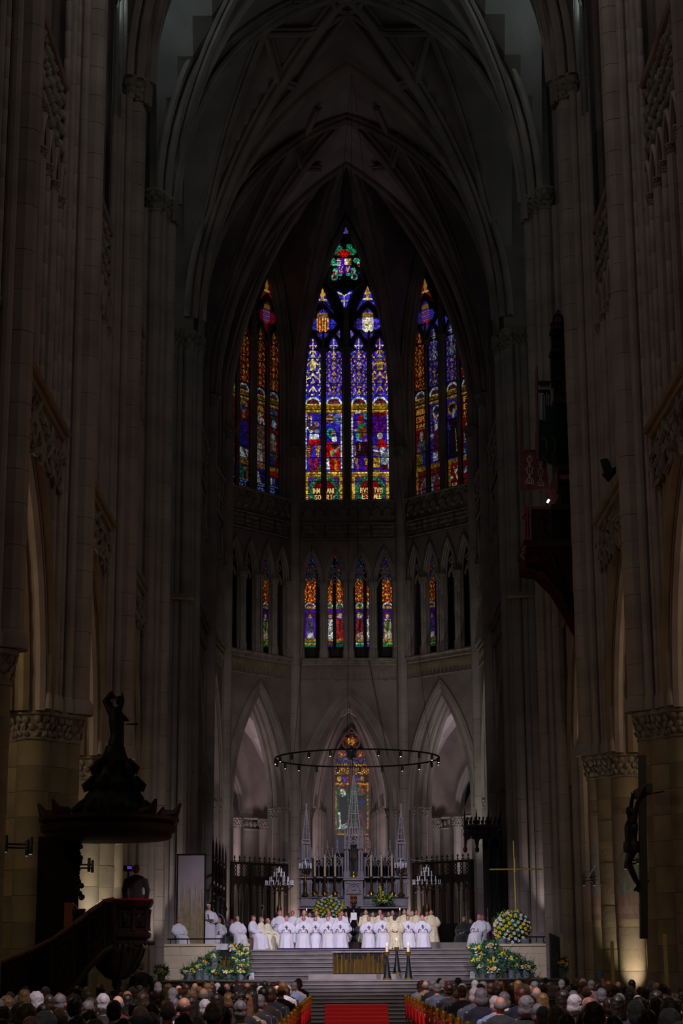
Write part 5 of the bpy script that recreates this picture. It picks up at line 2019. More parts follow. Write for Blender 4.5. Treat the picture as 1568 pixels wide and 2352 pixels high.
def hair_mesh(style):
    """hair about the head centre (origin), face towards -y"""
    mb = MB()
    if style == 'short':
        mb.ell((0, 0.022, 0.042), (0.083, 0.098, 0.088)); mb.ell((0, 0.05, -0.02), (0.078, 0.062, 0.07))
    elif style == 'fringe':
        for t in range(-2, 15):
            a = PI * t / 12
            mb.ell((0.076 * math.cos(a), 0.015 + 0.09 * math.sin(a), -0.012), (0.02, 0.02, 0.042), 6, 5)
    elif style == 'long':
        mb.ell((0, 0.018, 0.042), (0.087, 0.102, 0.09)); mb.ell((0, 0.062, -0.1), (0.098, 0.055, 0.19)); mb.ell((0, 0.05, 0), (0.09, 0.07, 0.1))
    elif style == 'bob':
        mb.ell((0, 0.02, 0.035), (0.094, 0.108, 0.098)); mb.ell((0, 0.035, -0.04), (0.104, 0.088, 0.085))
    elif style == 'curly':
        rr = random.Random(3)
        mb.ell((0, 0.025, 0.03), (0.092, 0.1, 0.1))
        for _ in range(46):
            a, b_ = rr.uniform(0, 6.28), rr.uniform(-0.5, 1.4)
            x, y, z = math.cos(a) * math.cos(b_), math.sin(a) * math.cos(b_), math.sin(b_)
            if y > -0.55:
                mb.ell((x * 0.098, 0.025 + y * 0.105, 0.03 + z * 0.1), (0.024, 0.024, 0.024), 6, 4)
    elif style == 'bun':
        mb.ell((0, 0.02, 0.042), (0.082, 0.096, 0.086)); mb.ell((0, 0.05, -0.02), (0.078, 0.06, 0.065)); mb.ell((0, 0.115, 0.045), (0.042, 0.035, 0.042))
    return noise_hair(mb, 0.011, {'short': 0.006, 'curly': 0.008}.get(style, 0.006), hash(style) % 17 if False else len(style), 'hair')


HSTYLES = ('short', 'fringe', 'long', 'bob', 'curly', 'bun')
HAIR = {s: hair_mesh(s) for s in HSTYLES}
CAPM = mesh_of(MB().lathe([(0.09, -0.015), (0.082, 0.018), (0.052, 0.044), (0.0, 0.056)], n=14), 'skullcap', PINKC)
EYESM = mesh_of(MB().ell((-0.031, -0.083, 0.0), (0.011, 0.006, 0.006), 6, 4).ell((0.031, -0.083, 0.0), (0.011, 0.006, 0.006), 6, 4).box((0, -0.094, -0.062), (0.04, 0.006, 0.006)), 'eyes_and_lips', EYE)


def setm(o, m):
    if not o.data.materials:
        o.data.materials.append(m)
    o.material_slots[0].link = 'OBJECT'
    o.material_slots[0].material = m
    return o


def child(name, me, m, parent, loc=(0, 0, 0), rz=0.0, scale=None):
    o = link(name, me, parent)
    o.location = loc
    o.rotation_euler = (0, 0, rz)
    if scale:
        o.scale = scale
    setm(o, m)
    return o


def cleric(label, x, y, z, rz=0.0, hair=('grey', 'short'), skin=0, cap=None, vest='white', trim=True, cross=True, group='seated clergy in vestments', hyaw=0.0, sc=0.97, seed=0):
    """a seated man in vestments, facing -y when rz = 0"""
    body = BODY if abs(hyaw) < 0.1 else BODY_L
    p = link('person', body)
    setm(p, SKIN[skin])
    p.location = (x, y, z)
    p.rotation_euler = (0, 0, rz)
    p.scale = (sc * 0.92, sc, sc)
    tag(p, label, 'person', group)
    k = seed % 3
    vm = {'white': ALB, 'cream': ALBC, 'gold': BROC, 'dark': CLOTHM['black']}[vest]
    child('robe', ROBES[k][0], vm, p)
    child('sleeves', ROBES[k][1], vm, p)
    if trim:
        tag(child('violet_band', TRIM[k], PURP, p), kind='stuff')
    if cross:
        child('cross_emblem', EMBLEM, mat('dark_emblem', '2a2440', 0.7), p)
    hy = hyaw if body is BODY_L else 0.0
    hy = 0.5 if body is BODY_L else 0.0
    if hair:
        child('hair', HAIR[hair[1]], HAIRC[hair[0]], p, (0, 0, 1.2), hy)
    if cap:
        child('skullcap', CAPM, cap, p, (0, 0.03, 1.278), hy)
    tag(child('eyes', EYESM, EYE, p, (0, 0, 1.2), hy), kind='stuff')
    return p


ZS, ZB = 2.34, 2.62                          # sanctuary floor and the low dais behind
H = lambda px, py, Y: at(px, py, Y)


def clergy_row(rows, Y, z, vest, grp, seedo=0):
    for i, (px, lab, hair, skin, cap, v, tr, cr, hy) in enumerate(rows):
        q = at(px, 2120, Y)
        cleric(lab, q.x, Y + (0.0, 0.1, 0.55, 0.15, 0.05, 0.3)[(i + seedo * 2) % 6], z, R.uniform(-0.06, 0.06), hair, skin, cap, v or vest, tr, cr, grp, hy, R.uniform(0.95, 1.0), i + seedo)


WZ = mat('white_silk', 'efeaf4', 0.6, var=0.03)
clergy_row([
    (657.7, 'first seated bishop at left end of the front row, pink cap, violet hem', ('white', 'fringe'), 0, PINKC, None, True, True, 0),
    (697, 'second seated bishop in front row from the left, white chasuble with dark cross, broad lap', ('grey', 'fringe'), 1, PINKC, None, True, True, 0),
    (724, 'slim seated bishop half behind his neighbours, third in front row left of lectern', ('light brown', 'short'), 0, None, None, True, True, 0.5),
    (753, 'dark-haired seated bishop, fourth in front row left of lectern, small emblem', ('dark brown', 'short'), 2, PINKC, None, True, True, 0),
    (781, 'seated bishop nearest the lectern on its left, head bowed with pink cap', ('grey', 'short'), 1, PINKC, None, True, True, 0)], 73.6, ZS, 'white', 'bishops seated in the front row')
clergy_row([
    (847, 'seated bishop nearest the lectern on its right, glasses and violet-hemmed white chasuble', ('grey', 'short'), 0, None, None, True, True, 0),
    (877.5, 'seated bishop with red cap, second right of the lectern in the front row', ('white', 'fringe'), 1, PINKC, None, True, True, 0),
    (906, 'dark-skinned cleric in patterned gold vestment between two white-robed bishops', ('black', 'short'), 4, None, 'gold', False, False, 0),
    (937, 'tall seated bishop with brown hair and long cross, right of the gold-robed cleric', ('dark brown', 'short'), 0, None, None, True, True, 0),
    (969.6, 'seated bishop at the right end of the front row, red cap and white hair', ('white', 'fringe'), 2, PINKC, None, True, True, 0)], 73.6, ZS, 'white', 'bishops seated in the front row', 1)
clergy_row([
    (641.8, 'seated bishop at the left end of back row, pink cap, body turned outward', ('grey', 'short'), 0, PINKC, None, True, False, 0.5),
    (671.4, 'bishop behind the first front-row bishop, magenta cap', ('dark brown', 'short'), 1, PINKC, None, False, False, 0),
    (698, 'bishop with bright pink cap looking over the second front-row bishop', ('white', 'short'), 2, PINKC, None, False, False, 0),
    (726, 'bishop in back row under the big bouquet, pink cap above his neighbour', ('grey', 'fringe'), 0, PINKC, None, False, False, 0),
    (755, 'bishop in back row right below the yellow bouquet', ('grey', 'short'), 1, PINKC, None, False, False, 0),
    (785, 'dark-haired cleric in back row next to the lectern on its left', ('dark brown', 'short'), 0, None, None, False, False, 0)], 76.6, ZB, 'white', 'clergy in the back row left', 2)
clergy_row([
    (840, 'cleric in cream vestment in back row beside the lectern on its right', ('light brown', 'short'), 0, None, 'gold', False, False, 0),
    (872.7, 'bald cleric in cream brocade, second in back row right of lectern', ('grey', 'fringe'), 0, None, 'gold', False, False, 0),
    (902.7, 'cleric in cream brocade behind the dark-skinned cleric', ('grey', 'fringe'), 1, None, 'gold', False, False, 0),
    (929, 'cleric with glasses in back row behind the tall bishop', ('grey', 'short'), 0, None, 'gold', False, False, 0),
    (957, 'cleric in back row behind the last front-row bishop', ('light brown', 'short'), 1, None, 'gold', False, False, 0),
    (991, 'seated cleric in shiny cream vestment at right end of the back row', ('dark brown', 'short'), 0, None, 'gold', False, False, 0)], 76.6, ZB, 'cream', 'clergy in the back row right', 3)
clergy_row([
    (665, 'head of a priest glimpsed between two bishops at left in the third row', ('grey', 'short'), 1, None, None, False, False, 0),
    (711, 'priest glimpsed in third row left of the bouquet', ('dark brown', 'short'), 0, None, None, False, False, 0),
    (796, 'priest at the edge of third row against the lectern', ('grey', 'fringe'), 0, None, None, False, False, 0)], 79.0, ZB, 'white', 'priests glimpsed in the third row', 4)
clergy_row([
    (856, 'priest glimpsed in third row above the bald cleric', ('dark brown', 'short'), 0, None, None, False, False, 0),
    (893, 'priest glimpsed in third row right of the lectern, grey fringe', ('grey', 'fringe'), 1, None, None, False, False, 0),
    (981, 'reddish-faced priest in third row near the right end', ('auburn', 'short'), 1, None, None, False, False, 0),
    (947, 'priest in third row behind the tall bishop, pale face', ('white', 'short'), 2, None, None, False, False, 0)], 79.0, ZB, 'gold', 'priests glimpsed in the third row', 5)
# the left platform
q = at(410, 2115, 72.4)
cleric('seated priest in plain white with glasses, far left in front of the tall banner', q.x, 72.4, ZS - 0.05, 0.7, ('grey', 'short'), 1, None, 'white', False, False, 'priests on the left platform', 0.0, 0.95, 1)
q = at(545, 2119, 73.4)
cleric('plain white-robed priest seated alone right of the lectern microphone, hands clasped', q.x, 73.4, ZS, 0.5, ('light brown', 'fringe'), 0, None, 'white', False, False, 'priests on the left platform', 0.0, 0.97, 2)
q = at(582, 2115, 73.8)
cleric('white-robed priest in profile at the front of the group of three on left', q.x, 73.6, ZS, 1.25, ('auburn', 'short'), 1, None, 'white', False, False, 'priests seated in profile', 0.0, 1.0, 0)
q = at(594, 2117, 74.6)
cleric('middle priest of the group of three in profile, cream stole', q.x + 0.1, 74.7, ZS, 1.25, ('grey', 'short'), 0, None, 'cream', False, False, 'priests seated in profile', 0.0, 0.97, 1)
q = at(603, 2120, 75.6)
cleric('farthest priest of the group of three in profile, grey hair', q.x + 0.2, 75.7, ZS, 1.2, ('grey', 'fringe'), 1, None, 'cream', False, False, 'priests seated in profile', 0.0, 0.95, 2)
q = at(502, 2135, 75.2)
cleric('violet-hemmed bishop sitting half hidden behind the standing speaker', q.x, 75.4, ZS, -0.4, ('grey', 'short'), 0, PINKC, 'white', True, False, 'clergy at the platform edge', 0.0, 0.95, 0)
q = at(531, 2112, 78)
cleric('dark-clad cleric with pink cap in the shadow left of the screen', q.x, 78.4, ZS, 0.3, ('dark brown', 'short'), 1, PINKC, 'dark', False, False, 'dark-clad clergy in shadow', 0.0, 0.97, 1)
# the right edge
q = at(1100, 2113, 73.2)
cleric('white and violet bishop in pink cap seated at right under the carved throne', q.x, 73.2, ZS, -0.7, ('white', 'short'), 1, PINKC, 'white', True, False, 'clergy at the platform edge', 0.0, 0.97, 1)
q = at(1108, 2107, 75.2)
cleric('white-robed cleric just behind the bishop under the carved throne', q.x, 75.2, ZS, -0.5, ('grey', 'short'), 1, None, 'white', False, False, 'clergy at the platform edge', 0.0, 1.0, 2)
q = at(1065, 2111, 77.5)
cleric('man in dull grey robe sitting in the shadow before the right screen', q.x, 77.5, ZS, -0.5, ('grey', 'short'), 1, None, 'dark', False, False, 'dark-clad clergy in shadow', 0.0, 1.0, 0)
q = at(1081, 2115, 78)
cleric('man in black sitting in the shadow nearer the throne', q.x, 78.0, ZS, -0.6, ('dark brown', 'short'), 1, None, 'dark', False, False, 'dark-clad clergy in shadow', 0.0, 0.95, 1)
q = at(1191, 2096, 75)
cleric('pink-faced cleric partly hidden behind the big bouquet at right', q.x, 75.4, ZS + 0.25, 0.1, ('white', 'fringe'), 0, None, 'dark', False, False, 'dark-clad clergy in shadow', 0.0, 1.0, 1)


def standing(label, x, y, z, rz, kind):
    """a standing figure facing -y: speaker in white, or a man in a dark suit"""
    mb = MB()
    mb.ell((0, 0.0, 0.95), (0.16, 0.11, 0.12))
    mb.path([(0, 0.0, 0.95), (0, 0.02, 1.2), (0, 0.02, 1.42)], [0.13, 0.14, 0.13], 10)
    mb.ell((0, 0.02, 1.44), (0.2, 0.09, 0.08))
    mb.path([(0, 0.03, 1.43), (0, 0.01, 1.58)], [0.066, 0.055], 10)
    head(mb, (0, 0, 1.65), 0.0, 0.25 if kind == 'speaker' else 0.0)
    for s in (-1, 1):
        mb.path([(s * 0.09, 0.0, 0.93), (s * 0.1, -0.01, 0.5), (s * 0.1, 0.02, 0.08)], [0.09, 0.06, 0.042], 8)
        mb.ell((s * 0.1, -0.05, 0.045), (0.045, 0.12, 0.04))
    hb = MB()
    if kind == 'speaker':
        mb.path([(-0.2, 0.02, 1.44), (-0.29, -0.02, 1.2), (-0.1, -0.27, 1.27)], [0.05, 0.042, 0.03], 8)
        mb.path([(0.2, 0.02, 1.44), (0.29, -0.02, 1.16), (0.1, -0.27, 1.12)], [0.05, 0.042, 0.03], 8)
        hand(hb, (-0.1, -0.26, 1.27), (0.7, -0.5, 0.1), -1)
        hand(hb, (0.1, -0.26, 1.12), (-0.7, -0.5, 0.1), 1)
    else:
        for s in (-1, 1):
            mb.path([(s * 0.2, 0.02, 1.44), (s * 0.26, 0.03, 1.15), (s * 0.25, -0.04, 0.9)], [0.05, 0.042, 0.03], 8)
            hand(hb, (s * 0.25, -0.04, 0.9), (0, -0.25, -0.95), s)
    me = remesh(mb, 0.013, 1)
    bm = bmesh.new()
    bm.from_mesh(me)
    vs = [bm.verts.new(v) for v in hb.v]
    for f in hb.f:
        try:
            bm.faces.new([vs[i] for i in f]).smooth = True
        except ValueError:
            pass
    bm.to_mesh(me)
    bm.free()
    me.materials.append(SKIN[0])
    p = link('person', me)
    p.location = (x, y, z)
    p.rotation_euler = (0, 0, rz)
    tag(p, label, 'person')
    return p


q = at(479, 2100, 74.5)
sp = standing('standing speaker in white cassock and skullcap reading from a paper', q.x, 74.5, ZS, 0.35, 'speaker')
mb = MB()
loft(mb, [(0.03, 0, -0.02, 0.33, 0.27, 0.06), (0.4, 0, -0.02, 0.29, 0.23, 0.05), (0.8, 0, -0.01, 0.26, 0.19, 0.03), (1.1, 0, 0, 0.255, 0.17, 0.02), (1.35, 0, 0.01, 0.25, 0.15, 0.01), (1.46, 0, 0.01, 0.2, 0.12, 0), (1.53, 0, 0.01, 0.08, 0.08, 0)], 40, 8, 4)
mb.build('cassock', ALB, sp)
mb = MB()
mb.path([(-0.21, 0.02, 1.42), (-0.3, -0.02, 1.24), (-0.26, -0.12, 1.2), (-0.13, -0.25, 1.26)], [0.08, 0.1, 0.1, 0.085], 10)
mb.path([(0.21, 0.02, 1.42), (0.3, -0.02, 1.22), (0.26, -0.12, 1.13), (0.13, -0.25, 1.12)], [0.08, 0.1, 0.1, 0.085], 10)
mb.build('sleeves', ALB, sp)
child('hair', HAIR['fringe'], HAIRC['grey'], sp, (0, 0, 1.65))
child('skullcap', CAPM, WZ, sp, (0, 0.03, 1.727))
tag(child('eyes', EYESM, EYE, sp, (0, -0.01, 1.64)), kind='stuff')
mb = MB()
mb.box((0, 0, 0), (0.21, 0.006, 0.29))
pa = tag(mb.build('paper', PAPER, smooth=False), 'white sheet of paper held up by the standing speaker', 'paper')
M = Matrix.Rotation(0.35, 4, 'Z')
pa.matrix_world = Matrix.Translation(Vector((q.x, 74.5, ZS)) + M @ Vector((0.02, -0.36, 1.31))) @ M @ Matrix.Rotation(-0.5, 4, 'X')
mc = MB().tube((0, 0, 0), (0, 0, 0.16), 0.014, 0.02, 8).ell((0, 0, 0.18), (0.028, 0.028, 0.032), 8, 6).build('microphone', IRON)
mc.location = Vector((q.x, 74.5, ZS)) + M @ Vector((0.03, -0.33, 1.06))
tag(mc, 'black hand microphone held below the speaker\'s paper', 'microphone')

# ------------------------------------------------------------------ the congregation, seen from behind


def clothes_mesh(kind):
    mb = MB()
    mb.path([(0, 0.03, 0.45), (0, 0.045, 0.75), (0, 0.02, 0.97)], [0.19, 0.17, 0.16], 10)
    mb.ell((0, 0.02, 0.97), (0.225, 0.115, 0.1))
    mb.ell((0, 0.03, 0.75), (0.2, 0.14, 0.24))
    mb.path([(0, 0.03, 1.0), (0, 0.028, 1.08)], [0.09, 0.07], 10)
    for s in (-1, 1):
        mb.path([(s * 0.21, 0.02, 0.98), (s * 0.245, 0.0, 0.72), (s * 0.12, -0.24, 0.66)], [0.075, 0.062, 0.05], 8)
        mb.path([(s * 0.09, 0.0, 0.5), (s * 0.12, -0.45, 0.5), (s * 0.12, -0.46, 0.1)], [0.11, 0.085, 0.06], 8)
    return remesh(mb, 0.026, 2, 'clothes')


CLOTHES = clothes_mesh('suit')
BODY_A = seated_body(0.018, hands=False)
rr = random.Random(20)
PICKH = [('grey', 'short')] * 7 + [('white', 'short')] * 3 + [('white', 'bob')] * 2 + [('dark brown', 'short')] * 9 + [('black', 'short')] * 5 + [('grey', 'fringe')] * 7 + [('dark brown', 'fringe')] * 3 + [('dark brown', 'long')] * 5 + \
    [('auburn', 'long')] * 3 + [('blonde', 'long')] * 3 + [('grey', 'bob')] * 4 + [('blonde', 'bob')] * 3 + [('light brown', 'bob')] * 4 + [('auburn', 'bob')] * 3 + [('dark brown', 'curly')] * 2 + [('light brown', 'short')] * 4 + [('dark brown', 'bun')] * 2
PICKC = ['black'] * 12 + ['navy'] * 7 + ['dark grey'] * 5 + ['brown'] * 3 + ['pale blue'] * 2 + ['white'] * 2 + ['burgundy', 'beige', 'slate', 'slate', 'green', 'pink']
STY = {'short': '%s short-haired person', 'fringe': 'balding %s-fringed person', 'long': 'person with long %s hair', 'bob': 'person with %s bobbed hair', 'curly': 'person with curly %s hair', 'bun': 'person with %s bun'}
NCROWD = 0
Y = 15.4
row = 0
while Y < 55.5:
    for s in (-1, 1):
        k = 0
        xx = 1.72 + rr.uniform(-0.05, 0.05)
        while xx < 6.5:
            X = s * xx + rr.uniform(-0.07, 0.07)
            yy = Y + rr.uniform(-0.12, 0.12)
            px, py = proj((X, yy, 1.2))
            seat = k
            k += 1
            xx += 0.60 if Y < 30 else 0.56
            if px < -40 or px > 1608:
                continue
            if rr.random() < 0.05:
                continue
            if 39 < Y and X < -4.4 and Y < 47.5:      # the pulpit stair stands here
                continue
            hc, hs = rr.choice(PICKH)
            cl = rr.choice(PICKC)
            if row < len(ORD) and seat < len(ORD):
                lab = '%s in %s, %s block, %s row, %s seat' % (STY[hs] % hc, cl, SIDE[s], ORD[row], ORD[seat])
            p = link('person', BODY_A)
            setm(p, SKIN[rr.choice((0, 0, 1, 1, 2, 2, 3))])
            p.location = (X, yy, rr.uniform(-0.005, 0.0))
            p.rotation_euler = (0, 0, PI + rr.uniform(-0.18, 0.18))
            q = rr.uniform(0.95, 1.05)
            p.scale = (q, q, q)
            tag(p, lab, 'person', 'congregation seen from behind, rows counted from the camera, seats from the aisle')
            child('hair', HAIR[hs], HAIRC[hc], p, (0, 0, 1.2), rr.uniform(-0.15, 0.15), (rr.uniform(0.98, 1.12),) * 3)
            child('clothes', CLOTHES, CLOTHM[cl], p)
            NCROWD += 1
    Y += 1.0 + 0.052 * (Y - 15.4)
    row += 1
print('crowd', NCROWD, 'rows', row)

# ================================================================== steps, landing, sanctuary edge


def pbox(mb, x0, y0, x1, y1, Y, d):
    """box whose front face fills the given picture rectangle on the plane y = Y, with depth d"""
    a, b = at(x0, y1, Y), at(x1, y0, Y)
    return mb.span((a.x, Y, a.z), (b.x, Y + d, b.z))


ZL = 1.28
STEPD = mat('shaded_riser', '5e5657', 0.8, var=0.25, scale=2.0)  # riser shade put into the colour, so the tread edges read as lit
low = thing('staircase', 'lower flight of grey stone steps from the nave floor to the altar landing', None, kind='structure')
for i in range(12):
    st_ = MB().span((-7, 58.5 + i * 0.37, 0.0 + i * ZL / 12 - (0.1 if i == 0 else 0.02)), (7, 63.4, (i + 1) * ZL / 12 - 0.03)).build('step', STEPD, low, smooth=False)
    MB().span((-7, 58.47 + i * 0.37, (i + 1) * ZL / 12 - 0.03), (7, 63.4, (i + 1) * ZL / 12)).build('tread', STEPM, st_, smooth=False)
MB().span((-9, 63.0, 0.0), (9, 72.2, ZL)).build('landing', SLAB, low, smooth=False)
up = thing('staircase', 'upper flight of seven pale stone steps rising to the seated clergy', None, kind='structure')
for i in range(7):
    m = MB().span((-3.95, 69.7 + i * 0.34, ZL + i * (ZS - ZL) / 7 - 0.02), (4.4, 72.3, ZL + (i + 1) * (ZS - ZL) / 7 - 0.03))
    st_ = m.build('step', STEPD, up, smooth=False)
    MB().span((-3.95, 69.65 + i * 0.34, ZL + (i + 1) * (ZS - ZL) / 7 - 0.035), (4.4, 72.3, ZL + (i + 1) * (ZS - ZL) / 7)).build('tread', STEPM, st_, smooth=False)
pl = thing('sanctuary_platform', 'grey stone platform the clergy sit on, with a low dais behind', None, kind='structure')
MB().span((-8.5, 71.9, 1.0), (8.5, 79, ZS - 0.002)).build('platform', SLAB, pl, smooth=False)
MB().span((-3.6, 75.9, ZS), (4.75, 82, ZB)).build('dais', SLAB, pl, smooth=False)
ds = MB()
ds.span((-1.6, 65.4, ZL), (1.95, 68.6, ZL + 0.18))
tag(ds.build('altar_dais', STEPM, smooth=False), 'single grey stone step under the black and gold altar', 'step')
# parapets of limestone blocks
for s, xa, xb, lab in ((-1, 365, 572, 'left limestone parapet of large pale blocks beside the steps'), (1, 1130, 1266, 'right limestone parapet of large pale blocks under the round bouquet')):
    t = thing('parapet', lab, None, kind='structure')
    Yp = 69.9
    a, b = at(xa, 2245, Yp), at(xb, 2167, Yp)
    n = 4 if s < 0 else 3
    zz = [ZL, ZL + 0.42, ZL + 0.86, b.z - 0.09]
    for j in range(3):
        cuts = [0.0] + [(k + (0.35 if j % 2 else 0.0) + R.uniform(-.1, .1)) / n for k in range(1, n)] + [1.0]
        for k in range(len(cuts) - 1):
            x0, x1 = a.x + (b.x - a.x) * cuts[k], a.x + (b.x - a.x) * cuts[k + 1]
            MB().span((x0 + 0.004, Yp + R.uniform(0, 0.008), zz[j] + 0.004), (x1 - 0.004, Yp + 0.5, zz[j + 1] - 0.004)).build('stone', PARM, t, smooth=False)
    MB().span((a.x, Yp + 0.02, ZL), (b.x, Yp + 0.48, b.z - 0.1)).build('core', STONE2, t, smooth=False)
    MB().span((a.x - 0.04, Yp - 0.04, b.z - 0.09), (b.x + 0.02, Yp + 0.55, b.z)).build('coping', PARM, t, smooth=False)
    MB().span((min(a.x, b.x), Yp + 0.5, ZL), (max(a.x, b.x), 72.0, ZS)).build('fill', SLAB, t, smooth=False)
MB().span((8.5, 69, 0), (14, 79, ZS)).build('slab_side', SLAB, pl, smooth=False)
MB().span((-14, 69, 0), (-8.5, 79, ZS)).build('slab_side', SLAB, pl, smooth=False)


def rail(label, x0, x1, y, Y):
    t = thing('railing', label, 'railing')
    a, b = at(x0, y, Y), at(x1, y, Y)
    MB().tube((a.x, Y, a.z), (b.x, Y, a.z), 0.025, n=8).build('handrail', IRON, t)
    for k in range(4):
        x = a.x + (b.x - a.x) * (k + 0.2) / 3.4
        MB().tube((x, Y, a.z), (x, Y, 2.55), 0.018, n=6).build('post', IRON, t)


rail('thin black handrail along the left parapet before the priests', 384, 515, 2157, 70.2)
rail('thin black handrail along the right parapet beside the bouquet', 1212, 1266, 2152, 70.2)

# red carpet over the lower steps and down the aisle
mb = MB()
xl, xr = xat(746, 2310, 60), xat(890, 2310, 60)
prof = [(60.35, 0.03 + 5 * ZL / 12)]
for i in range(4, -1, -1):
    z, y = (i + 1) * ZL / 12, 58.5 + i * 0.37
    prof += [(y - 0.045, z + 0.004), (y - 0.045, z - ZL / 12 + 0.004)]
prof += [(30, 0.004), (6, 0.004)]
vs = []
for (y, z) in prof:
    vs += [(xl, y, z), (xr, y, z), (xr, y - 0.014, z + 0.014), (xl, y - 0.014, z + 0.014)]
fs = []
for i in range(len(prof) - 1):
    for k in range(4):
        fs.append((i * 4 + k, i * 4 + (k + 1) % 4, i * 4 + 4 + (k + 1) % 4, i * 4 + 4 + k))
mb.add(vs, fs)
tag(mb.build('red_carpet', RED, smooth=False), 'bright red carpet running down the middle aisle from the steps', 'carpet')

# rope barriers along the aisle
ST0 = None
rows_ = []
for s in (-1, 1):
    ys = [23.5 + 2.05 * k for k in range(14)]
    for k, y in enumerate(ys):
        x = s * (1.28 if s < 0 else 1.2)
        lab = 'gilt rope post on the %s of the aisle, %s from the camera' % (SIDE[s], ORD[k])
        if ST0 is None:
            t = thing('barrier_post', lab, 'post', (x, y, 0), 0, 'gilt rope posts along the aisle')
            MB().lathe([(0.16, 0), (0.16, 0.02), (0.06, 0.04), (0.03, 0.07)], n=14).build('base', GOLD, t)
            MB().lathe([(0.02, 0.06), (0.02, 0.78)], n=10).build('pole', BRONZE, t)
            MB().lathe([(0.03, 0.78), (0.05, 0.8), (0.05, 0.83), (0.028, 0.85), (0.03, 0.88), (0.05, 0.9), (0.062, 0.94), (0.05, 0.985), (0.02, 1.0), (0, 1.005)], n=12).build('finial', GOLD, t)
            for a in range(4):
                MB().lathe([(0.0, -0.02), (0.018, -0.01), (0.018, 0.01), (0, 0.02)], (0.06 * math.cos(a * PI / 2), 0.06 * math.sin(a * PI / 2), 0.83), n=8).build('ring', GOLD, t)
            ST0 = t
        else:
            dup(ST0, (x, y, 0), 0.0, lab)
        if k < len(ys) - 1:
            pts = [(x, y + 0.05 + 1.95 * q / 8, 0.81 - 0.34 * (1 - (q / 4 - 1) ** 2)) for q in range(9)]
            tag(MB().path(pts, 0.026, 7).build('barrier_rope', REDV), 'red velvet rope hanging after the %s post on the %s of the aisle' % (ORD[k], SIDE[s]), 'rope', 'red velvet ropes along the aisle')

# the altar table: dark panel with gold rods
t = thing('altar_table', 'black altar with upright gold rods of uneven length on the landing', 'altar')
a, b = at(764, 2236, 66), at(886, 2184, 66)
ZD = ZL + 0.18
MB().span((a.x, 66.0, ZD), (b.x, 66.95, b.z - 0.05)).build('body', mat('black_lacquer', '120c10', 0.35, var=0.2), t, smooth=False)
MB().span((a.x - 0.03, 65.95, b.z - 0.05), (b.x + 0.03, 67.0, b.z)).build('top', mat('altar_top', '8c848c', 0.5), t, smooth=False)
rr = random.Random(5)
n = 40
for i in range(n):
    h = (b.z - ZD) * rr.choice((0.45, 0.6, 0.72, 0.8, 0.88))
    x = a.x + 0.03 + (b.x - a.x - 0.06) * i / (n - 1)
    MB().box((x, 65.985, ZD + 0.03 + h / 2), (0.014 + 0.01 * rr.random(), 0.025, h)).build('rod', GOLD, t, smooth=False)
# ambo at the left with the same rods
t = thing('ambo', 'dark reading stand with gold rods on its front between the flower banks', 'lectern')
a, b = at(496, 2240, 69.2), at(534, 2183, 69.2)
MB().span((a.x, 69.2, ZL), (b.x, 69.75, b.z)).build('body', MATS['black_lacquer'], t, smooth=False)
for i in range(13):
    h = (b.z - a.z) * rr.choice((0.35, 0.5, 0.62, 0.8))
    MB().box((a.x + 0.03 + (b.x - a.x - 0.06) * i / 12, 69.19, ZL + 0.14 + h / 2), (0.024, 0.025, h)).build('rod', GOLD, t, smooth=False)
c, d = at(496, 2182, 69.2), at(534, 2169, 69.2)
MB().span((c.x, 69.15, c.z), (d.x, 69.8, d.z)).build('desk', mat('pale_marble', 'b6b0ba', 0.4, var=0.25, scale=5), t, smooth=False)
# microphone stand with a bent neck
p = [at(517, 2182, 70.6), at(516.5, 2120, 70.6), at(514, 2108, 70.6), at(507, 2101, 70.6), at(499, 2098, 70.6)]
t = thing('microphone_stand', 'slim steel microphone stand with bent neck before the standing speaker', 'stand')
MB().path(p, [0.016, 0.014, 0.012, 0.011, 0.011], 7).build('pole', mat('steel', 'b8b8c0', 0.3, 0.9), t)
MB().ell(p[-1], (0.05, 0.025, 0.025), 8, 6).build('microphone', IRON, t)
q0 = p[0]
MB().tube((q0.x, q0.y, ZS), q0, 0.016, n=8).build('lower_pole', MATS['steel'], t)

# three tall candles
for i, (px, ct, cb, fb) in enumerate(((889, 2168, 2187, 2247), (911.5, 2157, 2176, 2237), (938, 2168, 2187, 2246))):
    Yc = (64.4, 67.4, 64.5)[i]
    zb = ZL + (0.18 if i == 1 else 0)
    x = xat(px, fb, Yc)
    zt, zm = zat(ct, Yc), zat(cb, Yc)
    t = thing('candle_stand', ('tall dark flared candle stand nearest the altar, left of the three', 'tall dark candle stand in the middle, standing farther back on the altar step', 'tall dark flared candle stand, right of the three')[i], 'candle stand', (x, Yc, 0), 0, 'three tall candles by the altar')
    k = mat('dark_blue_lacquer', '11131c', 0.35)
    MB().lathe([(0.155, zb), (0.155, zb + 0.05)], n=16).build('foot', GOLD, t)
    MB().lathe([(0.14, zb + 0.05), (0.10, zb + 0.25), (0.055, zb + 0.6), (0.04, zm - 0.1)], n=16).build('stem', k, t)
    MB().lathe([(0.045, zm - 0.12), (0.085, zm - 0.05), (0.09, zm), (0.06, zm)], n=14).build('dish', GOLD, t)
    c = MB().lathe([(0.048, zm), (0.05, zt - 0.06), (0.035, zt - 0.045)], n=12).build('candle', WAXM, t)
    MB().lathe([(0.0, zt - 0.045), (0.014, zt - 0.02), (0.01, zt + 0.01), (0.0, zt + 0.04)], n=8).build('flame', FLAME, c)

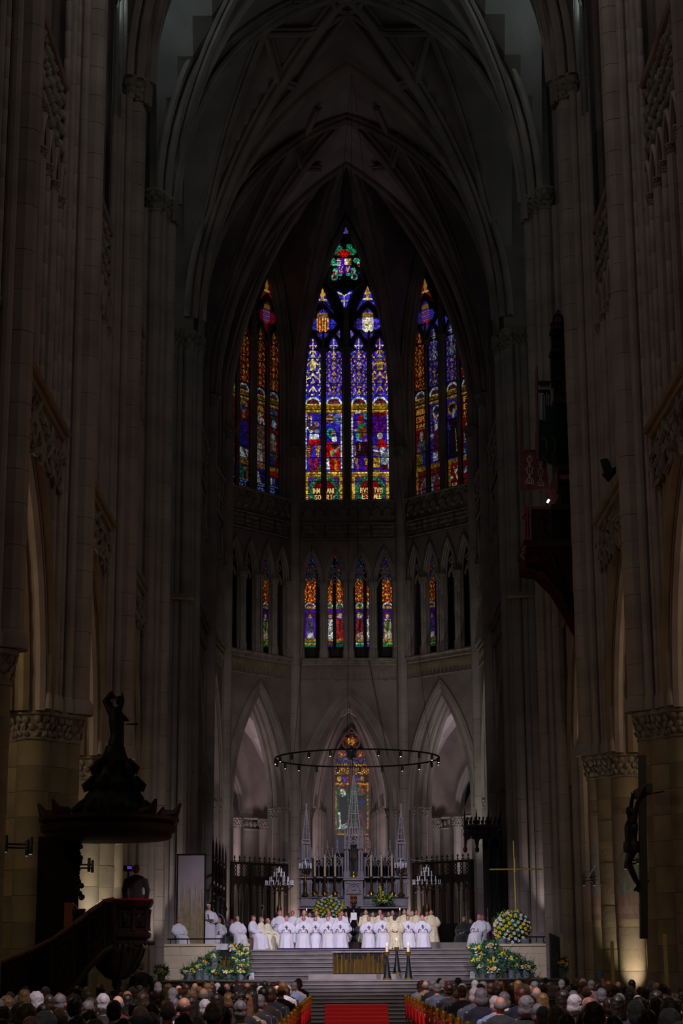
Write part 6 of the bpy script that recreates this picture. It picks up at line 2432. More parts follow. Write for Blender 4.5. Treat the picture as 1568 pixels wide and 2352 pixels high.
# little white loudspeakers at the ends of the steps
for px, lab in ((578, 'small white floor loudspeaker at left end of the upper steps'), (1085, 'small white floor loudspeaker at right end of the upper steps')):
    a = at(px, 2240, 69.4)
    t = thing('floor_speaker', lab, 'speaker', (a.x, 69.4, ZL))
    MB().prism([(-0.1, -0.1, 0), (0.1, -0.1, 0), (0.07, -0.02, 0.24), (-0.07, -0.02, 0.24)], (0, 0.16, 0)).build('cabinet', mat('white_plastic', 'cfcdd2', 0.5, var=0.03), t, smooth=False)
    MB().prism([(-0.08, -0.105, 0.03), (0.08, -0.105, 0.03), (0.06, -0.035, 0.21), (-0.06, -0.035, 0.21)], (0, 0.01, 0)).build('grille', mat('white_grille', 'a9a8ae', 0.7), t, smooth=False)

# ------------------------------------------------------------------ flowers
LEAF = mat('leaf_green', '356a3a', 0.7, var=0.5, scale=14)
LEAFD = mat('leaf_dark', '244c30', 0.7, var=0.5, scale=14)
YEL = mat('yellow_petal', 'ecd02a', 0.7, var=0.15, scale=12)
YELD = mat('golden_petal', 'dc9e1c', 0.7, var=0.2, scale=12)
WHI = mat('white_petal', 'e6e2ea', 0.7, var=0.06, scale=12)
POT = mat('slate_pot', '646b74', 0.6, var=0.3, scale=6)


def blossoms(mb, pts, r, rr):
    for p in pts:
        for k in range(5):
            a = k * 2 * PI / 5 + rr.uniform(0, 1)
            mb.ell((p[0] + 0.5 * r * math.cos(a), p[1] - 0.2 * r + 0.3 * r * math.sin(a * 2), p[2] + 0.45 * r * math.sin(a)), (r * 0.55, r * 0.5, r * 0.5), 5, 3)


def leaves(mb, pts, L, rr):
    for p in pts:
        a, e = rr.uniform(0, 2 * PI), rr.uniform(-0.4, 1.2)
        d = Vector((math.cos(a) * math.cos(e), math.sin(a) * math.cos(e), math.sin(e)))
        s = d.orthogonal().normalized()
        q = Vector(p)
        l = L * rr.uniform(0.6, 1.3)
        n = d.cross(s) * l * 0.1
        mb.add([q, q + d * l * 0.5 + s * l * 0.16 + n, q + d * l, q + d * l * 0.5 - s * l * 0.16 + n], [(0, 1, 2, 3)])


def stuff(mb, name, m, parent, **k):
    return tag(mb.build(name, m, parent, **k), kind='stuff')


def globe_bouquet(label, c, rx, rz, Y, seed, pot=True, n=95, foot=None):
    rr = random.Random(seed)
    t = thing('flower_arrangement', label, 'flowers', (c.x, Y, c.z))
    fol, ye, wh = [], [], []
    for i in range(n):
        zz = 1 - 2 * (i + 0.5) / n
        a = i * 2.39996
        q = math.sqrt(1 - zz * zz)
        k = rr.uniform(0.9, 1.04)
        p = (rx * q * math.cos(a) * k, rx * 0.9 * q * math.sin(a) * k, rz * zz * k)
        (ye if rr.random() < 0.52 else wh).append(p)
    for i in range(520):
        v = Vector((rr.gauss(0, 1), rr.gauss(0, 1), rr.gauss(0, 1))).normalized()
        k = rr.uniform(0.8, 0.98)
        fol.append((v.x * rx * k, v.y * rx * 0.9 * k, v.z * rz * k))
    mb = MB().ell((0, 0, 0), (rx * 0.86, rx * 0.78, rz * 0.86), 14, 9)
    leaves(mb, fol, rx * 0.33, rr)
    stuff(mb, 'foliage', LEAF, t)
    mb = MB()
    blossoms(mb, ye, rx * 0.125, rr)
    stuff(mb, 'yellow_blossoms', YEL, t)
    mb = MB()
    blossoms(mb, wh, rx * 0.115, rr)
    stuff(mb, 'white_blossoms', WHI, t)
    if pot:
        h = c.z - rz * 0.75 - foot
        MB().lathe([(rx * 0.34, 0), (rx * 0.44, h * 0.5), (rx * 0.48, h)], (0, 0, foot - c.z), n=14).build('pot', POT, t)
    return t


c = at(1175, 2131, 71.4)
globe_bouquet('large round bouquet of yellow and white flowers on the right parapet', c, 0.66, 0.6, 71.4, 1, True, 135, ZS)
for px in (1150, 1205):
    a = at(px, 2158, 71.2)
    t = MB().lathe([(0.14, 0), (0.19, 0.2), (0.2, 0.34), (0.17, 0.34)], n=14).build('flower_pot', POT)
    t.location = (a.x, 70.75, ZS)
    tag(t, 'dark pot at the %s foot of the large right bouquet' % ('left' if px < 1170 else 'right'), 'pot')
c = at(755, 2088, 82.6)
globe_bouquet('round bouquet of yellow and white flowers before the high altar', c, 0.62, 0.5, 82.6, 2, True, 130, ZS)


def flower_pot(label, px, py, Y, h, seed, zb=ZL, spread=0.34, pr=0.16, up=0.5, grp=None):
    """slate pot of daisies and chrysanthemums; (px, py) is the middle of the blossoms"""
    rr = random.Random(seed)
    c = at(px, py, Y)
    t = thing('flower_pot', label, 'flowers', (c.x, Y, zb), 0, grp)
    H_ = max(0.25, c.z - zb - 0.08)
    if h > 0:
        MB().lathe([(pr * 0.8, 0), (pr, H_ * 0.8), (pr * 1.02, H_), (pr * 0.85, H_)], n=14).build('pot', POT, t)
    mb = MB()
    pts = [(rr.uniform(-1, 1) * spread, rr.uniform(-1, 0.6) * spread * 0.7, H_ + rr.uniform(-0.2, 0.35) * up) for _ in range(230)]
    leaves(mb, pts, 0.16, rr)
    leaves(mb, [(p[0], p[1] - 0.08, p[2] - 0.22) for p in pts[:34]], 0.13, rr)
    for _ in range(16):
        a = rr.uniform(0, 6.28)
        mb.path([(0, 0, H_), (0.2 * math.cos(a), 0.14 * math.sin(a), H_ + up * 0.5), (spread * 1.3 * math.cos(a), spread * 0.8 * math.sin(a), H_ + up * rr.uniform(0.5, 1.0))], [0.006, 0.005, 0.003], 3)
    stuff(mb, 'foliage', LEAF if seed % 2 else LEAFD, t, smooth=False)
    mb = MB()
    blossoms(mb, [(rr.gauss(0, spread * 0.35), -spread * 0.6, H_ + up * 0.14 + rr.gauss(0, 0.04)) for _ in range(9)], 0.05, rr)
    stuff(mb, 'yellow_blossoms', YEL if seed % 3 else YELD, t)
    mb = MB()
    blossoms(mb, [(rr.uniform(-1, 1) * spread * 0.8, -spread * rr.uniform(0.4, 0.75), H_ + rr.uniform(-0.1, 0.3) * up) for _ in range(12)], 0.04, rr)
    stuff(mb, 'white_blossoms', WHI, t)
    return t


G1 = 'pots of yellow and white flowers beside the steps'
k = 0
for (px, py, Yp, lab) in ((541, 2176, 69.3, 'topmost'), (556, 2190, 69.0, 'second'), (549, 2204, 68.7, 'third'), (557, 2217, 68.4, 'fourth'), (552, 2228, 68.1, 'lowest')):
    flower_pot('%s flower pot of the bank between the ambo and the upper steps' % lab, px, py, Yp, 1, k, ZL, 0.24, 0.15, 0.42, G1); k += 1
for (px, py, Yp, lab) in ((490, 2194, 69.0, 'tall slate pot with yellow flowers nearest the ambo on its left'), (471, 2208, 68.8, 'slate pot with yellow and white flowers second left of the ambo'), (455, 2219, 68.6, 'slate pot third left of the ambo, yellow tuft'), (434, 2230, 68.4, 'trailing green pot farthest left of the ambo')):
    flower_pot(lab, px, py, Yp, 1, k, ZL, 0.2, 0.18, 0.42, G1); k += 1
for (px, py, Yp, lab) in ((497, 2246, 67.2, 'low flower pot before the foot of the ambo'), (524, 2245, 66.9, 'low pot of white and yellow flowers right of the foot of the ambo')):
    flower_pot(lab, px, py, Yp, 1, k, ZL, 0.26, 0.12, 0.22, G1); k += 1
for (px, py, Yp, lab) in ((1096, 2176, 69.4, 'topmost flower pot of the bank right of the steps'), (1104, 2190, 69.1, 'second flower pot from the top in the bank right of the steps'), (1098, 2204, 68.8, 'third flower pot from the top in the bank right of the steps'), (1108, 2218, 68.5, 'fourth flower pot from the top in the bank right of the steps'),
                          (1126, 2170, 69.5, 'leafy pot at the corner of the right parapet')):
    flower_pot(lab, px, py, Yp, 1, k, ZL, 0.27, 0.15, 0.42, G1); k += 1
for (px, py, Yp, lab) in ((1128, 2206, 68.4, 'green flower pot right of the lower bank'), (1132, 2224, 67.9, 'pot of yellow flowers low beside the right bank'), (1130, 2240, 67.4, 'lowest pot of the right bank, yellow flowers'), (1158, 2192, 69.2, 'slate pot with white flowers under the right parapet'),
                          (1174, 2200, 69.0, 'slate pot with yellow flowers second under the right parapet'), (1190, 2212, 68.8, 'slate pot third under the right parapet'), (1208, 2218, 68.6, 'slate pot with dark leaves, rightmost under the right parapet')):
    flower_pot(lab, px, py, Yp, 1, k, ZL, 0.28, 0.16, 0.5, G1); k += 1
flower_pot('small flower pot by the left pillar foot, yellow flowers', 371, 2228, 64.4, 1, k, ZL, 0.2, 0.14, 0.4); k += 1
flower_pot('small flower pot right of the black loudspeaker column', 1291, 2212, 64.2, 1, k, ZL, 0.2, 0.14, 0.6); k += 1

# ------------------------------------------------------------------ banner, throne, cross
t = thing('banner', 'tall framed mauve panel with gold streaks rising from its foot, left', 'banner')
Yb = 73.6
a, b = at(404, 2126, Yb), at(473, 1961, Yb)
a.z = ZS
mb = MB()
for (p, q) in (((a.x, a.z), (a.x + 0.05, b.z)), ((b.x - 0.05, a.z), (b.x, b.z)), ((a.x, b.z - 0.05), (b.x, b.z)), ((a.x, a.z), (b.x, a.z + 0.05))):
    MB().span((p[0], Yb, p[1]), (q[0], Yb + 0.08, q[1])).build('frame', IRON, t, smooth=False)
MB().span((a.x + 0.04, Yb + 0.03, a.z + 0.04), (b.x - 0.04, Yb + 0.07, b.z - 0.04)).build('panel', mat('mauve_canvas', 'a5959c', 0.8, var=0.08, scale=1.5), t, smooth=False)
gs = mat('gold_streak', '8e7c3c', 0.5, 0.2, var=0.3, scale=5)
W_ = b.x - a.x - 0.1
hh = b.z - a.z
for i in range(70):
    x = a.x + 0.05 + W_ * (i + rr.uniform(0, 0.8)) / 70
    h = hh * min(0.75, max(0.2, rr.gauss(0.5, 0.12)))
    MB().box((x, Yb + 0.028, a.z + 0.05 + h / 2), (rr.uniform(0.004, 0.013), 0.008, h)).build('gold_streak', gs, t, smooth=False)
# throne behind the standing speaker
t = thing('presidential_chair', 'pale grey high-backed chair behind the standing speaker', 'chair')
a = at(455, 2150, 75.2)
cg = mat('grey_green_leather', '8a9092', 0.6, var=0.1)
for (n_, c, s_) in (('backrest', (0, 0.25, 0.95), (0.62, 0.12, 1.0)), ('seat', (0, -0.05, 0.45), (0.62, 0.6, 0.14)), ('base', (0, 0, 0.19), (0.5, 0.5, 0.38)), ('armrest', (-0.33, -0.05, 0.66), (0.09, 0.56, 0.08)), ('armrest', (0.33, -0.05, 0.66), (0.09, 0.56, 0.08))):
    o = MB().box(c, s_).build(n_, cg, t, smooth=False)
for sx in (-0.33, 0.33):
    MB().box((sx, -0.05, 0.5), (0.07, 0.5, 0.3)).build('arm_panel', cg, t, smooth=False)
t.location = (a.x, 75.6, ZS)
# wooden bench ends of the three priests
mb = MB()
a = at(592, 2172, 73.8)
tag(MB().span((a.x - 0.62, 73.5, ZS), (a.x - 0.1, 76.2, ZS + 0.44)).build('bench', mat('brown_bench', '4a3020', 0.5, var=0.3, stretch=(1, 1, .2)), smooth=False), 'low brown wooden bench under the three priests in profile', 'bench')
# golden processional cross
t = thing('processional_cross', 'tall slim golden cross standing behind the right bouquet', 'cross')
Yx = 72.4
a, b = at(1186, 2110, Yx), at(1183.5, 1931, Yx)
MB().tube((a.x, Yx, ZS), (a.x - 0.04, Yx, b.z), 0.034, 0.03, 8).build('shaft', GOLDP, t)
c, d = at(1124, 1997, Yx), at(1245, 1996, Yx)
MB().tube((c.x, Yx, c.z), (d.x, Yx, d.z), 0.03, n=8).build('crossbar', GOLDP, t)
MB().tube((a.x - 0.02, Yx - 0.01, zat(2006, Yx)), (a.x - 0.02, Yx - 0.01, zat(1972, Yx)), 0.05, 0.045, 10).build('collar', GOLDP, t)
MB().lathe([(0.22, 0), (0.22, 0.05), (0.06, 0.1)], (a.x, Yx, ZS), n=14).build('foot', IRON, t)
# silver crozier held by the group of three
t = thing('crozier', 'slim silver staff rising from the group of three priests', 'staff')
a, b = at(604, 2150, 75), at(602.5, 2090, 75)
MB().tube((a.x, 75, ZS), (b.x, 75, b.z), 0.016, n=6).build('shaft', MATS['steel'], t)
MB().path([(b.x + 0.06 * math.sin(q * 0.55), 75, b.z + 0.06 * (1 - math.cos(q * 0.55)) + 0.01 * q) for q in range(9)], 0.014, 6).build('crook', MATS['steel'], t)
# black loudspeaker column right of the parapet
t = thing('loudspeaker_column', 'tall black loudspeaker column at the right end of the right parapet', 'speaker')
a, b = at(1266, 2250, 66), at(1286, 2147, 66)
MB().prism([(a.x, 66, ZL), (b.x, 66, ZL), (b.x, 66, b.z - 0.1), (a.x, 66, b.z + 0.06)], (0, 0.4, 0)).build('cabinet', mat('matte_black', '08080a', 0.7, var=0.1), t, smooth=False)
MB().span((a.x + 0.02, 65.99, ZL + 0.1), (b.x - 0.02, 66.0, b.z - 0.2)).build('grille', mat('black_grille', '101014', 0.8), t, smooth=False)
# slim brass-coloured uplighter posts at the pillars
for (px, y0, y1, Yp, w_, lab, zb) in ((1310, 2170, 2245, 57.6, 0.07, 'slim yellow uplighter post left of the frescoed pillar', 0), (1408, 2163, 2250, 54.6, 0.09, 'slim yellow uplighter post against the frescoed pillar', 0),
                              (1531, 2149, 2260, 44.4, 0.08, 'slim yellow uplighter post at the near right pillar', 0), (341, 2180, 2240, 60, 0.07, 'slim yellow uplighter post behind the pulpit', 0.1), (1291, 2148, 2200, 64.3, 0.06, 'short yellow uplighter post beside the black loudspeaker column', ZL)):
    a, b = at(px, y1, Yp), at(px, y0, Yp)
    t = thing('uplighter_post', lab, 'lamp post', (a.x, Yp, zb))
    MB().box((0, 0, (b.z - zb) / 2), (w_, w_, b.z - zb)).build('post', mat('brass_lacquer', 'a8935a', 0.5, 0.1, var=0.1), t, smooth=False)
    MB().box((0, 0, 0.02), (w_ * 2.2, w_ * 2.2, 0.04)).build('foot', IRON, t, smooth=False)
    MB().box((0, 0.0, b.z - zb + 0.015), (w_ * 0.8, w_ * 0.8, 0.03)).build('lens', mat('frosted_lens', 'c8bfa8', 0.4), t, smooth=False)

# ================================================================== high altar and choir furniture
ALT = mat('altar_stone', '8f8892', 0.7, var=0.18, scale=4, bump=0.15)
DARKV = mat('painted_shadow', '18141a', 0.9)  # dark sheets painted as the shade behind altar openwork and canopy
YA = 90.0
alt = thing('high_altar', 'gothic white stone high altar with pinnacles and a tall openwork spire', 'altar')
PXW = 90.0 / F                                # metres per pixel on the altar plane


def part(name, rects, m=ALT, Y=YA, d=0.3, parent=None, smooth=False):
    mb = MB()
    for r in rects:
        pbox(mb, r[0], r[1], r[2], r[3], r[4] if len(r) > 4 else Y, r[5] if len(r) > 5 else d)
    return mb.build(name, m, parent or alt, smooth=smooth)


part('table_slab', [(684, 2083, 938, 2088, 88.9, 1.2)])
part('base', [(690, 2088, 934, 2196, 89.2, 1.2)], mat('shaded_altar_base', '4a4650', 0.8, var=0.2))  # same stone darkened: the slab's shadow is put into its colour
part('predella', [(686, 2062, 937, 2083, 90.0, 0.8)])
part('shelf', [(684, 2059, 939, 2062, 89.85, 0.6)])
for x0, x1 in ((690, 716), (908, 934)):
    part('end_panel', [(x0, 2064, x1, 2082, 89.93, 0.1)])
    part('panel_inset', [(x0 + 4, 2067, x1 - 4, 2080, 89.91, 0.1)])
for k in range(2):
    x0 = 724 if k == 0 else 832
    mb = MB()
    for i in range(8):
        x = x0 + i * 9
        a = at(x, 2079, YA - 0.03)
        b = at(x + 4.5, 2066, YA - 0.03)
        c = at(x + 9, 2079, YA - 0.03)
        mb.path([a, b, c], 0.022, 4)
        mb.path([(b.x + 0.05 * math.cos(q), YA - 0.03, a.z + 0.08 + 0.05 * math.sin(q)) for q in (0, 1.26, 2.5, 3.8, 5)], 0.014, 4, closed=True)
    mb.build('arcade_relief', ALT, alt)
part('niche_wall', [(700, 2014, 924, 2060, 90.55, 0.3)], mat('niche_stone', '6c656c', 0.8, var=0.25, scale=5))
for x in (721, 734.5, 753, 771, 785, 838, 852, 866.5, 888, 905):
    a, b = at(x, 2058, 90.35), at(x, 2018, 90.35)
    MB().lathe([(0.06, 0), (0.06, 0.08), (0.04, 0.14), (0.036, b.z - a.z - 0.16), (0.065, b.z - a.z)], (a.x, 90.35, a.z), n=8).build('column', ALT, alt)
for x in (743.5, 762, 778, 845, 859, 877, 897):
    a = at(x, 2040, 90.5)
    MB().path([(a.x - 0.16, 90.48, a.z), (a.x - 0.1, 90.48, a.z + 0.2), (a.x, 90.48, a.z + 0.32), (a.x + 0.1, 90.48, a.z + 0.2), (a.x + 0.16, 90.48, a.z)], 0.03, 5).build('niche_arch', ALT, alt)
part('cornice', [(684, 2013, 940, 2017, 89.95, 0.8), (690, 2017, 934, 2019, 90.05, 0.7)])
for x0, x1 in ((690, 716), (908, 934)):       # end piers
    part('end_pier', [(x0, 2019, x1, 2060, 90.15, 0.5), (x0 - 2, 2026, x1 + 2, 2029, 90.1, 0.6)])
    for x in (x0 + 2, x1 - 2, (x0 + x1) / 2 - 4, (x0 + x1) / 2 + 4):
        a, b = at(x, 2059, 90.08), at(x, 2029, 90.08)
        MB().tube(a, b, 0.045, n=8).build('column', ALT, alt)
# tabernacle block
part('tabernacle', [(791, 2019, 833, 2083, 89.75, 0.8), (788, 2017, 836, 2022, 89.65, 0.9), (795, 2026, 829, 2029, 89.68, 0.2)])
part('tabernacle_step', [(795, 2050, 829, 2053, 89.68, 0.1)])
mb = MB()
a = at(812, 2046, 89.7)
mb.path([(a.x - 0.3, 89.7, a.z), (a.x - 0.24, 89.7, a.z + 0.22), (a.x, 89.7, a.z + 0.36), (a.x + 0.24, 89.7, a.z + 0.22), (a.x + 0.3, 89.7, a.z)], 0.03, 5)
mb.path([(a.x + 0.1 * math.cos(q), 89.71, a.z + 0.13 + 0.1 * math.sin(q)) for q in (0, 0.9, 1.8, 2.7, 3.6, 4.5, 5.4)], 0.025, 5, closed=True)
mb.build('tympanum', ALT, alt)
part('tabernacle_door', [(804, 2055, 820, 2080, 89.7, 0.1)], BRONZE)
mb = MB()
for dx, dy in ((-4, -5), (4, -5), (-4, 5), (4, 5)):
    a = at(812 + dx, 2067 + dy, 89.68)
    mb.ell(a, (0.07, 0.03, 0.08), 8, 5)
mb.build('enamel_roundel', mat('red_enamel', '5e1210', 0.3), alt)
# openwork screen: three-light gabled windows and crocketed pinnacles
part('screen_shade', [(716, 1975, 787, 2013, 91.2, 0.1)], DARKV)
part('screen_shade', [(837, 1975, 908, 2013, 91.2, 0.1)], DARKV)
for xs in ((717, 740, 763, 786), (838, 861, 884, 907)):
    for i in range(3):
        xa, xb = xs[i], xs[i + 1]
        xm = (xa + xb) / 2
        mb = MB()
        Q = lambda x, y: at(x, y, 90.4)
        for x in (xa, xb):
            mb.tube(Q(x, 2013), Q(x, 1968), 0.035, n=5)
        for x in (xa + (xb - xa) / 3, xa + 2 * (xb - xa) / 3):
            mb.tube(Q(x, 2013), Q(x, 1991), 0.02, n=5)
        for k in range(3):
            x0 = xa + (xb - xa) * k / 3
            q = (xb - xa) / 3
            mb.path([Q(x0, 1993), Q(x0 + q * 0.25, 1988), Q(x0 + q / 2, 1985), Q(x0 + q * 0.75, 1988), Q(x0 + q, 1993)], 0.018, 4)
        for (cx, cy) in ((xm, 1979), (xm - 4, 1984), (xm + 4, 1984)):
            c = Q(cx, cy)
            mb.path([(c.x + 0.07 * math.cos(t), 90.4, c.z + 0.07 * math.sin(t)) for t in (0, 1.05, 2.1, 3.15, 4.2, 5.25)], 0.016, 4, closed=True)
        mb.path([Q(xa, 1988), Q(xa + 3, 1978), Q(xm, 1967), Q(xb - 3, 1978), Q(xb, 1988)], 0.03, 5)
        mb.path([Q(xa, 1980), Q(xm - 5, 1964), Q(xm, 1948), Q(xm + 5, 1964), Q(xb, 1980)], 0.03, 5)
        mb.build('tracery_panel', ALT, alt)
        mb = MB()
        mb.tube(Q(xm, 1950), Q(xm, 1928), 0.028, 0.008, 5)
        for y in (1946, 1941, 1936, 1932):
            c = Q(xm, y)
            mb.box(c, (0.12 - (1946 - y) * 0.004, 0.04, 0.025))
        mb.build('pinnacle', ALT, alt)
    for x in xs[1:3]:
        mb = MB()
        mb.tube(at(x, 1970, 90.3), at(x, 1944, 90.3), 0.03, 0.006, 5)
        for y in (1966, 1960, 1954, 1949):
            mb.box(at(x, y, 90.3), (0.09, 0.04, 0.02))
        mb.build('pinnacle', ALT, alt)


def spire(cx, y0, y1, r, Y, n, name='spire', rings=5, crk=9):
    """openwork spire: ribs that meet at a finial, with rings and crockets"""
    a, b = at(cx, y0, Y), at(cx, y1, Y)
    h = b.z - a.z
    mb = MB()
    for k in range(n):
        t = 2 * PI * (k + 0.5) / n
        mb.tube((a.x + r * math.cos(t), Y + r * math.sin(t), a.z), (b.x, Y, b.z), 0.035, 0.018, 5)
        for j in range(crk):
            q = (j + 0.5) / crk
            mb.ell((a.x + (b.x - a.x) * q + r * (1 - q) * math.cos(t) * 1.12, Y + r * (1 - q) * math.sin(t) * 1.12, a.z + h * q), (0.035, 0.035, 0.045), 5, 3)
    for j in range(rings):
        q = j / rings
        mb.path([(a.x + (b.x - a.x) * q + r * (1 - q) * math.cos(2 * PI * (k + 0.5) / n), Y + r * (1 - q) * math.sin(2 * PI * (k + 0.5) / n), a.z + h * q) for k in range(n)], 0.028, 4, closed=True)
    mb.ell((b.x, Y, b.z), (0.06, 0.06, 0.09), 6, 4)
    return mb.build(name, ALT, alt)


for cx, lean in ((702.5, -1), (921.5, 1)):    # corner towers
    Yt = 90.5
    for x in (cx - 9, cx + 9):
        for yy in (Yt - 0.18, Yt + 0.2):
            a, b = at(x, 2013, yy), at(x, 1930, yy)
            MB().tube(a, (a.x, yy, b.z), 0.045, n=6).build('tower_shaft', ALT, alt)
    part('tower_stage', [(cx - 8, 1970, cx + 8, 1975, Yt - 0.2, 0.45), (cx - 7, 1975, cx + 7, 2013, Yt - 0.05, 0.2), (cx - 10, 1934, cx + 10, 1939, Yt - 0.25, 0.5), (cx - 9, 1928, cx + 9, 1930, Yt - 0.22, 0.45)])
    part('tower_stage', [(cx - 5, 1940, cx - 2, 1970, Yt - 0.12, 0.2), (cx + 2, 1940, cx + 5, 1970, Yt - 0.12, 0.2)])
    for x in (cx - 13, cx + 13):
        mb = MB()
        mb.tube(at(x, 2013, Yt), at(x, 1972, Yt), 0.05, n=5)
        mb.tube(at(x, 1972, Yt), at(x, 1946, Yt), 0.04, 0.006, 5)
        for y in range(1948, 1975, 4):
            mb.box(at(x, y, Yt), (0.1, 0.05, 0.03))
        mb.build('pinnacle', ALT, alt)
    spire(cx - lean * 0.6, 1929, 1849, 0.18, Yt, 6, rings=6)
# central canopy and spire
for x in (793, 799, 825, 831):
    for yy in (90.2, 91.0):
        a, b = at(x, 2016, yy), at(x, 1942, yy)
        MB().lathe([(0.1, 0), (0.1, 0.25), (0.06, 0.32), (0.055, b.z - a.z)], (a.x, yy, a.z), n=8).build('canopy_column', ALT, alt)
part('canopy_shade', [(799, 1940, 825, 2014, 91.3, 0.1)], DARKV)
for x in (805, 809, 815, 819):
    a, b = at(x, 2012, 91.1), at(x, 1945, 91.1)
    MB().tube(a, b, 0.03, n=6).build('colonnette', mat('dull_stone', '5c5762', 0.8), alt)
for i, (xa, xb) in enumerate(((792, 802), (802, 822), (822, 832))):
    mb = MB()
    Q = lambda x, y: at(x, y, 90.05)
    xm = (xa + xb) / 2
    mb.path([Q(xa, 1944), Q(xa + 1.5, 1936), Q(xm, 1930), Q(xb - 1.5, 1936), Q(xb, 1944)], 0.035, 5)
    mb.path([Q(xa, 1936), Q(xm, 1914), Q(xb, 1936)], 0.035, 5)
    for k in range(3):
        c = Q(xa + (xb - xa) * (k + 0.5) / 3, 1938)
        mb.path([(c.x + 0.05 * math.cos(t), 90.05, c.z + 0.05 * math.sin(t)) for t in (0, 1.25, 2.5, 3.75, 5)], 0.016, 4, closed=True)
    mb.build('canopy_gable', ALT, alt)
for x in (792, 802, 822, 832):
    mb = MB()
    mb.tube(at(x, 1944, 90.0), at(x, 1918, 90.0), 0.055, 0.04, 6)
    mb.tube(at(x, 1918, 90.0), at(x, 1898, 90.0), 0.035, 0.006, 5)
    mb.ell(at(x, 1947, 90.0), (0.08, 0.08, 0.09), 7, 5)
    mb.build('pinnacle', ALT, alt)
part('canopy_band', [(794, 1918, 830, 1921, 90.1, 0.8), (797, 1900, 827, 1902, 90.2, 0.6)])
for k in range(6):
    x = 798 + k * 5.6
    mb = MB().tube(at(x, 1920, 90.2), at(x, 1898, 90.2), 0.035, 0.03, 5)
    mb.tube(at(x, 1900, 90.2), at(x, 1888, 90.2), 0.03, 0.005, 5)
    mb.build('pinnacle', ALT, alt)
spire(812, 1903, 1768, 0.31, 90.5, 8, rings=7, crk=12)
part('spire_band', [(802, 1868, 822, 1870, 90.25, 0.5), (806, 1818, 817, 1820, 90.35, 0.3)])
# gilt crucifix under the canopy
t = thing('altar_crucifix', 'slim gilt crucifix standing under the stone canopy of the high altar', 'crucifix')
mb = MB().tube(at(812, 2014, 90.1), at(812, 1948, 90.1), 0.03, n=6)
mb.build('shaft', BRONZE, t)
MB().tube(at(802, 1958, 90.1), at(822, 1958, 90.1), 0.028, n=6).build('crossbar', BRONZE, t)
a = at(812, 1968, 90.05)
MB().path([(a.x - 0.14, 90.05, a.z + 0.22), (a.x - 0.03, 90.04, a.z + 0.12), (a.x, 90.04, a.z + 0.05), (a.x, 90.03, a.z - 0.15), (a.x, 90.04, a.z - 0.3)], [0.015, 0.03, 0.045, 0.035, 0.02], 6).path([(a.x + 0.14, 90.05, a.z + 0.22), (a.x + 0.03, 90.04, a.z + 0.12)], [0.015, 0.03], 6).ell((a.x, 90.02, a.z + 0.2), (0.035, 0.04, 0.05), 7, 5).build('corpus', GOLD, t)
a = at(812, 2014, 90.1)
MB().lathe([(0.2, -0.02), (0.18, 0.06), (0.07, 0.12), (0.04, 0.25)], a, n=12).build('foot', GOLD, t)

# six tall candles on gilt candlesticks
PROTO = None
for i, px in enumerate((722.5, 746, 769.5, 852.5, 876.5, 900.5)):
    a = at(px, 2059, 89.98)
    lab = ('tall cream candle in gilt candlestick on the altar shelf, %s from the left' % ORD[i])
    if PROTO is None:
        t = PROTO = thing('altar_candlestick', lab, 'candlestick', a, 0, 'six tall candles on the altar shelf')
        hb, hc = zat(2013, 89.98) - a.z, zat(1963.5, 89.98) - a.z
        MB().lathe([(0.12, 0.12), (0.16, 0.16), (0.08, 0.24), (0.05, 0.3)], n=10).build('foot', BRONZE, t)
        for k in range(3):
            q = 2 * PI * k / 3 + 0.5
            MB().path([(0.05 * math.cos(q), 0.05 * math.sin(q), 0.2), (0.16 * math.cos(q), 0.16 * math.sin(q), 0.16), (0.19 * math.cos(q), 0.19 * math.sin(q), 0.06), (0.15 * math.cos(q), 0.15 * math.sin(q), 0.02), (0.13 * math.cos(q), 0.13 * math.sin(q), 0.07)], 0.03, 6).build('leg', GOLD, t)
        MB().lathe([(0.045, 0.28)] + [(0.035 + 0.018 * (k % 2), 0.32 + (hb - 0.42) * k / 12) for k in range(13)] + [(0.09, hb - 0.05), (0.1, hb), (0.05, hb)], n=10).build('stem', BRONZE, t)
        MB().lathe([(0.05, hb - 0.01), (0.05, hc)], n=12).build('candle', mat('altar_wax', 'c2b190', 0.6, var=0.05), t)
    else:
        dup(PROTO, a, 0, lab)

# many-branched gilt candelabra at the ends of the altar
VIOC = mat('candle_violet_white', 'f2eefc', 0.5, var=0.05)
for s, px in (('left', 701), ('right', 921)):
    a = at(px, 2059, 89.9)
    t = thing('altar_candelabrum', 'gilt branched candelabrum with a ring of short candles at the %s end of altar' % s, 'candelabrum', a, 0, 'branched candelabra on the altar')
    h = zat(1997, 89.9) - a.z
    MB().lathe([(0.17, 0), (0.18, 0.06), (0.08, 0.16), (0.06, 0.24), (0.045, h * 0.5), (0.07, h * 0.55), (0.045, h * 0.6), (0.05, h)], n=10).build('stem', BRONZE, t)
    for k in range(8):
        q = 2 * PI * (k + 0.3) / 8
        c, d = math.cos(q), math.sin(q)
        b = MB().path([(0, 0, h * 0.85), (0.15 * c, 0.15 * d, h * 0.88), (0.27 * c, 0.27 * d, h * 0.95), (0.28 * c, 0.28 * d, h)], 0.022, 5).lathe([(0.02, 0), (0.05, 0.03), (0.03, 0.05)], (0.28 * c, 0.28 * d, h), n=8).build('branch', BRONZE, t)
        MB().lathe([(0.028, h + 0.04), (0.028, h + 0.3)], (0.28 * c, 0.28 * d, 0), n=8).build('candle', VIOC, b)
    MB().lathe([(0.03, h), (0.03, h + 0.48)], n=8).build('candle', VIOC, t)

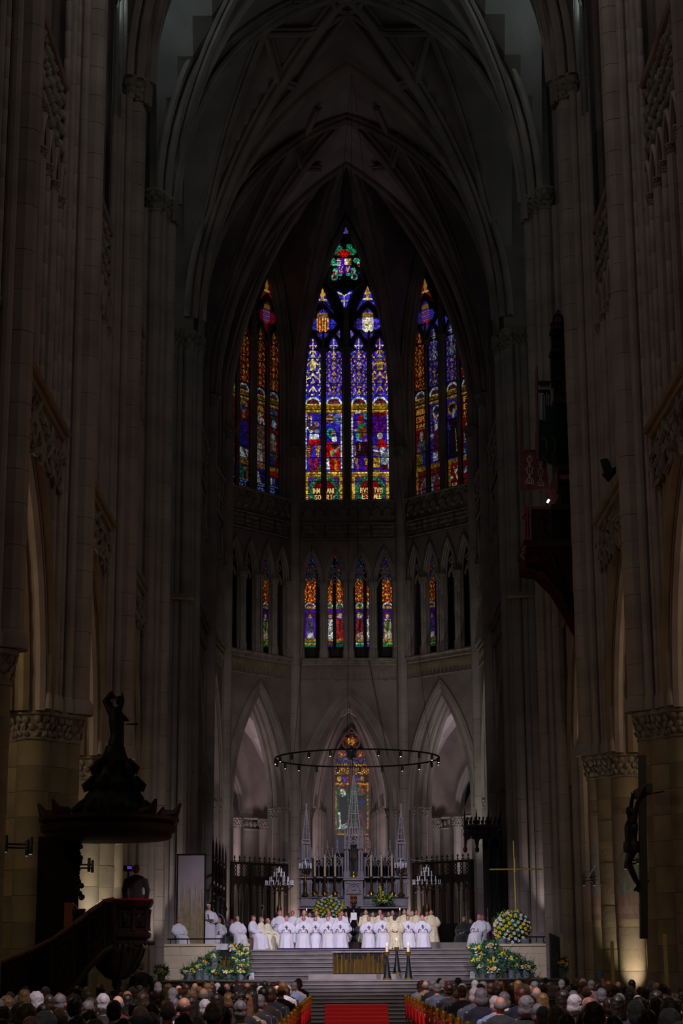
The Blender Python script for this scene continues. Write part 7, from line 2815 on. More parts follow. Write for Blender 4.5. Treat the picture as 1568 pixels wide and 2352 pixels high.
# great standing candelabra left and right of the altar
for s, px in (('left', 641), ('right', 980)):
    Yc = 85.5
    zt = zat(2033, Yc)
    x = xat(px, 2033, Yc)
    t = thing('standing_candelabrum', 'tall standing candelabrum with tiers of candles like a pyramid, %s of the altar' % s, 'candelabrum', (x, Yc, ZS), 0, 'great standing candelabra')
    z0 = zt - ZS
    m = BRONZE
    MB().lathe([(0.42, 0), (0.42, 0.12), (0.2, 0.3), (0.1, 0.5), (0.14, 0.62), (0.07, 0.75), (0.06, z0 * 0.55), (0.1, z0 * 0.6), (0.11, z0 * 0.66), (0.05, z0 * 0.72), (0.045, z0 * 0.9), (0.09, z0 - 0.2), (0.05, z0)], n=12).build('stem', m, t)
    for (zr, rr_, n) in ((0.0, 0.62, 18), (0.16, 0.42, 9), (0.38, 0.24, 8), (0.54, 0.12, 5)):
        g = MB()
        if n > 8:
            for k in range(6):
                q = k * PI / 3
                g.path([(0, 0, z0 - 0.25 + zr), (rr_ * 0.6 * math.cos(q), rr_ * 0.6 * math.sin(q), z0 - 0.22 + zr), (rr_ * math.cos(q), rr_ * math.sin(q), z0 + zr - 0.02)], 0.018, 5)
        g.path([(rr_ * math.cos(k * PI / 12), rr_ * math.sin(k * PI / 12), z0 + zr) for k in range(24)], 0.016, 5, closed=True)
        tier = g.build('tier', m, t)
        for k in range(n):
            q = 2 * PI * (k + 0.4) / n
            MB().lathe([(0.045, -0.03), (0.05, 0.0), (0.022, 0.01), (0.022, 0.19)], (rr_ * math.cos(q), rr_ * math.sin(q), z0 + zr + 0.03), n=7).build('candle', VIOC, tier)
    MB().lathe([(0.03, z0), (0.03, z0 + 0.58)], n=6).build('spindle', m, t)
    MB().lathe([(0.022, z0 + 0.58), (0.022, z0 + 0.84)], n=7).build('candle', VIOC, t)

# two slim lit candles at the back of the clergy
for s, px in (('left', 704), ('right', 918)):
    x = xat(px, 2100, 86)
    t = thing('candle', 'slim lit yellow candle behind the clergy, %s of the altar' % s, 'candle', (x, 86, ZS), 0, 'lit candles behind the clergy')
    z1 = zat(2091, 86) - ZS
    MB().lathe([(0.14, 0), (0.14, 0.04), (0.04, 0.1), (0.03, z1 - 0.5), (0.07, z1 - 0.46), (0.03, z1 - 0.44)], n=10).build('holder', BRONZE, t)
    MB().lathe([(0.032, z1 - 0.45), (0.032, z1)], n=8).build('stick', mat('beeswax', 'a88a48', 0.5), t)
    MB().lathe([(0, z1), (0.02, z1 + 0.03), (0.012, z1 + 0.07), (0, z1 + 0.1)], n=7).build('flame', FLAME, t)

# arrangement of yellow sprays on the altar table
rr = random.Random(44)
a = at(876, 2083, 89.2)
t = thing('flower_arrangement', 'loose spray of yellow and white flowers in a dark bowl on the altar table', 'flowers', a)
MB().lathe([(0.1, 0), (0.16, 0.08), (0.17, 0.14), (0.13, 0.14)], n=12).build('bowl', IRON, t)
ye, wh, le = [], [], []
for (dx, dz, n, L) in ((-0.05, 0.9, 9, ye), (0.08, 0.62, 7, ye), (0.55, 0.42, 9, ye), (-0.28, 0.45, 6, ye), (0.2, 0.36, 8, ye), (-0.08, 0.55, 8, wh), (0.3, 0.22, 7, wh), (-0.15, 0.25, 5, ye)):
    for k in range(n):
        q = 0.35 + 0.65 * k / n
        L.append((dx * q + rr.uniform(-.03, .03), rr.uniform(-.1, .06), 0.12 + dz * q + rr.uniform(-.03, .03)))
for k in range(150):
    q = rr.uniform(-0.5, 0.8)
    le.append((q * 0.7, rr.uniform(-.12, .1), 0.12 + rr.uniform(0, 0.5) * (1 - abs(q) * 0.6)))
mb = MB(); leaves(mb, le, 0.22, rr); stuff(mb, 'foliage', LEAF, t)
mb = MB(); blossoms(mb, ye, 0.05, rr); stuff(mb, 'yellow_blossoms', YEL, t)
mb = MB(); blossoms(mb, wh, 0.045, rr); stuff(mb, 'white_blossoms', WHI, t)

# eagle lectern in the middle of the clergy
a = at(812.5, 2178, 74.6)
t = thing('eagle_lectern', 'dark bronze eagle lectern on a turned stem between the two groups of clergy', 'lectern', (a.x, 74.6, ZS))
DB = mat('dark_bronze', '2a1f20', 0.3, 0.7, var=0.3)
zl = lambda y: zat(y, 74.6) - ZS
MB().box((0, 0, 0.09), (0.5, 0.44, 0.18)).box((0, 0, 0.24), (0.42, 0.38, 0.12)).build('base', DB, t, smooth=False)
MB().lathe([(0.17, 0.3), (0.13, 0.36), (0.09, 0.42), (0.06, 0.52), (0.17, 0.66), (0.22, zl(2145) + .02), (0.2, zl(2142)), (0.08, zl(2138)), (0.06, zl(2132)), (0.14, zl(2126)), (0.15, zl(2122)), (0.08, zl(2116)), (0.07, zl(2108))], n=16).build('stem', DB, t)
mb = MB()
z = zl(2096)
mb.ell((0, 0, z), (0.13, 0.14, 0.22), 10, 8)
mb.ell((0, -0.06, z + 0.3), (0.07, 0.09, 0.08), 8, 6)
mb.tube((0, -0.12, z + 0.3), (0, -0.2, z + 0.27), 0.03, 0.008, 6)
mb.path([(0, -0.02, z + 0.15), (0, -0.05, z + 0.28)], [0.09, 0.06], 8)
mb.build('eagle_body', DB, t)
for sg in (-1, 1):
    mb = MB()
    for k in range(5):
        mb.path([(sg * 0.1, 0.02, z + 0.12 - k * 0.03), (sg * (0.24 - k * 0.012), 0.05, z + 0.22 - k * 0.1), (sg * (0.25 - k * 0.02), 0.06, z - 0.02 - k * 0.1)], [0.05, 0.045, 0.02], 6)
    mb.build('wing', DB, t)
mb = MB()
mb.box((0, 0, 0), (0.23, 0.02, 0.29))
bk = mb.build('open_book', mat('white_sheet', 'c9c6cc', 0.8, var=0.03), None, smooth=False)
bk.location = (a.x, 74.6 - 0.2, zat(2105, 74.5))
bk.rotation_euler = (-0.25, 0, 0)
tag(bk, 'white sheet hung on the front of the dark eagle lectern', 'paper')

# ------------------------------------------------------------------ carved oak screens in the side arches
SCRW = mat('screen_oak', '20130f', 0.6, var=0.4, scale=4, stretch=(1, 1, 0.2))


def oak_screen(k, label, u0, u1, z_top, panels, w=-0.15):
    fr = BAYS[k][0]
    t = thing('oak_screen', label, 'screen')
    z0 = ZS
    z_c = z_top - 0.22
    z_b = z_c - 0.72
    z_l = z_b - 0.25
    z_s = z0 + 1.5
    ang = math.atan2(fr.u.y, fr.u.x)

    def bx(ua, ub, za, zb, d=0.1, ww=w):
        return MB().prism([fr.P(ua, ww, za), fr.P(ub, ww, za), fr.P(ub, ww, zb), fr.P(ua, ww, zb)], fr.n.to_3d() * d)
    bx(u0, u1, z_c - 0.12, z_c, 0.16, w - 0.03).build('top_rail', SCRW, t, smooth=False)
    bx(u0, u1, z_b - 0.22, z_b, 0.14).build('middle_rail', SCRW, t, smooth=False)
    bx(u0, u1, z0, z_s, 0.12).build('dado', SCRW, t, smooth=False)
    step = (u1 - u0) / panels
    for i in range(panels + 1):
        u = u0 + i * step
        bx(u - 0.07, u + 0.07, z0, z_c, 0.18, w - 0.05).build('post', SCRW, t, smooth=False)
    for i in range(panels):
        ua, ub = u0 + i * step + 0.07, u0 + (i + 1) * step - 0.07
        q = (ub - ua) / 3
        mb = MB()
        for c in range(3):
            for r in range(3):
                p = fr.P(ua + q * (c + 0.5), w + 0.05, z_b + (z_c - 0.12 - z_b) * (r + 0.5) / 3)
                rad = min(q, (z_c - 0.12 - z_b) / 3) * 0.42
                mb.path([p + (fr.u.to_3d() * math.cos(x * PI / 4) + Vector((0, 0, 1)) * math.sin(x * PI / 4)) * rad for x in range(8)], rad * 0.42, 4, closed=True)
        tag(mb.build('tracery', SCRW, t), kind='stuff')
        mb = MB()
        for c in range(4):
            u = ua + q * c
            mb.tube(fr.P(u, w + 0.05, z_s), fr.P(u, w + 0.05, z_l), 0.05 if c in (1, 2) else 0.03, n=5)
            mb.lathe([(0.05, -0.04), (0.085, 0), (0.05, 0.04)], fr.P(u, w + 0.05, z_l - 0.55), n=6)
        tag(mb.build('colonnettes', SCRW, t), kind='stuff')
        mb = MB()
        for c in range(3):
            wall(mb, fr, ua + q * c, ua + q * (c + 1), z_l - 0.42, z_b - 0.2, [(ua + q * (c + 0.5), q * 0.36, z_l - 0.42, z_l - 0.42, 0.3)], w + 0.02, w + 0.09)
        mb.build('arched_head', SCRW, t, ang=0.5)
    n = int((u1 - u0) / 0.34)
    for i in range(n):
        u = u0 + (u1 - u0) * (i + 0.5) / n
        p = fr.P(u, w + 0.04, z_c)
        MB().box(p + Vector((0, 0, 0.06)), (0.2, 0.06, 0.03), ang).tube(p, p + Vector((0, 0, 0.32)), 0.03, n=5).box(p + Vector((0, 0, 0.22)), (0.13, 0.06, 0.05), ang).build('finial', SCRW, t, smooth=False)
    return t


L2 = BAYS[2][0].L
oak_screen(2, 'dark carved oak screen with lancet openings filling the left arch', 0.55, L2 - 0.75, zat(1970, 98.5), 3)
oak_screen(4, 'dark carved oak screen with lancet openings filling the right arch', 0.75, L2 - 0.55, zat(1968, 98.5), 3)
# pale walls of the choir aisle seen through the screens are lit by the ambulatory lamps

# throne with carved canopy at the right
t = thing('canopied_throne', 'dark carved throne with a tall pinnacled canopy at the right of the choir', 'throne')
TW = mat('throne_oak', '2e1a1e', 0.45, var=0.4, scale=5, stretch=(1, 1, 0.2))
Yt = 87.0
x0, x1 = xat(1068, 1950, Yt), xat(1150, 1950, Yt)
zc0, zc1 = zat(1950, Yt), zat(1884, Yt)
for (xx, yy) in ((x1 - 0.1, Yt), (x1 - 0.1, Yt + 1.2), (xat(1124, 2000, Yt), Yt - 0.3)):
    mb = MB()
    mb.lathe([(0.1, 0), (0.1, 1.0), (0.06, 1.1), (0.06, 1.9), (0.09, 2.0), (0.06, 2.1), (0.06, zc0 - ZS)], (xx, yy, ZS), n=8)
    mb.build('post', TW, t)
MB().span((x0, Yt, zc0 + 0.65), (x1, Yt + 1.3, zc0 + 0.78)).span((x0, Yt - 0.03, zc1 - 0.35), (x1, Yt + 1.3, zc1 - 0.22)).build('canopy_cornice', TW, t, smooth=False)
MB().span((x0 + 0.1, Yt + 0.1, zc0 + 0.6), (x1 - 0.1, Yt + 1.2, zc1 - 0.3)).build('canopy_box', SCRW, t, smooth=False)
for i in range(3):
    xa = x0 + (x1 - x0) * i / 3
    xb = x0 + (x1 - x0) * (i + 1) / 3
    xm = (xa + xb) / 2
    mb = MB()
    mb.path([(xa, Yt - 0.02, zc0), (xa + 0.06, Yt - 0.02, zc0 + 0.35), (xm, Yt - 0.02, zc0 + 0.62), (xb - 0.06, Yt - 0.02, zc0 + 0.35), (xb, Yt - 0.02, zc0)], 0.05, 5)
    mb.path([(xa, Yt - 0.04, zc0 + 0.3), (xm - 0.08, Yt - 0.04, zc0 + 0.7), (xm, Yt - 0.04, zc0 + 1.0), (xm + 0.08, Yt - 0.04, zc0 + 0.7), (xb, Yt - 0.04, zc0 + 0.3)], 0.035, 5)
    for c in range(4):
        mb.ell((xa + (xb - xa) * (c + 0.5) / 4, Yt - 0.02, zc0 + 0.48), (0.06, 0.04, 0.08), 6, 4)
    mb.build('canopy_arch', TW, t)
for i in range(4):
    xx = x0 + (x1 - x0) * i / 3
    MB().ell((xx, Yt, zc0 - 0.06), (0.1, 0.1, 0.14), 8, 6).tube((xx, Yt, zc0), (xx, Yt, zc1 + 0.1), 0.055, 0.04, 6).tube((xx, Yt, zc1 + 0.1), (xx, Yt, zc1 + 0.5), 0.05, 0.006, 6).build('pendant_pinnacle', TW, t)
rr = random.Random(8)
for i in range(9):
    xx = x0 + (x1 - x0) * (i + 0.5) / 9
    MB().ell((xx, Yt, zc1 - 0.12), (0.08, 0.05, 0.11), 6, 4).ell((xx + 0.04, Yt, zc1 + 0.05), (0.05, 0.05, 0.08), 6, 4).build('crest_leaf', TW, t)
MB().span((xat(1128, 2100, 78.5), 78.5, ZS), (xat(1165, 2100, 78.5), 80.2, ZS + 1.3)).build('seat_side', SCRW, t, smooth=False)
for yy, q in ((78.4, 2090), (79.6, 2075)):
    xx = xat(1120, q, yy)
    MB().lathe([(0.09, 0), (0.07, 0.4), (0.05, 0.9), (0.09, 1.25), (0.04, 1.4), (0.08, 1.55), (0.0, 1.75)], (xx, yy, ZS), n=8).build('poppyhead', TW, t)
MB().span((x0 + 0.9, Yt + 1.25, ZS), (x1 + 0.2, Yt + 1.4, zc1 - 0.4)).build('back_panel', SCRW, t, smooth=False)


def lattice(label, x0, x1, y0, y1, Ya, Yb, n=4):
    """tall pierced oak grille seen edge-on along the choir side"""
    t = thing('choir_grille', label, 'screen')
    a, b = at(x0, 2130, Ya), at(x1, 2130, Yb)
    zt = zat(y0, Ya)
    zb = ZS
    zm = zat(y1, Ya)
    d = Vector((b.x - a.x, Yb - Ya, 0))
    P = lambda s, z: Vector((a.x, Ya, z)) + d * s
    for i in range(n + 1):
        s = i / n
        MB().tube(P(s, zb), P(s, zt), 0.06, 0.05, 6).tube(P(s, zt), P(s, zt + 0.6), 0.05, 0.006, 6).build('post', TW, t)
        for h in range(2):
            q = s + (h + 0.5) / n / 2
            if q < 1:
                MB().tube(P(q, zt - 0.3), P(q, zt + 0.35), 0.03, 0.005, 5).build('pinnacle', TW, t)
    for z in (zb + 0.5, zm - 0.9, zm, zt - 0.35):
        MB().tube(P(0, z), P(1, z), 0.06, n=6).build('rail', TW, t)
    for i in range(n):
        mb = MB()
        for c in range(2):
            s0, s1 = (i + c / 2) / n, (i + (c + 1) / 2) / n
            mb.path([P(s0, zm + 0.2), P(s0, zt - 1.0), P((s0 + s1) / 2, zt - 0.5), P(s1, zt - 1.0)], 0.035, 5)
            for r in range(3):
                p = P((s0 + s1) / 2, zm - 0.2 - 0.3 * r)
                u = d.normalized()
                mb.path([p + (u * math.cos(x * PI / 3) + Vector((0, 0, 1)) * math.sin(x * PI / 3)) * 0.13 for x in range(6)], 0.035, 4, closed=True)
        mb.build('tracery', TW, t)
    return t


lattice('tall pierced oak grille with pinnacles at the left side of the choir', 487, 517, 1945, 2030, 82, 90.4)
lattice('tall pierced oak grille with pinnacles behind the golden cross', 1195, 1167, 1915, 2010, 81.5, 88)
mb = MB()
for x, y, h in ((499, 80.6, 1.3), (509, 81.4, 1.0)):
    p = at(x, 2130, y)
    tag(MB().ell((0, 0, h + 0.9), (0.13, 0.13, 0.16), 8, 6).path([(0, 0, -0.0), (0, 0, 0.9), (0.05, 0, 1.3), (-0.03, 0, 1.7), (0, 0, h + 0.9)], [0.2, 0.16, 0.1, 0.13, 0.1], 8).path([(0, 0, h * 0.7 + 0.9), (0.2, 0, h * 0.85 + 0.9), (0.16, -0.05, h * 1.05 + 0.9)], [0.05, 0.045, 0.03], 6).build('stall_figure', SCRW), 'small dark carved %s on a stall end left of the screen' % ('figure with raised arm' if x == 499 else 'shorter figure'), 'carving').location = (p.x, y, ZS)

# ------------------------------------------------------------------ ring of lamps hung over the sanctuary
Yr = 80.5
c0 = at(820, 1742, Yr)
RAD = 187.5 * Yr / F * 1.0
t = thing('ring_chandelier', 'great thin black metal ring of spotlights hanging over the altar', 'chandelier', c0)
MB().path([(RAD * math.cos(k * PI / 40), RAD * math.sin(k * PI / 40), 0) for k in range(80)], 0.035, 6, closed=True).build('ring', IRON, t)
for k in range(22):
    q = 2 * PI * (k + 0.35) / 22
    x, y = RAD * math.cos(q), RAD * math.sin(q)
    h = MB().lathe([(0.055, -0.26), (0.06, -0.08), (0.03, -0.05), (0.02, 0.0)], (x, y, 0), n=10).build('spotlight', IRON, t)
    MB().ell((x, y - 0.01, -0.255), (0.036, 0.036, 0.022), 8, 5).build('lens', mat('small_lens_glow', 'fff4e6', 0.4, var=0.0, emit=2.2) if k % 3 != 1 else IRON, h)
for k in range(3):
    q = 2 * PI * k / 3 + 0.4
    MB().tube((RAD * math.cos(q), RAD * math.sin(q), 0.03), (0, 0, 42.75 - c0.z), 0.008, n=4).build('cable', IRON, t)
lamp('SPOT', (c0.x, Yr - 2.2, c0.z - 0.6), 520, COOL, (c0.x - 0.1, 75.2, ZS), 0.3, 95, 0.6, name='ring_spot')
lamp('SPOT', (c0.x, Yr + 1.5, c0.z - 0.6), 260, COOL, (c0.x - 0.1, 88.5, 6.5), 0.3, 70, 0.6, name='ring_spot')
# pull ropes
a = at(803, 1604, 101.2)
tag(MB().tube((a.x, 101.2, a.z), (a.x, 101.2, zat(1772, 101.2)), 0.02, n=5).build('sanctuary_lamp_cord', mat('yellow_cord', '6a5a30', 0.8)), 'pale cord hanging down in front of the middle arch', 'cord')
for (x0, y0, x1, y1, Ya, lab) in ((846, 1512, 890, 1735, 100.8, 'thin dark cable slanting across the wall right of middle'), (820, 1150, 828, 1512, 100.75, 'thin dark cable hanging before the middle triforium')):
    tag(MB().tube(at(x0, y0, Ya), at(x1, y1, Ya), 0.012, n=4).build('cable', IRON), lab, 'cable')
tag(MB().path([at(624, 1976, 91), at(640, 1981, 91), at(660, 1981, 91), at(676, 1977, 91), at(690, 1969, 91)], 0.018, 5).build('cable', mat('pale_cable', '8c8890', 0.7)), 'pale cable looping from the left screen to the altar tower', 'cable')
tag(MB().path([at(932, 1971, 91), at(950, 1976, 91), at(970, 1977, 91), at(993, 1973, 91)], 0.018, 5).build('cable', MATS['pale_cable']), 'pale cable looping from the right altar tower to the screen', 'cable')

# ================================================================== pulpit
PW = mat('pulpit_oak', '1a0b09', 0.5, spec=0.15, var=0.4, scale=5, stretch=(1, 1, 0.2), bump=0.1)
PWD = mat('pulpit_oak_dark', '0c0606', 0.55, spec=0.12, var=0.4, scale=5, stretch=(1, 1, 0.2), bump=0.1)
YP = 44.6
t = pul = thing('pulpit', 'huge dark carved wooden pulpit with stair and domed sounding board by the left pillar', 'pulpit')
cx = xat(292, 2110, YP)
zr, zb_, zbb = zat(2066, YP), zat(2166, YP), zat(2247, YP)
RT = 0.60


def octo(prof, n=8, name='tub', m=PW, c=None, ang=0.5):
    return MB().lathe(prof, c or (cx, YP, 0), n=n, a0=PI / 8).build(name, m, pul, ang=ang)


octo([(RT * 0.86, zb_), (RT * 0.86, zb_ + 0.12), (RT * 0.98, zb_ + 0.16), (RT * 0.98, zb_ + 0.24), (RT * 0.84, zb_ + 0.3), (RT * 0.84, zr - 0.22), (RT * 0.98, zr - 0.14), (RT * 1.05, zr - 0.05), (RT * 1.05, zr), (RT * 0.8, zr), (RT * 0.8, zb_ + 0.1)])
octo([(RT * 0.8, zr - 0.01), (RT * 1.02, zr), (RT * 1.04, zr + 0.035), (RT * 0.8, zr + 0.035)], name='velvet_rim', m=REDV)
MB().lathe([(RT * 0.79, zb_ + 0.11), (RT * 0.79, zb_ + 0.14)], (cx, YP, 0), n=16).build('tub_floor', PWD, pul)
for k in range(8):                             # framed panels and corner columns
    a = PI / 8 + k * PI / 4
    x, y = cx + RT * 0.86 * math.cos(a), YP + RT * 0.86 * math.sin(a)
    MB().lathe([(0.06, zb_ + 0.3), (0.045, zb_ + 0.4), (0.05, zr - 0.35), (0.07, zr - 0.2)], (x, y, 0), n=8).build('column', PW, pul)
    b = a + PI / 8
    M = Matrix.Rotation(b, 3, 'Z')
    mb = MB()
    Pp = lambda u, z_: Vector((cx, YP, z_)) + M @ Vector((RT * 0.79, u, 0))
    mb.path([Pp(-0.14, zb_ + 0.4), Pp(0.14, zb_ + 0.4), Pp(0.14, zr - 0.3), Pp(-0.14, zr - 0.3)], 0.02, 5, closed=True)
    mb.ell(Pp(0, (zb_ + zr) / 2 + 0.05), (0.03, 0.07, 0.16), 8, 6, M)
    mb.build('carved_panel', PWD, pul)
# egg-shaped bowl beneath, with ribs and a beaded ring
bc = xat(262, 2200, YP)
MB().lathe([(0.05, zbb - 0.25), (0.12, zbb - 0.1), (0.1, zbb), (0.24, zbb + 0.08), (0.44, zbb + 0.28), (0.56, zbb + 0.55), (0.6, zb_ - 0.1), (0.58, zb_ - 0.02)], (bc + 0.08, YP, 0), n=20).build('bowl', PW, pul)
for k in range(8):
    a = k * PI / 4 + 0.3
    MB().path([(bc + 0.08 + r * math.cos(a), YP + r * math.sin(a), z) for r, z in ((0.12, zbb + 0.02), (0.26, zbb + 0.08), (0.46, zbb + 0.28), (0.58, zbb + 0.55), (0.62, zb_ - 0.1))], 0.035, 5).build('rib', PWD, pul)
mb = MB()
for k in range(28):
    a = 2 * PI * k / 28
    mb.ell((cx + (RT + 0.02) * math.cos(a), YP + (RT + 0.02) * math.sin(a), zb_ + 0.02), (0.045, 0.045, 0.05), 6, 4)
tag(mb.build('beading', PW, pul), kind='stuff')
MB().lathe([(0.3, 0), (0.3, 0.1), (0.14, 0.2), (0.11, 0.9), (0.16, zbb - 0.25), (0.05, zbb - 0.2)], (bc + 0.08, YP, 0), n=12).build('pedestal', PWD, pul)
# stair parapet that climbs from the left to the tub
Yq = 43.9
P = lambda x, y, d=0.0: at(x, y, Yq) + Vector((0, d, 0))
rail_px = [(-60, 2235), (0, 2212), (60, 2188), (120, 2158), (170, 2122), (205, 2095), (240, 2070), (262, 2066)]
low_px = [(-60, 2340), (0, 2338), (60, 2330), (120, 2300), (170, 2262), (205, 2215), (240, 2178), (262, 2166)]
for i in range(7):
    (xa, ya), (xb, yb) = rail_px[i], rail_px[i + 1]
    (_, za), (_, zc_) = low_px[i], low_px[i + 1]
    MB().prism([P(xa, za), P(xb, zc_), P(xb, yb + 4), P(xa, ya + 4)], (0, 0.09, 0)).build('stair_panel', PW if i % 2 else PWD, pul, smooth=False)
    mb = MB()
    m1 = (xa + xb) / 2
    zt, zl_ = (ya + yb) / 2, (za + zc_) / 2
    q0 = lambda f, g: P(xa + (xb - xa) * f, (ya + (yb - ya) * f) * (1 - g) + (za + (zc_ - za) * f) * g, -0.01)
    mb.path([q0(0.2, 0.2), q0(0.8, 0.2), q0(0.8, 0.8), q0(0.2, 0.8)], 0.022, 5, closed=True)
    mb.path([q0(0.5, 0.3), q0(0.68, 0.5), q0(0.5, 0.7), q0(0.32, 0.5)], 0.02, 5, closed=True)
    mb.build('carved_panel', PWD, pul)
    MB().tube(P(xb, zc_, -0.02), P(xb, yb, -0.02), 0.045, n=6).build('baluster', PW, pul)
MB().path([P(x, y) for x, y in rail_px], 0.06, 7).build('handrail', mat('polished_rail', '4a2c20', 0.22, var=0.3), pul)
MB().path([P(x, y + 8, -0.02) for x, y in low_px], 0.07, 6).build('stringer', PW, pul)
for i in range(9):                             # the treads behind the parapet
    q = i / 8
    a = P(-20 + 255 * q, 2330 - 165 * q ** 1.3)
    MB().span((a.x - 0.2, Yq + 0.1, max(0.02, a.z - 0.06)), (a.x + 0.2, Yq + 0.95, max(0.08, a.z))).build('stair_tread', PWD, pul, smooth=False)
for x in (0, 90, 185):
    a = P(x, 2300)
    MB().span((a.x - 0.1, Yq + 0.3, 0), (a.x + 0.1, Yq + 0.5, max(0.3, zat(2330 - 165 * max(0, (x + 20) / 255) ** 1.3, Yq)))).build('stair_post', PWD, pul, smooth=False)
# back board joining tub and sounding board
a, b = at(84, 2100, 45.6), at(184, 1922, 45.6)
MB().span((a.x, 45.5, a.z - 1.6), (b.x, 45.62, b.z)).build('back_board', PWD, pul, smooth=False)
mb = MB()
rr = random.Random(12)
for i in range(15):
    y = 1935 + i * 9
    mb.ell(at(180 + rr.uniform(-4, 8), y, 45.5), (0.07, 0.05, 0.08), 6, 4, Matrix.Rotation(rr.uniform(-1, 1), 3, 'Y'))
mb.build('carved_edge', PW, pul)
# sounding board
sc_x = xat(250, 1900, YP)
zs0 = zat(1926, YP)
RS = 150 * YP / F
mb = MB()
mb.lathe([(RS * 0.88, zs0), (RS * 0.95, zs0 + 0.04), (RS * 0.96, zs0 + 0.14), (RS * 1.02, zs0 + 0.18), (RS * 1.03, zs0 + 0.3), (RS * 0.98, zs0 + 0.36), (RS * 1.06, zs0 + 0.42), (RS * 1.06, zs0 + 0.5), (RS * 0.7, zs0 + 0.56)], (sc_x, YP, 0), n=40)
mb.build('sounding_board', PW, pul, ang=0.4)
MB().lathe([(0, zs0 + 0.02), (RS * 0.9, zs0 + 0.01), (RS * 0.9, zs0 + 0.03)], (sc_x, YP, 0), n=32).build('ceiling_panel', WOODL, pul)
for k in range(8):
    a = 2 * PI * k / 8 + 0.02
    M = Matrix.Rotation(a, 3, 'Z')
    x, y = sc_x + RS * math.cos(a), YP + RS * math.sin(a)
    MB().path([(sc_x + RS * 0.8 * math.cos(a), YP + RS * 0.8 * math.sin(a), zs0 + 0.55), (x, y, zs0 + 0.6), (sc_x + RS * 1.08 * math.cos(a), YP + RS * 1.08 * math.sin(a), zs0 + 0.85)], [0.16, 0.12, 0.03], 7).build('corner_horn', PW, pul)
tx = xat(262, 1800, YP)
z = lambda y: zat(y, YP)
k_ = YP / F
MB().lathe([(RS * 0.62, z(1885)), (82 * k_, z(1872)), (82 * k_, z(1850)), (74 * k_, z(1842)), (66 * k_, z(1825)), (58 * k_, z(1815)), (60 * k_, z(1800)), (48 * k_, z(1785)), (42 * k_, z(1755)), (46 * k_, z(1748)), (30 * k_, z(1738)), (24 * k_, z(1722)), (22 * k_, z(1712)), (12 * k_, z(1706))], (tx, YP, 0), n=16).build('crown_tiers', PWD, pul)
for (yy, r, n, s) in ((1858, 84, 12, 9), (1802, 62, 10, 8), (1762, 46, 8, 8)):
    for q in range(n):
        a = 2 * PI * q / n
        x, y = tx + r * k_ * math.cos(a), YP + r * k_ * math.sin(a)
        MB().path([(x, y, z(yy + 12)), (x + 0.06 * math.cos(a), y + 0.06 * math.sin(a), z(yy)), (tx + (r - 12) * k_ * math.cos(a), YP + (r - 12) * k_ * math.sin(a), z(yy - 22))], [s * k_ * 0.9, s * k_, s * k_ * 0.4], 6).build('volute', PWD, pul)
# angel with trumpet on top
st = MB()
fx = tx + 0.02
st.path([(fx, YP, z(1712)), (fx + 0.03, YP, z(1685)), (fx, YP - 0.02, z(1650)), (fx - 0.02, YP, z(1622))], [0.2, 0.17, 0.19, 0.13], 10)
st.ell((fx + 0.04, YP, z(1606)), (0.09, 0.1, 0.12), 8, 6)
st.path([(fx - 0.05, YP, z(1628)), (fx + 0.2, YP, z(1645)), (fx + 0.3, YP - 0.05, z(1655))], [0.07, 0.05, 0.035], 6)
st.path([(fx + 0.08, YP, z(1628)), (fx + 0.16, YP - 0.05, z(1606)), (fx + 0.13, YP - 0.05, z(1585))], [0.06, 0.045, 0.02], 6)
st.path([(fx - 0.1, YP + 0.05, z(1640)), (fx - 0.26, YP + 0.1, z(1605)), (fx - 0.14, YP + 0.1, z(1588)), (fx - 0.05, YP + 0.08, z(1600))], [0.1, 0.11, 0.08, 0.04], 7)
me = remesh(st, 0.03, 2, 'finial_statue')
me.materials.append(PWD)
link('finial_statue', me, pul)
st = MB().tube((fx + 0.22, YP - 0.04, z(1661)), (fx + 0.52, YP - 0.04, z(1661)), 0.012, 0.03, 6)
st.build('trumpet', PWD, pul)

# things by the pulpit
a = at(160, 2100, 45.4)
tag(MB().span((a.x - 0.13, 45.38, a.z - 0.3), (a.x + 0.09, 45.5, a.z + 0.27)).build('wooden_panel', mat('orange_wood', '7a3a1e', 0.4, var=0.3), smooth=False), 'orange-brown wooden panel catching light on the pulpit back board', 'panel')
tag(MB().path([at(166, 2074, 45.3), at(174, 2080, 45.3), at(181, 2094, 45.3), at(187, 2110, 45.3)], 0.016, 5).build('cable', MATS['pale_cable']), 'pale cable bowing beside the orange wooden panel', 'cable')
a = at(203, 2090, 46.5)
t = thing('equipment_case', 'dark red-edged equipment case behind the pulpit stair', 'case', (a.x, 44.8, a.z - 0.1))
MB().box((0, 0, 0), (0.28, 0.3, 0.12)).build('case', IRON, t, smooth=False)
MB().box((0, 0, 0.065), (0.29, 0.31, 0.014)).build('edge', REDV, t, smooth=False)
MB().span((-0.12, -0.1, -1.2), (0.12, 0.1, -0.06)).build('stand', PWD, t, smooth=False)

# camera operator in the pulpit
zf = zb_ + 0.14
ox = xat(313, 2000, YP)
op = link('person', BODY_A)
setm(op, SKIN[1])
me = None
op_mesh = standing('camera operator in black seen from behind in the pulpit', ox, YP, zf, PI, 'suit')
bpy.data.objects.remove(op)
op_mesh.scale = (0.98, 0.98, (zat(1984, YP) - zf) / 1.77)


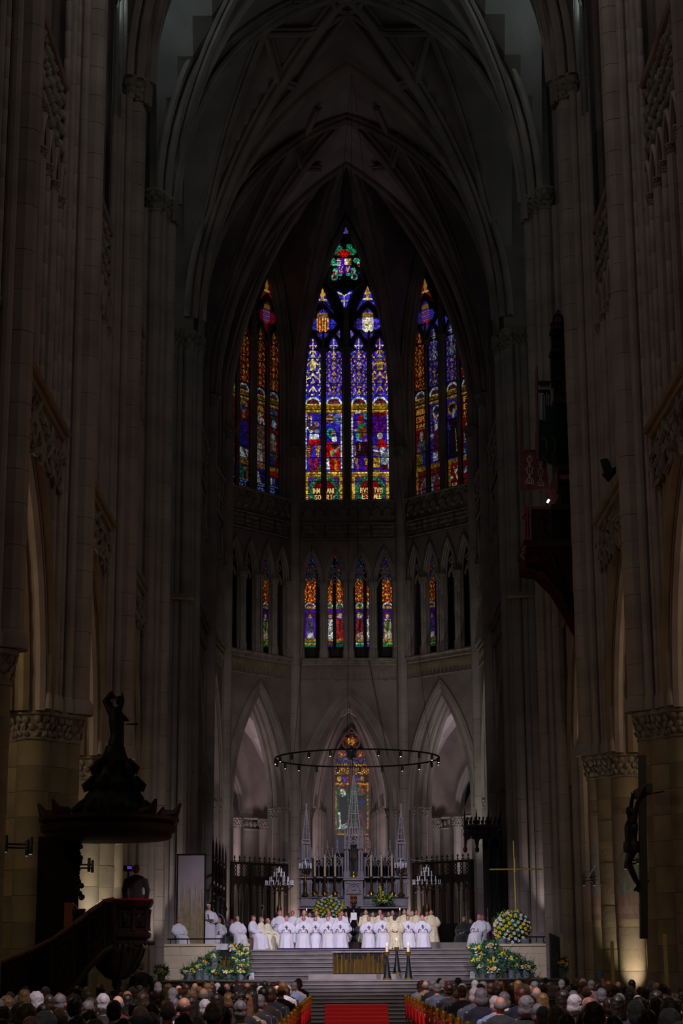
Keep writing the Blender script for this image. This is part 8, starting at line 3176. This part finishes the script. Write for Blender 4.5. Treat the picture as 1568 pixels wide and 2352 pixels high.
def suit(p, hairc, hairs, cm=None):
    mb = MB()
    mb.path([(0, 0.0, 0.86), (0, 0.02, 1.1), (0, 0.02, 1.42)], [0.19, 0.165, 0.16], 10)
    mb.ell((0, 0.02, 1.43), (0.225, 0.115, 0.095))
    mb.path([(0, 0.03, 1.45), (0, 0.025, 1.53)], [0.09, 0.07], 10)
    for s in (-1, 1):
        mb.path([(s * 0.21, 0.02, 1.43), (s * 0.28, 0.03, 1.15), (s * 0.26, -0.03, 0.93)], [0.075, 0.066, 0.05], 8)
        mb.path([(s * 0.09, 0.0, 0.93), (s * 0.1, -0.01, 0.5), (s * 0.1, 0.02, 0.1)], [0.12, 0.09, 0.075], 8)
    me = remesh(mb, 0.026, 2, 'suit')
    o = child('suit', me, cm or CLOTHM['black'], p)
    child('hair', HAIR[hairs], HAIRC[hairc], p, (0, 0, 1.65))


suit(op_mesh, 'auburn', 'short')
a = at(295, 1995, YP + 0.45)
t = thing('video_camera', 'black video camera with a small violet screen on a tripod in the pulpit', 'camera', (a.x, YP + 0.42, a.z))
MB().box((0, 0, 0), (0.2, 0.32, 0.13)).build('body', IRON, t, smooth=False)
MB().tube((0, 0.16, 0), (0, 0.3, 0), 0.05, 0.06, 10).build('lens', IRON, t)
MB().box((0.05, -0.2, 0.02), (0.13, 0.02, 0.09)).build('monitor', IRON, t, smooth=False)
MB().span((0.0, -0.214, -0.02), (0.1, -0.212, 0.012)).span((-0.01, -0.214, 0.03), (0.1, -0.212, 0.045)).build('screen', mat('violet_screen', '6a4ae0', 0.4, var=0.5, scale=30, emit=0.9), t, smooth=False)
for k in range(3):
    q = 2 * PI * k / 3
    MB().tube((0, 0, -0.06), (0.2 * math.cos(q), 0.12 * math.sin(q), zf - a.z), 0.014, n=5).build('leg', IRON, t)
# man in dark suit standing under the pulpit
mx = xat(325, 2225, 50)
man = standing('grey-haired man in a dark suit standing behind the crowd beneath the pulpit', mx, 50.0, 0.0, PI, 'suit')
suit(man, 'grey', 'short')
man.scale = (1.06, 1.06, 1.05)

# ================================================================== lamps on the pillars
GREYM = mat('grey_lamp_housing', '3a3a3e', 0.4, 0.6, var=0.15)


def lamp_cluster(label, tubes, Yl, arm, rods=()):
    t = thing('pillar_spotlight', label, 'lamp')
    for (px, y0, y1, r) in tubes:
        a, b = at(px, y1, Yl), at(px, y0, Yl)
        h = MB().lathe([(r * 0.8, 0), (r, 0.03), (r, b.z - a.z), (r * 0.7, b.z - a.z + 0.02)], (a.x, Yl, a.z), n=14).build('lamp_tube', GREYM, t)
        MB().lathe([(0, -0.005), (r * 0.75, -0.006), (r * 0.78, 0.01)], (a.x, Yl, a.z), n=12).build('lens', mat('dim_lens', 'd8d2c0', 0.3, emit=0.5, var=0.0), h)
    (xa, ya, xb, yb) = arm
    for dy in (-4, 4):
        MB().tube(at(xa, ya + dy, Yl + 0.1), at(xb, yb + dy, Yl + 0.1), 0.025, n=6).build('bracket', IRON, t)
    a = at(xa, ya, Yl + 0.1)
    for (x0, y0, x1, y1) in rods:
        MB().tube(at(x0, y0, Yl), at(x1, y1, Yl), 0.012, n=5).build('rod', MATS['pale_cable'], t)
    return t


lamp_cluster('cluster of three black tube lamps on the near left pillar', ((12, 1920, 1957, 0.055), (61, 1930, 1966, 0.04), (70, 1924, 1962, 0.05)), 43.5, (-10, 1942, 72, 1944), ((9, 1864, 9, 1920), (11, 1868, 48, 1925)))
tag(MB().ell(at(10, 1864, 43.4), (0.045, 0.045, 0.05), 8, 6).build('bulb', mat('warm_bulb', 'ffb070', 0.4, emit=0.6)), 'small warm bulb at the top of the rod on the near left pillar', 'lamp')
lamp_cluster('pair of black tube lamps standing out beside the pulpit board', ((204, 1972, 2003, 0.045), (212, 1977, 2005, 0.04)), 53.0, (184, 1990, 212, 1990))
lamp_cluster('pair of grey tube lamps on the clustered shafts left of the frescoed pillar', ((1340.5, 2007, 2034, 0.04), (1364.5, 2004, 2034, 0.04)), 56.0, (1338, 2021, 1372, 2018), ((1348, 2018, 1367, 1986),))
lamp_cluster('small black tube lamp behind the hanging crucifix', ((1436, 1982, 1996, 0.04), (1464, 1972, 1984, 0.04)), 54.0, (1434, 1981, 1475, 1978), ((1456, 1974, 1462, 1958),))
a = at(1395, 1085, 52)
t = thing('wall_speaker', 'black loudspeaker tilted on the gallery ledge of the right wall', 'speaker')
MB().prism([at(1377, 1056, 52), at(1393, 1052, 52), at(1402, 1078, 52), at(1386, 1086, 52)], (0.1, 0.25, 0)).build('cabinet', MATS['matte_black'], t, smooth=False)
MB().prism([at(1381, 1090, 52), at(1413, 1071, 52), at(1413, 1076, 52), at(1392, 1102, 52)], (0.1, 0.3, 0)).build('bracket', MATS['matte_black'], t, smooth=False)

# ================================================================== hanging crucifix, seen from the side
YC = 45.2
t = thing('crucifix', 'great dark crucifix with a life-size figure seen in profile before the right pillar', 'crucifix')
DKW = mat('black_oak', '0c0908', 0.6, var=0.3)
DKB = mat('black_bronze', '0d0c0d', 0.45, 0.5, var=0.3)
a, b = at(1478, 2156, YC), at(1474, 1735, YC)
MB().prism([(a.x - 0.085, YC - 0.1, a.z), (a.x + 0.085, YC - 0.1, a.z), (b.x + 0.085, YC - 0.1, b.z), (b.x - 0.085, YC - 0.1, b.z)], (0, 0.2, 0)).build('beam', DKW, t, smooth=False)
c = at(1475, 1818, YC)
MB().span((c.x - 0.08, YC - 1.0, c.z - 0.1), (c.x + 0.08, YC + 1.0, c.z + 0.1)).build('crossbeam', DKW, t, smooth=False)
mb = MB()
Pc = lambda x, y, dy=0.0: at(x, y, YC) + Vector((0, dy, 0))
mb.path([Pc(1452, 1950), Pc(1448, 1925), Pc(1449, 1900), Pc(1452, 1885)], [0.16, 0.15, 0.17, 0.13], 10)
mb.path([Pc(1452, 1884), Pc(1448, 1872)], [0.07, 0.06], 8)
mb.ell(Pc(1446, 1864), (0.105, 0.09, 0.13), 10, 8)
mb.ell(Pc(1440, 1866), (0.03, 0.03, 0.03), 6, 4)
mb.ell(Pc(1444, 1876), (0.06, 0.05, 0.06), 8, 5)
for s in (-1, 1):
    mb.path([Pc(1453, 1888, s * 0.16), Pc(1456, 1850, s * 0.5), Pc(1464, 1822, s * 0.85)], [0.08, 0.06, 0.045], 8)
    mb.ell(Pc(1466, 1818, s * 0.92), (0.05, 0.09, 0.05), 8, 5)
    mb.path([Pc(1453, 1948, s * 0.08), Pc(1442, 1982, s * 0.07), Pc(1459, 2020, s * 0.05), Pc(1468, 2036, s * 0.04)], [0.125, 0.085, 0.065, 0.045], 8)
    mb.path([Pc(1467, 2034, s * 0.04), Pc(1456, 2046, s * 0.04)], [0.05, 0.03], 6)
mb.path([Pc(1466, 1818, 0.98), Pc(1462, 1808, 1.02)], [0.03, 0.012], 5)
me = remesh(mb, 0.022, 2, 'corpus')
me.materials.append(DKB)
link('corpus', me, t)
mb = MB()
mb.lathe([(0.19, 0.0), (0.2, 0.12), (0.18, 0.26)], (Pc(1450, 1958).x, YC, Pc(1450, 1958).z), n=12).box(Pc(1437, 1944), (0.1, 0.12, 0.12))
mb.build('loincloth', DKB, t)
MB().path([Pc(1464, 2040), Pc(1475, 2050), Pc(1472, 2060)], [0.08, 0.07, 0.05], 6).build('foot_rest', DKW, t)
MB().tube(at(1481, 1830, YC), at(1487, 2000, YC), 0.02, n=5).build('rod', MATS['pale_cable'], t)
MB().tube(at(1480, 1826, YC + 0.1), at(1542, 1814, YC + 1.2), 0.02, n=6).build('wall_bracket', IRON, t)
MB().tube(at(1478, 2020, YC + 0.1), (6.95, 46.0, at(1478, 2020, YC).z), 0.025, n=6).build('wall_bracket', IRON, t)

# ================================================================== swallow's-nest organ on the right wall
OWD = mat('organ_oak', '2c1512', 0.55, spec=0.15, var=0.4, scale=5, stretch=(1, 1, 0.2))
t = org = thing('organ', 'painted organ case hung high on the right wall with open red and green shutters', 'organ')
YO = 60.0
O = lambda x, y, d=0.0: at(x, y, YO) + Vector((0, d, 0))


def ob(name, x0, y0, x1, y1, d0=0.0, dep=0.4, m=OWD):
    a, b = O(x0, y1, d0), O(x1, y0, d0)
    return MB().span((a.x, a.y, a.z), (b.x, b.y + dep, b.z)).build(name, m, org, smooth=False)


ob('case', 1285, 920, 1336, 1072, 0.3, 1.8, PWD)
ob('case', 1283, 1066, 1338, 1078, 0.0, 2.2)
ob('case', 1286, 1078, 1336, 1090, 0.15, 2.0)
ob('keyboard_housing', 1282, 1090, 1332, 1100, 0.1, 2.0)
ob('console', 1292, 1120, 1336, 1160, 0.4, 1.6, PWD)
ob('case_cornice', 1274, 908, 1338, 922, 0.1, 2.0)
# stepped towers of the case
for (x0, x1, y0, y1) in ((1275, 1290, 866, 910), (1288, 1306, 826, 910), (1269, 1300, 800, 870), (1270, 1300, 748, 806)):
    xm = (x0 + x1) / 2
    for x in (x0 + 2, x1 - 2):
        a, b = O(x, y1, 0.4), O(x, y0, 0.4)
        MB().lathe([(0.06, 0), (0.04, 0.1), (0.04, b.z - a.z - 0.1), (0.07, b.z - a.z)], a, n=7).build('turret_column', OWD, org)
    ob('turret_cornice', x0 - 2, y0 - 4, x1 + 2, y0 + 2, 0.2, 0.8)
    ob('turret_core', x0 + 4, y0, x1 - 4, y1, 0.6, 0.5, PWD)
mb = MB()
for (x, y, r) in ((1285, 742, 0.2), (1278, 735, 0.13), (1292, 735, 0.13), (1285, 722, 0.15), (1280, 716, 0.08), (1290, 716, 0.08), (1285, 706, 0.06)):
    c = O(x, y, 0.5)
    mb.path([(c.x + r * math.cos(q * PI / 5), c.y, c.z + r * math.sin(q * PI / 5)) for q in range(10)], r * 0.32, 5, closed=True)
mb.tube(O(1285, 748, 0.5), O(1285, 697, 0.5), 0.05, 0.012, 6)
mb.build('crest', OWD, org)
# pipes behind the tracery
for i in range(4):
    a, b = O(1251 + i * 5, 960, 0.8), O(1251 + i * 5, 890 - (i % 2) * 5, 0.8)
    MB().tube(a, b, 0.055, n=8).build('pipe', mat('tin_pipe', '8a8e94', 0.25, 0.9, var=0.1), org)
ob('pipe_tracery', 1240, 862, 1268, 868, 0.6, 0.2)
ob('pipe_tracery', 1240, 882, 1268, 886, 0.6, 0.2)
for i in range(4):
    c = O(1246 + i * 6, 875, 0.6)
    MB().path([(c.x + 0.04 * math.cos(q), c.y, c.z + 0.04 * math.sin(q)) for q in (0, 1.2, 2.4, 3.6, 4.8)], 0.015, 4, closed=True).build('pipe_tracery', OWD, org)
# shutters: rose-red outside with grey scrollwork, green inside
SHR = mat('rose_shutter', '86505a', 0.7, var=0.2, scale=5, spec=0.1)
SHG = mat('green_shutter', '123426', 0.5, var=0.35, scale=5)
SCR = mat('grey_scroll', 'a08e80', 0.6, var=0.2)
GLINE = mat('gold_line', '8a6c30', 0.5, 0.2)
sh = MB().prism([O(1198, 1128), O(1256, 1115), O(1256, 1058), O(1229, 988), O(1229, 1029), O(1200, 1034), O(1200, 930), O(1194, 938)][:0] or
                [O(1194, 1128, 0.0), O(1262, 1113, 0.5), O(1256, 1050, 0.5), O(1231, 985, 0.3), O(1231, 1028, 0.3), O(1200, 1034, 0.05), O(1198, 926, 0.05), O(1191, 938, 0.0)], (0.03, 0.06, 0)).build('shutter', SHR, org, smooth=False)
MB().prism([O(1229, 850, 0.2), O(1234, 834, 0.2), O(1238, 1050, 0.2), O(1233, 1052, 0.2)], (0.03, 0.08, 0)).build('shutter_edge', SHR, org, smooth=False)
mb = MB()
for (cx_, sc) in ((1216, 1.0), (1243, 0.8)):
    dd = -0.03 if cx_ < 1230 else 0.24
    for sg in (-1, 1):
        for ya_, yb_, wd in ((1046, 1066, 7), (1066, 1094, 9), (1094, 1112, 7)):
            mb.path([O(cx_ + sg * wd * sc * math.sin(PI * q / 8) * (0.6 + 0.4 * (q % 3 == 0)), ya_ + (yb_ - ya_) * q / 8, dd) for q in range(9)], 0.02, 4)
        mb.path([O(cx_ + sg * 3, 1110, dd), O(cx_ + sg * 8 * sc, 1112, dd), O(cx_ + sg * 9 * sc, 1104, dd), O(cx_ + sg * 5 * sc, 1103, dd)], 0.018, 4)
    mb.path([O(cx_, 1044, dd), O(cx_, 1112, dd)], 0.014, 4)
mb.build('scrollwork', SCR, org)
MB().path([O(1200, 1034, -0.02), O(1229, 1029, 0.25), O(1229, 986, 0.25)], 0.02, 4).build('gold_border', GLINE, org)
sg_ = MB().prism([O(1239, 960, 0.15), O(1256, 962, 0.3), O(1256, 924, 0.3), O(1284, 930, 0.5), O(1284, 1064, 0.5), O(1238, 1053, 0.15)], (0.02, 0.05, 0)).build('shutter', SHG, org, smooth=False)
mb = MB()
for (xx, yy, dd) in ((1249, 1020, 0.2), (1270, 1015, 0.38)):
    mb.path([O(xx - 7, yy + 16, dd), O(xx - 7, yy - 10, dd), O(xx, yy - 22, dd), O(xx + 7, yy - 10, dd), O(xx + 7, yy + 16, dd), O(xx, yy + 26, dd)], 0.012, 4, closed=True)
    mb.path([O(xx - 8, yy + 34, dd), O(xx, yy + 26, dd), O(xx + 8, yy + 36, dd)], 0.012, 4)
mb.build('gold_lines', GLINE, org)
# console bracket, music desk and lamp
MB().prism([O(1262, 1112, 0.3), O(1276, 1092, 0.3), O(1282, 1070, 0.3), O(1284, 1100, 0.3), O(1278, 1140, 0.3), O(1266, 1130, 0.3)], (0, 0.5, 0)).build('bracket_scroll', mat('rose_oak', '6a3c3e', 0.6, var=0.3, spec=0.2), org, smooth=False)
MB().prism([O(1285, 1090, 0.05), O(1329, 1090, 0.05), O(1324, 1100, 0.05), O(1290, 1099, 0.05)], (0, 0.2, 0)).build('music_desk', MATS['rose_oak'], org, smooth=False)
lt = MB().tube(O(1258, 1151, 0.2), O(1262, 1144, 0.2), 0.035, n=8).build('desk_lamp', LAMPM, org)
MB().tube(O(1258, 1153, 0.2), O(1257, 1162, 0.2), 0.02, n=6).build('lamp_arm', IRON, org)
# gallery
ob('gallery_rail', 1203, 1163, 1266, 1170, -0.05, 0.5, MATS['rose_oak'])
ob('gallery_rail', 1266, 1157, 1336, 1170, 0.0, 2.4)
ob('gallery_panel', 1206, 1170, 1266, 1238, 0.05, 0.3, OWD)
ob('gallery_panel', 1266, 1168, 1336, 1240, 0.08, 2.2, PWD)
ob('gallery_base', 1204, 1238, 1338, 1256, -0.02, 2.4)
for x in (1206, 1212, 1219, 1266):
    a, b = O(x, 1240, -0.02), O(x, 1170, -0.02)
    MB().lathe([(0.06, 0), (0.06, 0.08), (0.04, 0.14)] + [(0.035 + 0.012 * (k % 2), 0.2 + (b.z - a.z - 0.35) * k / 9) for k in range(10)] + [(0.07, b.z - a.z)], a, n=8).build('baluster', MATS['rose_oak'] if x < 1230 else OWD, org)
mb = MB()
c = O(1246, 1200, 0.0)
mb.path([(c.x + 0.2 * math.cos(q), c.y, c.z + 0.2 * math.sin(q)) for q in (0.5, 1.2, 2.0, 2.8, 3.6, 4.4, 5.2)], 0.035, 5)
mb.ell(c, (0.1, 0.05, 0.13), 8, 6)
mb.path([(c.x + 0.02, c.y, c.z - 0.15), (c.x, c.y, c.z - 0.5)], 0.03, 5)
mb.path([(c.x + 0.2, c.y, c.z - 0.1), (c.x + 0.26, c.y, c.z - 0.3), (c.x + 0.12, c.y, c.z - 0.42)], 0.03, 5)
mb.build('carved_ornament', OWD, org)
for x, y in ((1203, 1176), (1199, 1190), (1204, 1262), (1200, 1276)):
    MB().path([O(x + 4, y - 6, 0), O(x - 2, y, 0), O(x + 5, y + 8, 0)], [0.08, 0.07, 0.04], 6).build('console_scroll', MATS['rose_oak'], org)
# tapering underside
R0 = [(1206, 1258), (1338, 1252), (1338, 1300), (1338, 1440), (1330, 1430), (1312, 1395), (1278, 1340), (1240, 1302), (1206, 1298)]
MB().prism([O(x, y, 0.05) for x, y in R0], (0, 2.0, 0)).build('underside', mat('underside_oak', '3a1c14', 0.9, spec=0.0, var=0.3, scale=5), org, smooth=False)
for (pts) in (((1262, 1262), (1282, 1310), (1312, 1372), (1330, 1430)), ((1210, 1300), (1250, 1312), (1290, 1360), (1328, 1432))):
    MB().path([O(x, y, 0.0) for x, y in pts], 0.09, 6).build('underside_rib', PWD, org)
for i in range(6):
    c = O(1216 + i * 20, 1270, 0.03)
    MB().path([(c.x + 0.11 * math.cos(q), c.y, c.z + 0.1 * math.sin(q)) for q in (0, 1, 2, 3, 4, 5)], 0.03, 5).build('carved_scroll', OWD, org)
# statue bracket on the shaft beside the organ
tag(MB().path([O(1333, 1222, -2.4), O(1330, 1245, -2.4), O(1334, 1275, -2.4), O(1332, 1300, -2.4)], [0.06, 0.12, 0.09, 0.07], 8).ell(O(1332, 1214, -2.4), (0.07, 0.07, 0.09), 8, 6).build('wall_statue', STONE), 'small weathered stone figure on the shaft beside the organ gallery', 'statue')

# ================================================================== painted saints on the right pillar
def fresco(name, X, Yv, r, a0, a1, z0, z1, paint, parent):
    n, m_ = 26, 60
    vs, fs, cols = [], [], []
    for j in range(m_ + 1):
        for i in range(n + 1):
            a = a0 + (a1 - a0) * i / n
            vs.append((X + r * math.cos(a), Yv + r * math.sin(a), z0 + (z1 - z0) * j / m_))
    for j in range(m_):
        for i in range(n):
            k = j * (n + 1) + i
            fs.append((k, k + 1, k + n + 2, k + n + 1))
            c = lin(tuple(v / 255 for v in paint((i + 0.5) / n + 0.03 * math.sin(j * 1.7), (j + 0.5) / m_ + 0.006 * math.sin(i * 1.3))))
            cols += [*c, 1.0] * 4
    me = bpy.data.meshes.new(name)
    me.from_pydata(vs, [], fs)
    at_c = me.color_attributes.new('Col', 'FLOAT_COLOR', 'CORNER')
    at_c.data.foreach_set('color', cols)
    m = MATS.get('fresco_paint')
    if m is None:
        m = bpy.data.materials.new('fresco_paint')
        m.use_nodes = True
        nt = m.node_tree
        at_n = nt.nodes.new('ShaderNodeAttribute')
        at_n.attribute_name = 'Col'
        nz = nt.nodes.new('ShaderNodeTexNoise')
        nz.inputs['Scale'].default_value = 7
        mx_ = nt.nodes.new('ShaderNodeMix')
        mx_.data_type = 'RGBA'
        mx_.inputs[7].default_value = (0.2, 0.17, 0.14, 1)
        mul = nt.nodes.new('ShaderNodeMath')
        mul.operation = 'MULTIPLY'
        mul.inputs[1].default_value = 1.15
        nt.links.new(nz.outputs[0], mul.inputs[0])
        nt.links.new(mul.outputs[0], mx_.inputs[0])
        nt.links.new(at_n.outputs['Color'], mx_.inputs[6])
        nt.links.new(mx_.outputs[2], nt.nodes['Principled BSDF'].inputs['Base Color'])
        nt.nodes['Principled BSDF'].inputs['Roughness'].default_value = 0.9
        MATS['fresco_paint'] = m
    me.materials.append(m)
    me.shade_smooth()
    return link(name, me, parent)


def saint(robe, low, halo, top):
    def f(u, v):
        x = u - 0.5
        if v < 0.05:
            return (96, 40, 34)
        if v < 0.12:
            return (104, 66, 56) if int(u * 14) % 2 else (118, 92, 78)
        if v < 0.15:
            return (96, 40, 34)
        if v < 0.22 and abs(x) < 0.4:
            return low
        if v < 0.62 and abs(x) < 0.16 + 0.22 * math.sin(PI * min(1, (v - 0.1) / 0.6)) + 0.04 * math.sin(v * 40):
            return robe if math.sin(u * 30 + v * 14) > -0.6 else tuple(int(q * 0.7) for q in robe)
        if (x / 0.16) ** 2 + ((v - 0.67) / 0.05) ** 2 < 1:
            return halo
        if 0.74 < v < 0.78 and abs(abs(x) - (0.78 - v) * 6) < 0.06:
            return (140, 104, 84)
        if v > 0.965:
            return (110, 44, 38)
        return top
    return f


pier = [o for o in COL.objects if o.get('label', '') == 'right nave pillar, round and banded with foliage capital, first from the sanctuary'][0]
fz0, fz1 = zat(2115, 55.8), zat(1865, 55.8)
fresco('fresco', 7.22, 56.7, 0.278, PI * 0.85, PI * 1.78, fz0, fz1, saint((70, 84, 120), (120, 52, 40), (84, 100, 130), (128, 108, 92)), pier)
fresco('fresco', 7.98, 56.7 - 0.74, 0.418, PI * 1.0, PI * 2.0, fz0, fz1, saint((62, 84, 76), (110, 50, 42), (90, 110, 106), (132, 108, 94)), pier)
pier2 = [o for o in COL.objects if o.get('label', '') == 'right nave pillar, round and banded with foliage capital, second from the sanctuary'][0]
fresco('fresco', 7.98, 46.7 - 0.74, 0.418, PI * 1.0, PI * 2.0, zat(2210, 45.6), zat(2100, 45.6), saint((70, 92, 88), (116, 60, 46), (80, 96, 92), (140, 100, 84)), pier2)

# phone held up in the crowd at right
a = at(1376, 2240, 40)
t = thing('phone', 'dark phone held upright above the crowd at right, its screen dim', 'phone', a)
MB().box((0, 0, 0), (0.1, 0.012, 0.2)).build('case', MATS['matte_black'], t, smooth=False)
MB().span((-0.044, -0.0075, -0.09), (0.044, -0.0065, 0.09)).build('screen', mat('dim_screen', '222c3a', 0.3, var=0.6, scale=30, emit=0.35), t, smooth=False)
mb = MB()
for k in range(4):
    mb.path([(0.07, -0.0, -0.1 + k * 0.022), (0.062, 0.012, -0.098 + k * 0.022), (0.03, 0.016, -0.095 + k * 0.022)], [0.01, 0.01, 0.008], 5)
mb.path([(0.06, 0, -0.12), (0.03, -0.012, -0.1), (0.015, -0.014, -0.06)], [0.014, 0.012, 0.01], 5)
mb.ell((0.066, 0.0, -0.11), (0.03, 0.02, 0.05), 8, 5)
mb.path([(0.07, 0, -0.12), (0.09, -0.05, -0.4), (0.1, -0.08, -0.75)], [0.03, 0.036, 0.045], 7)
hold = [o for o in COL.objects if o.name.startswith('person') and o.get('group', '').startswith('congregation')]
best = min(hold, key=lambda o: (o.location.x - a.x - 0.1) ** 2 + (o.location.y - 40.0) ** 2)
ar = mb.build('raised_arm', SKIN[1], None)
ar.parent = best
ar.matrix_parent_inverse = Matrix.Identity(4)
ar.matrix_basis = best.matrix_basis.inverted() @ Matrix.Translation(a)
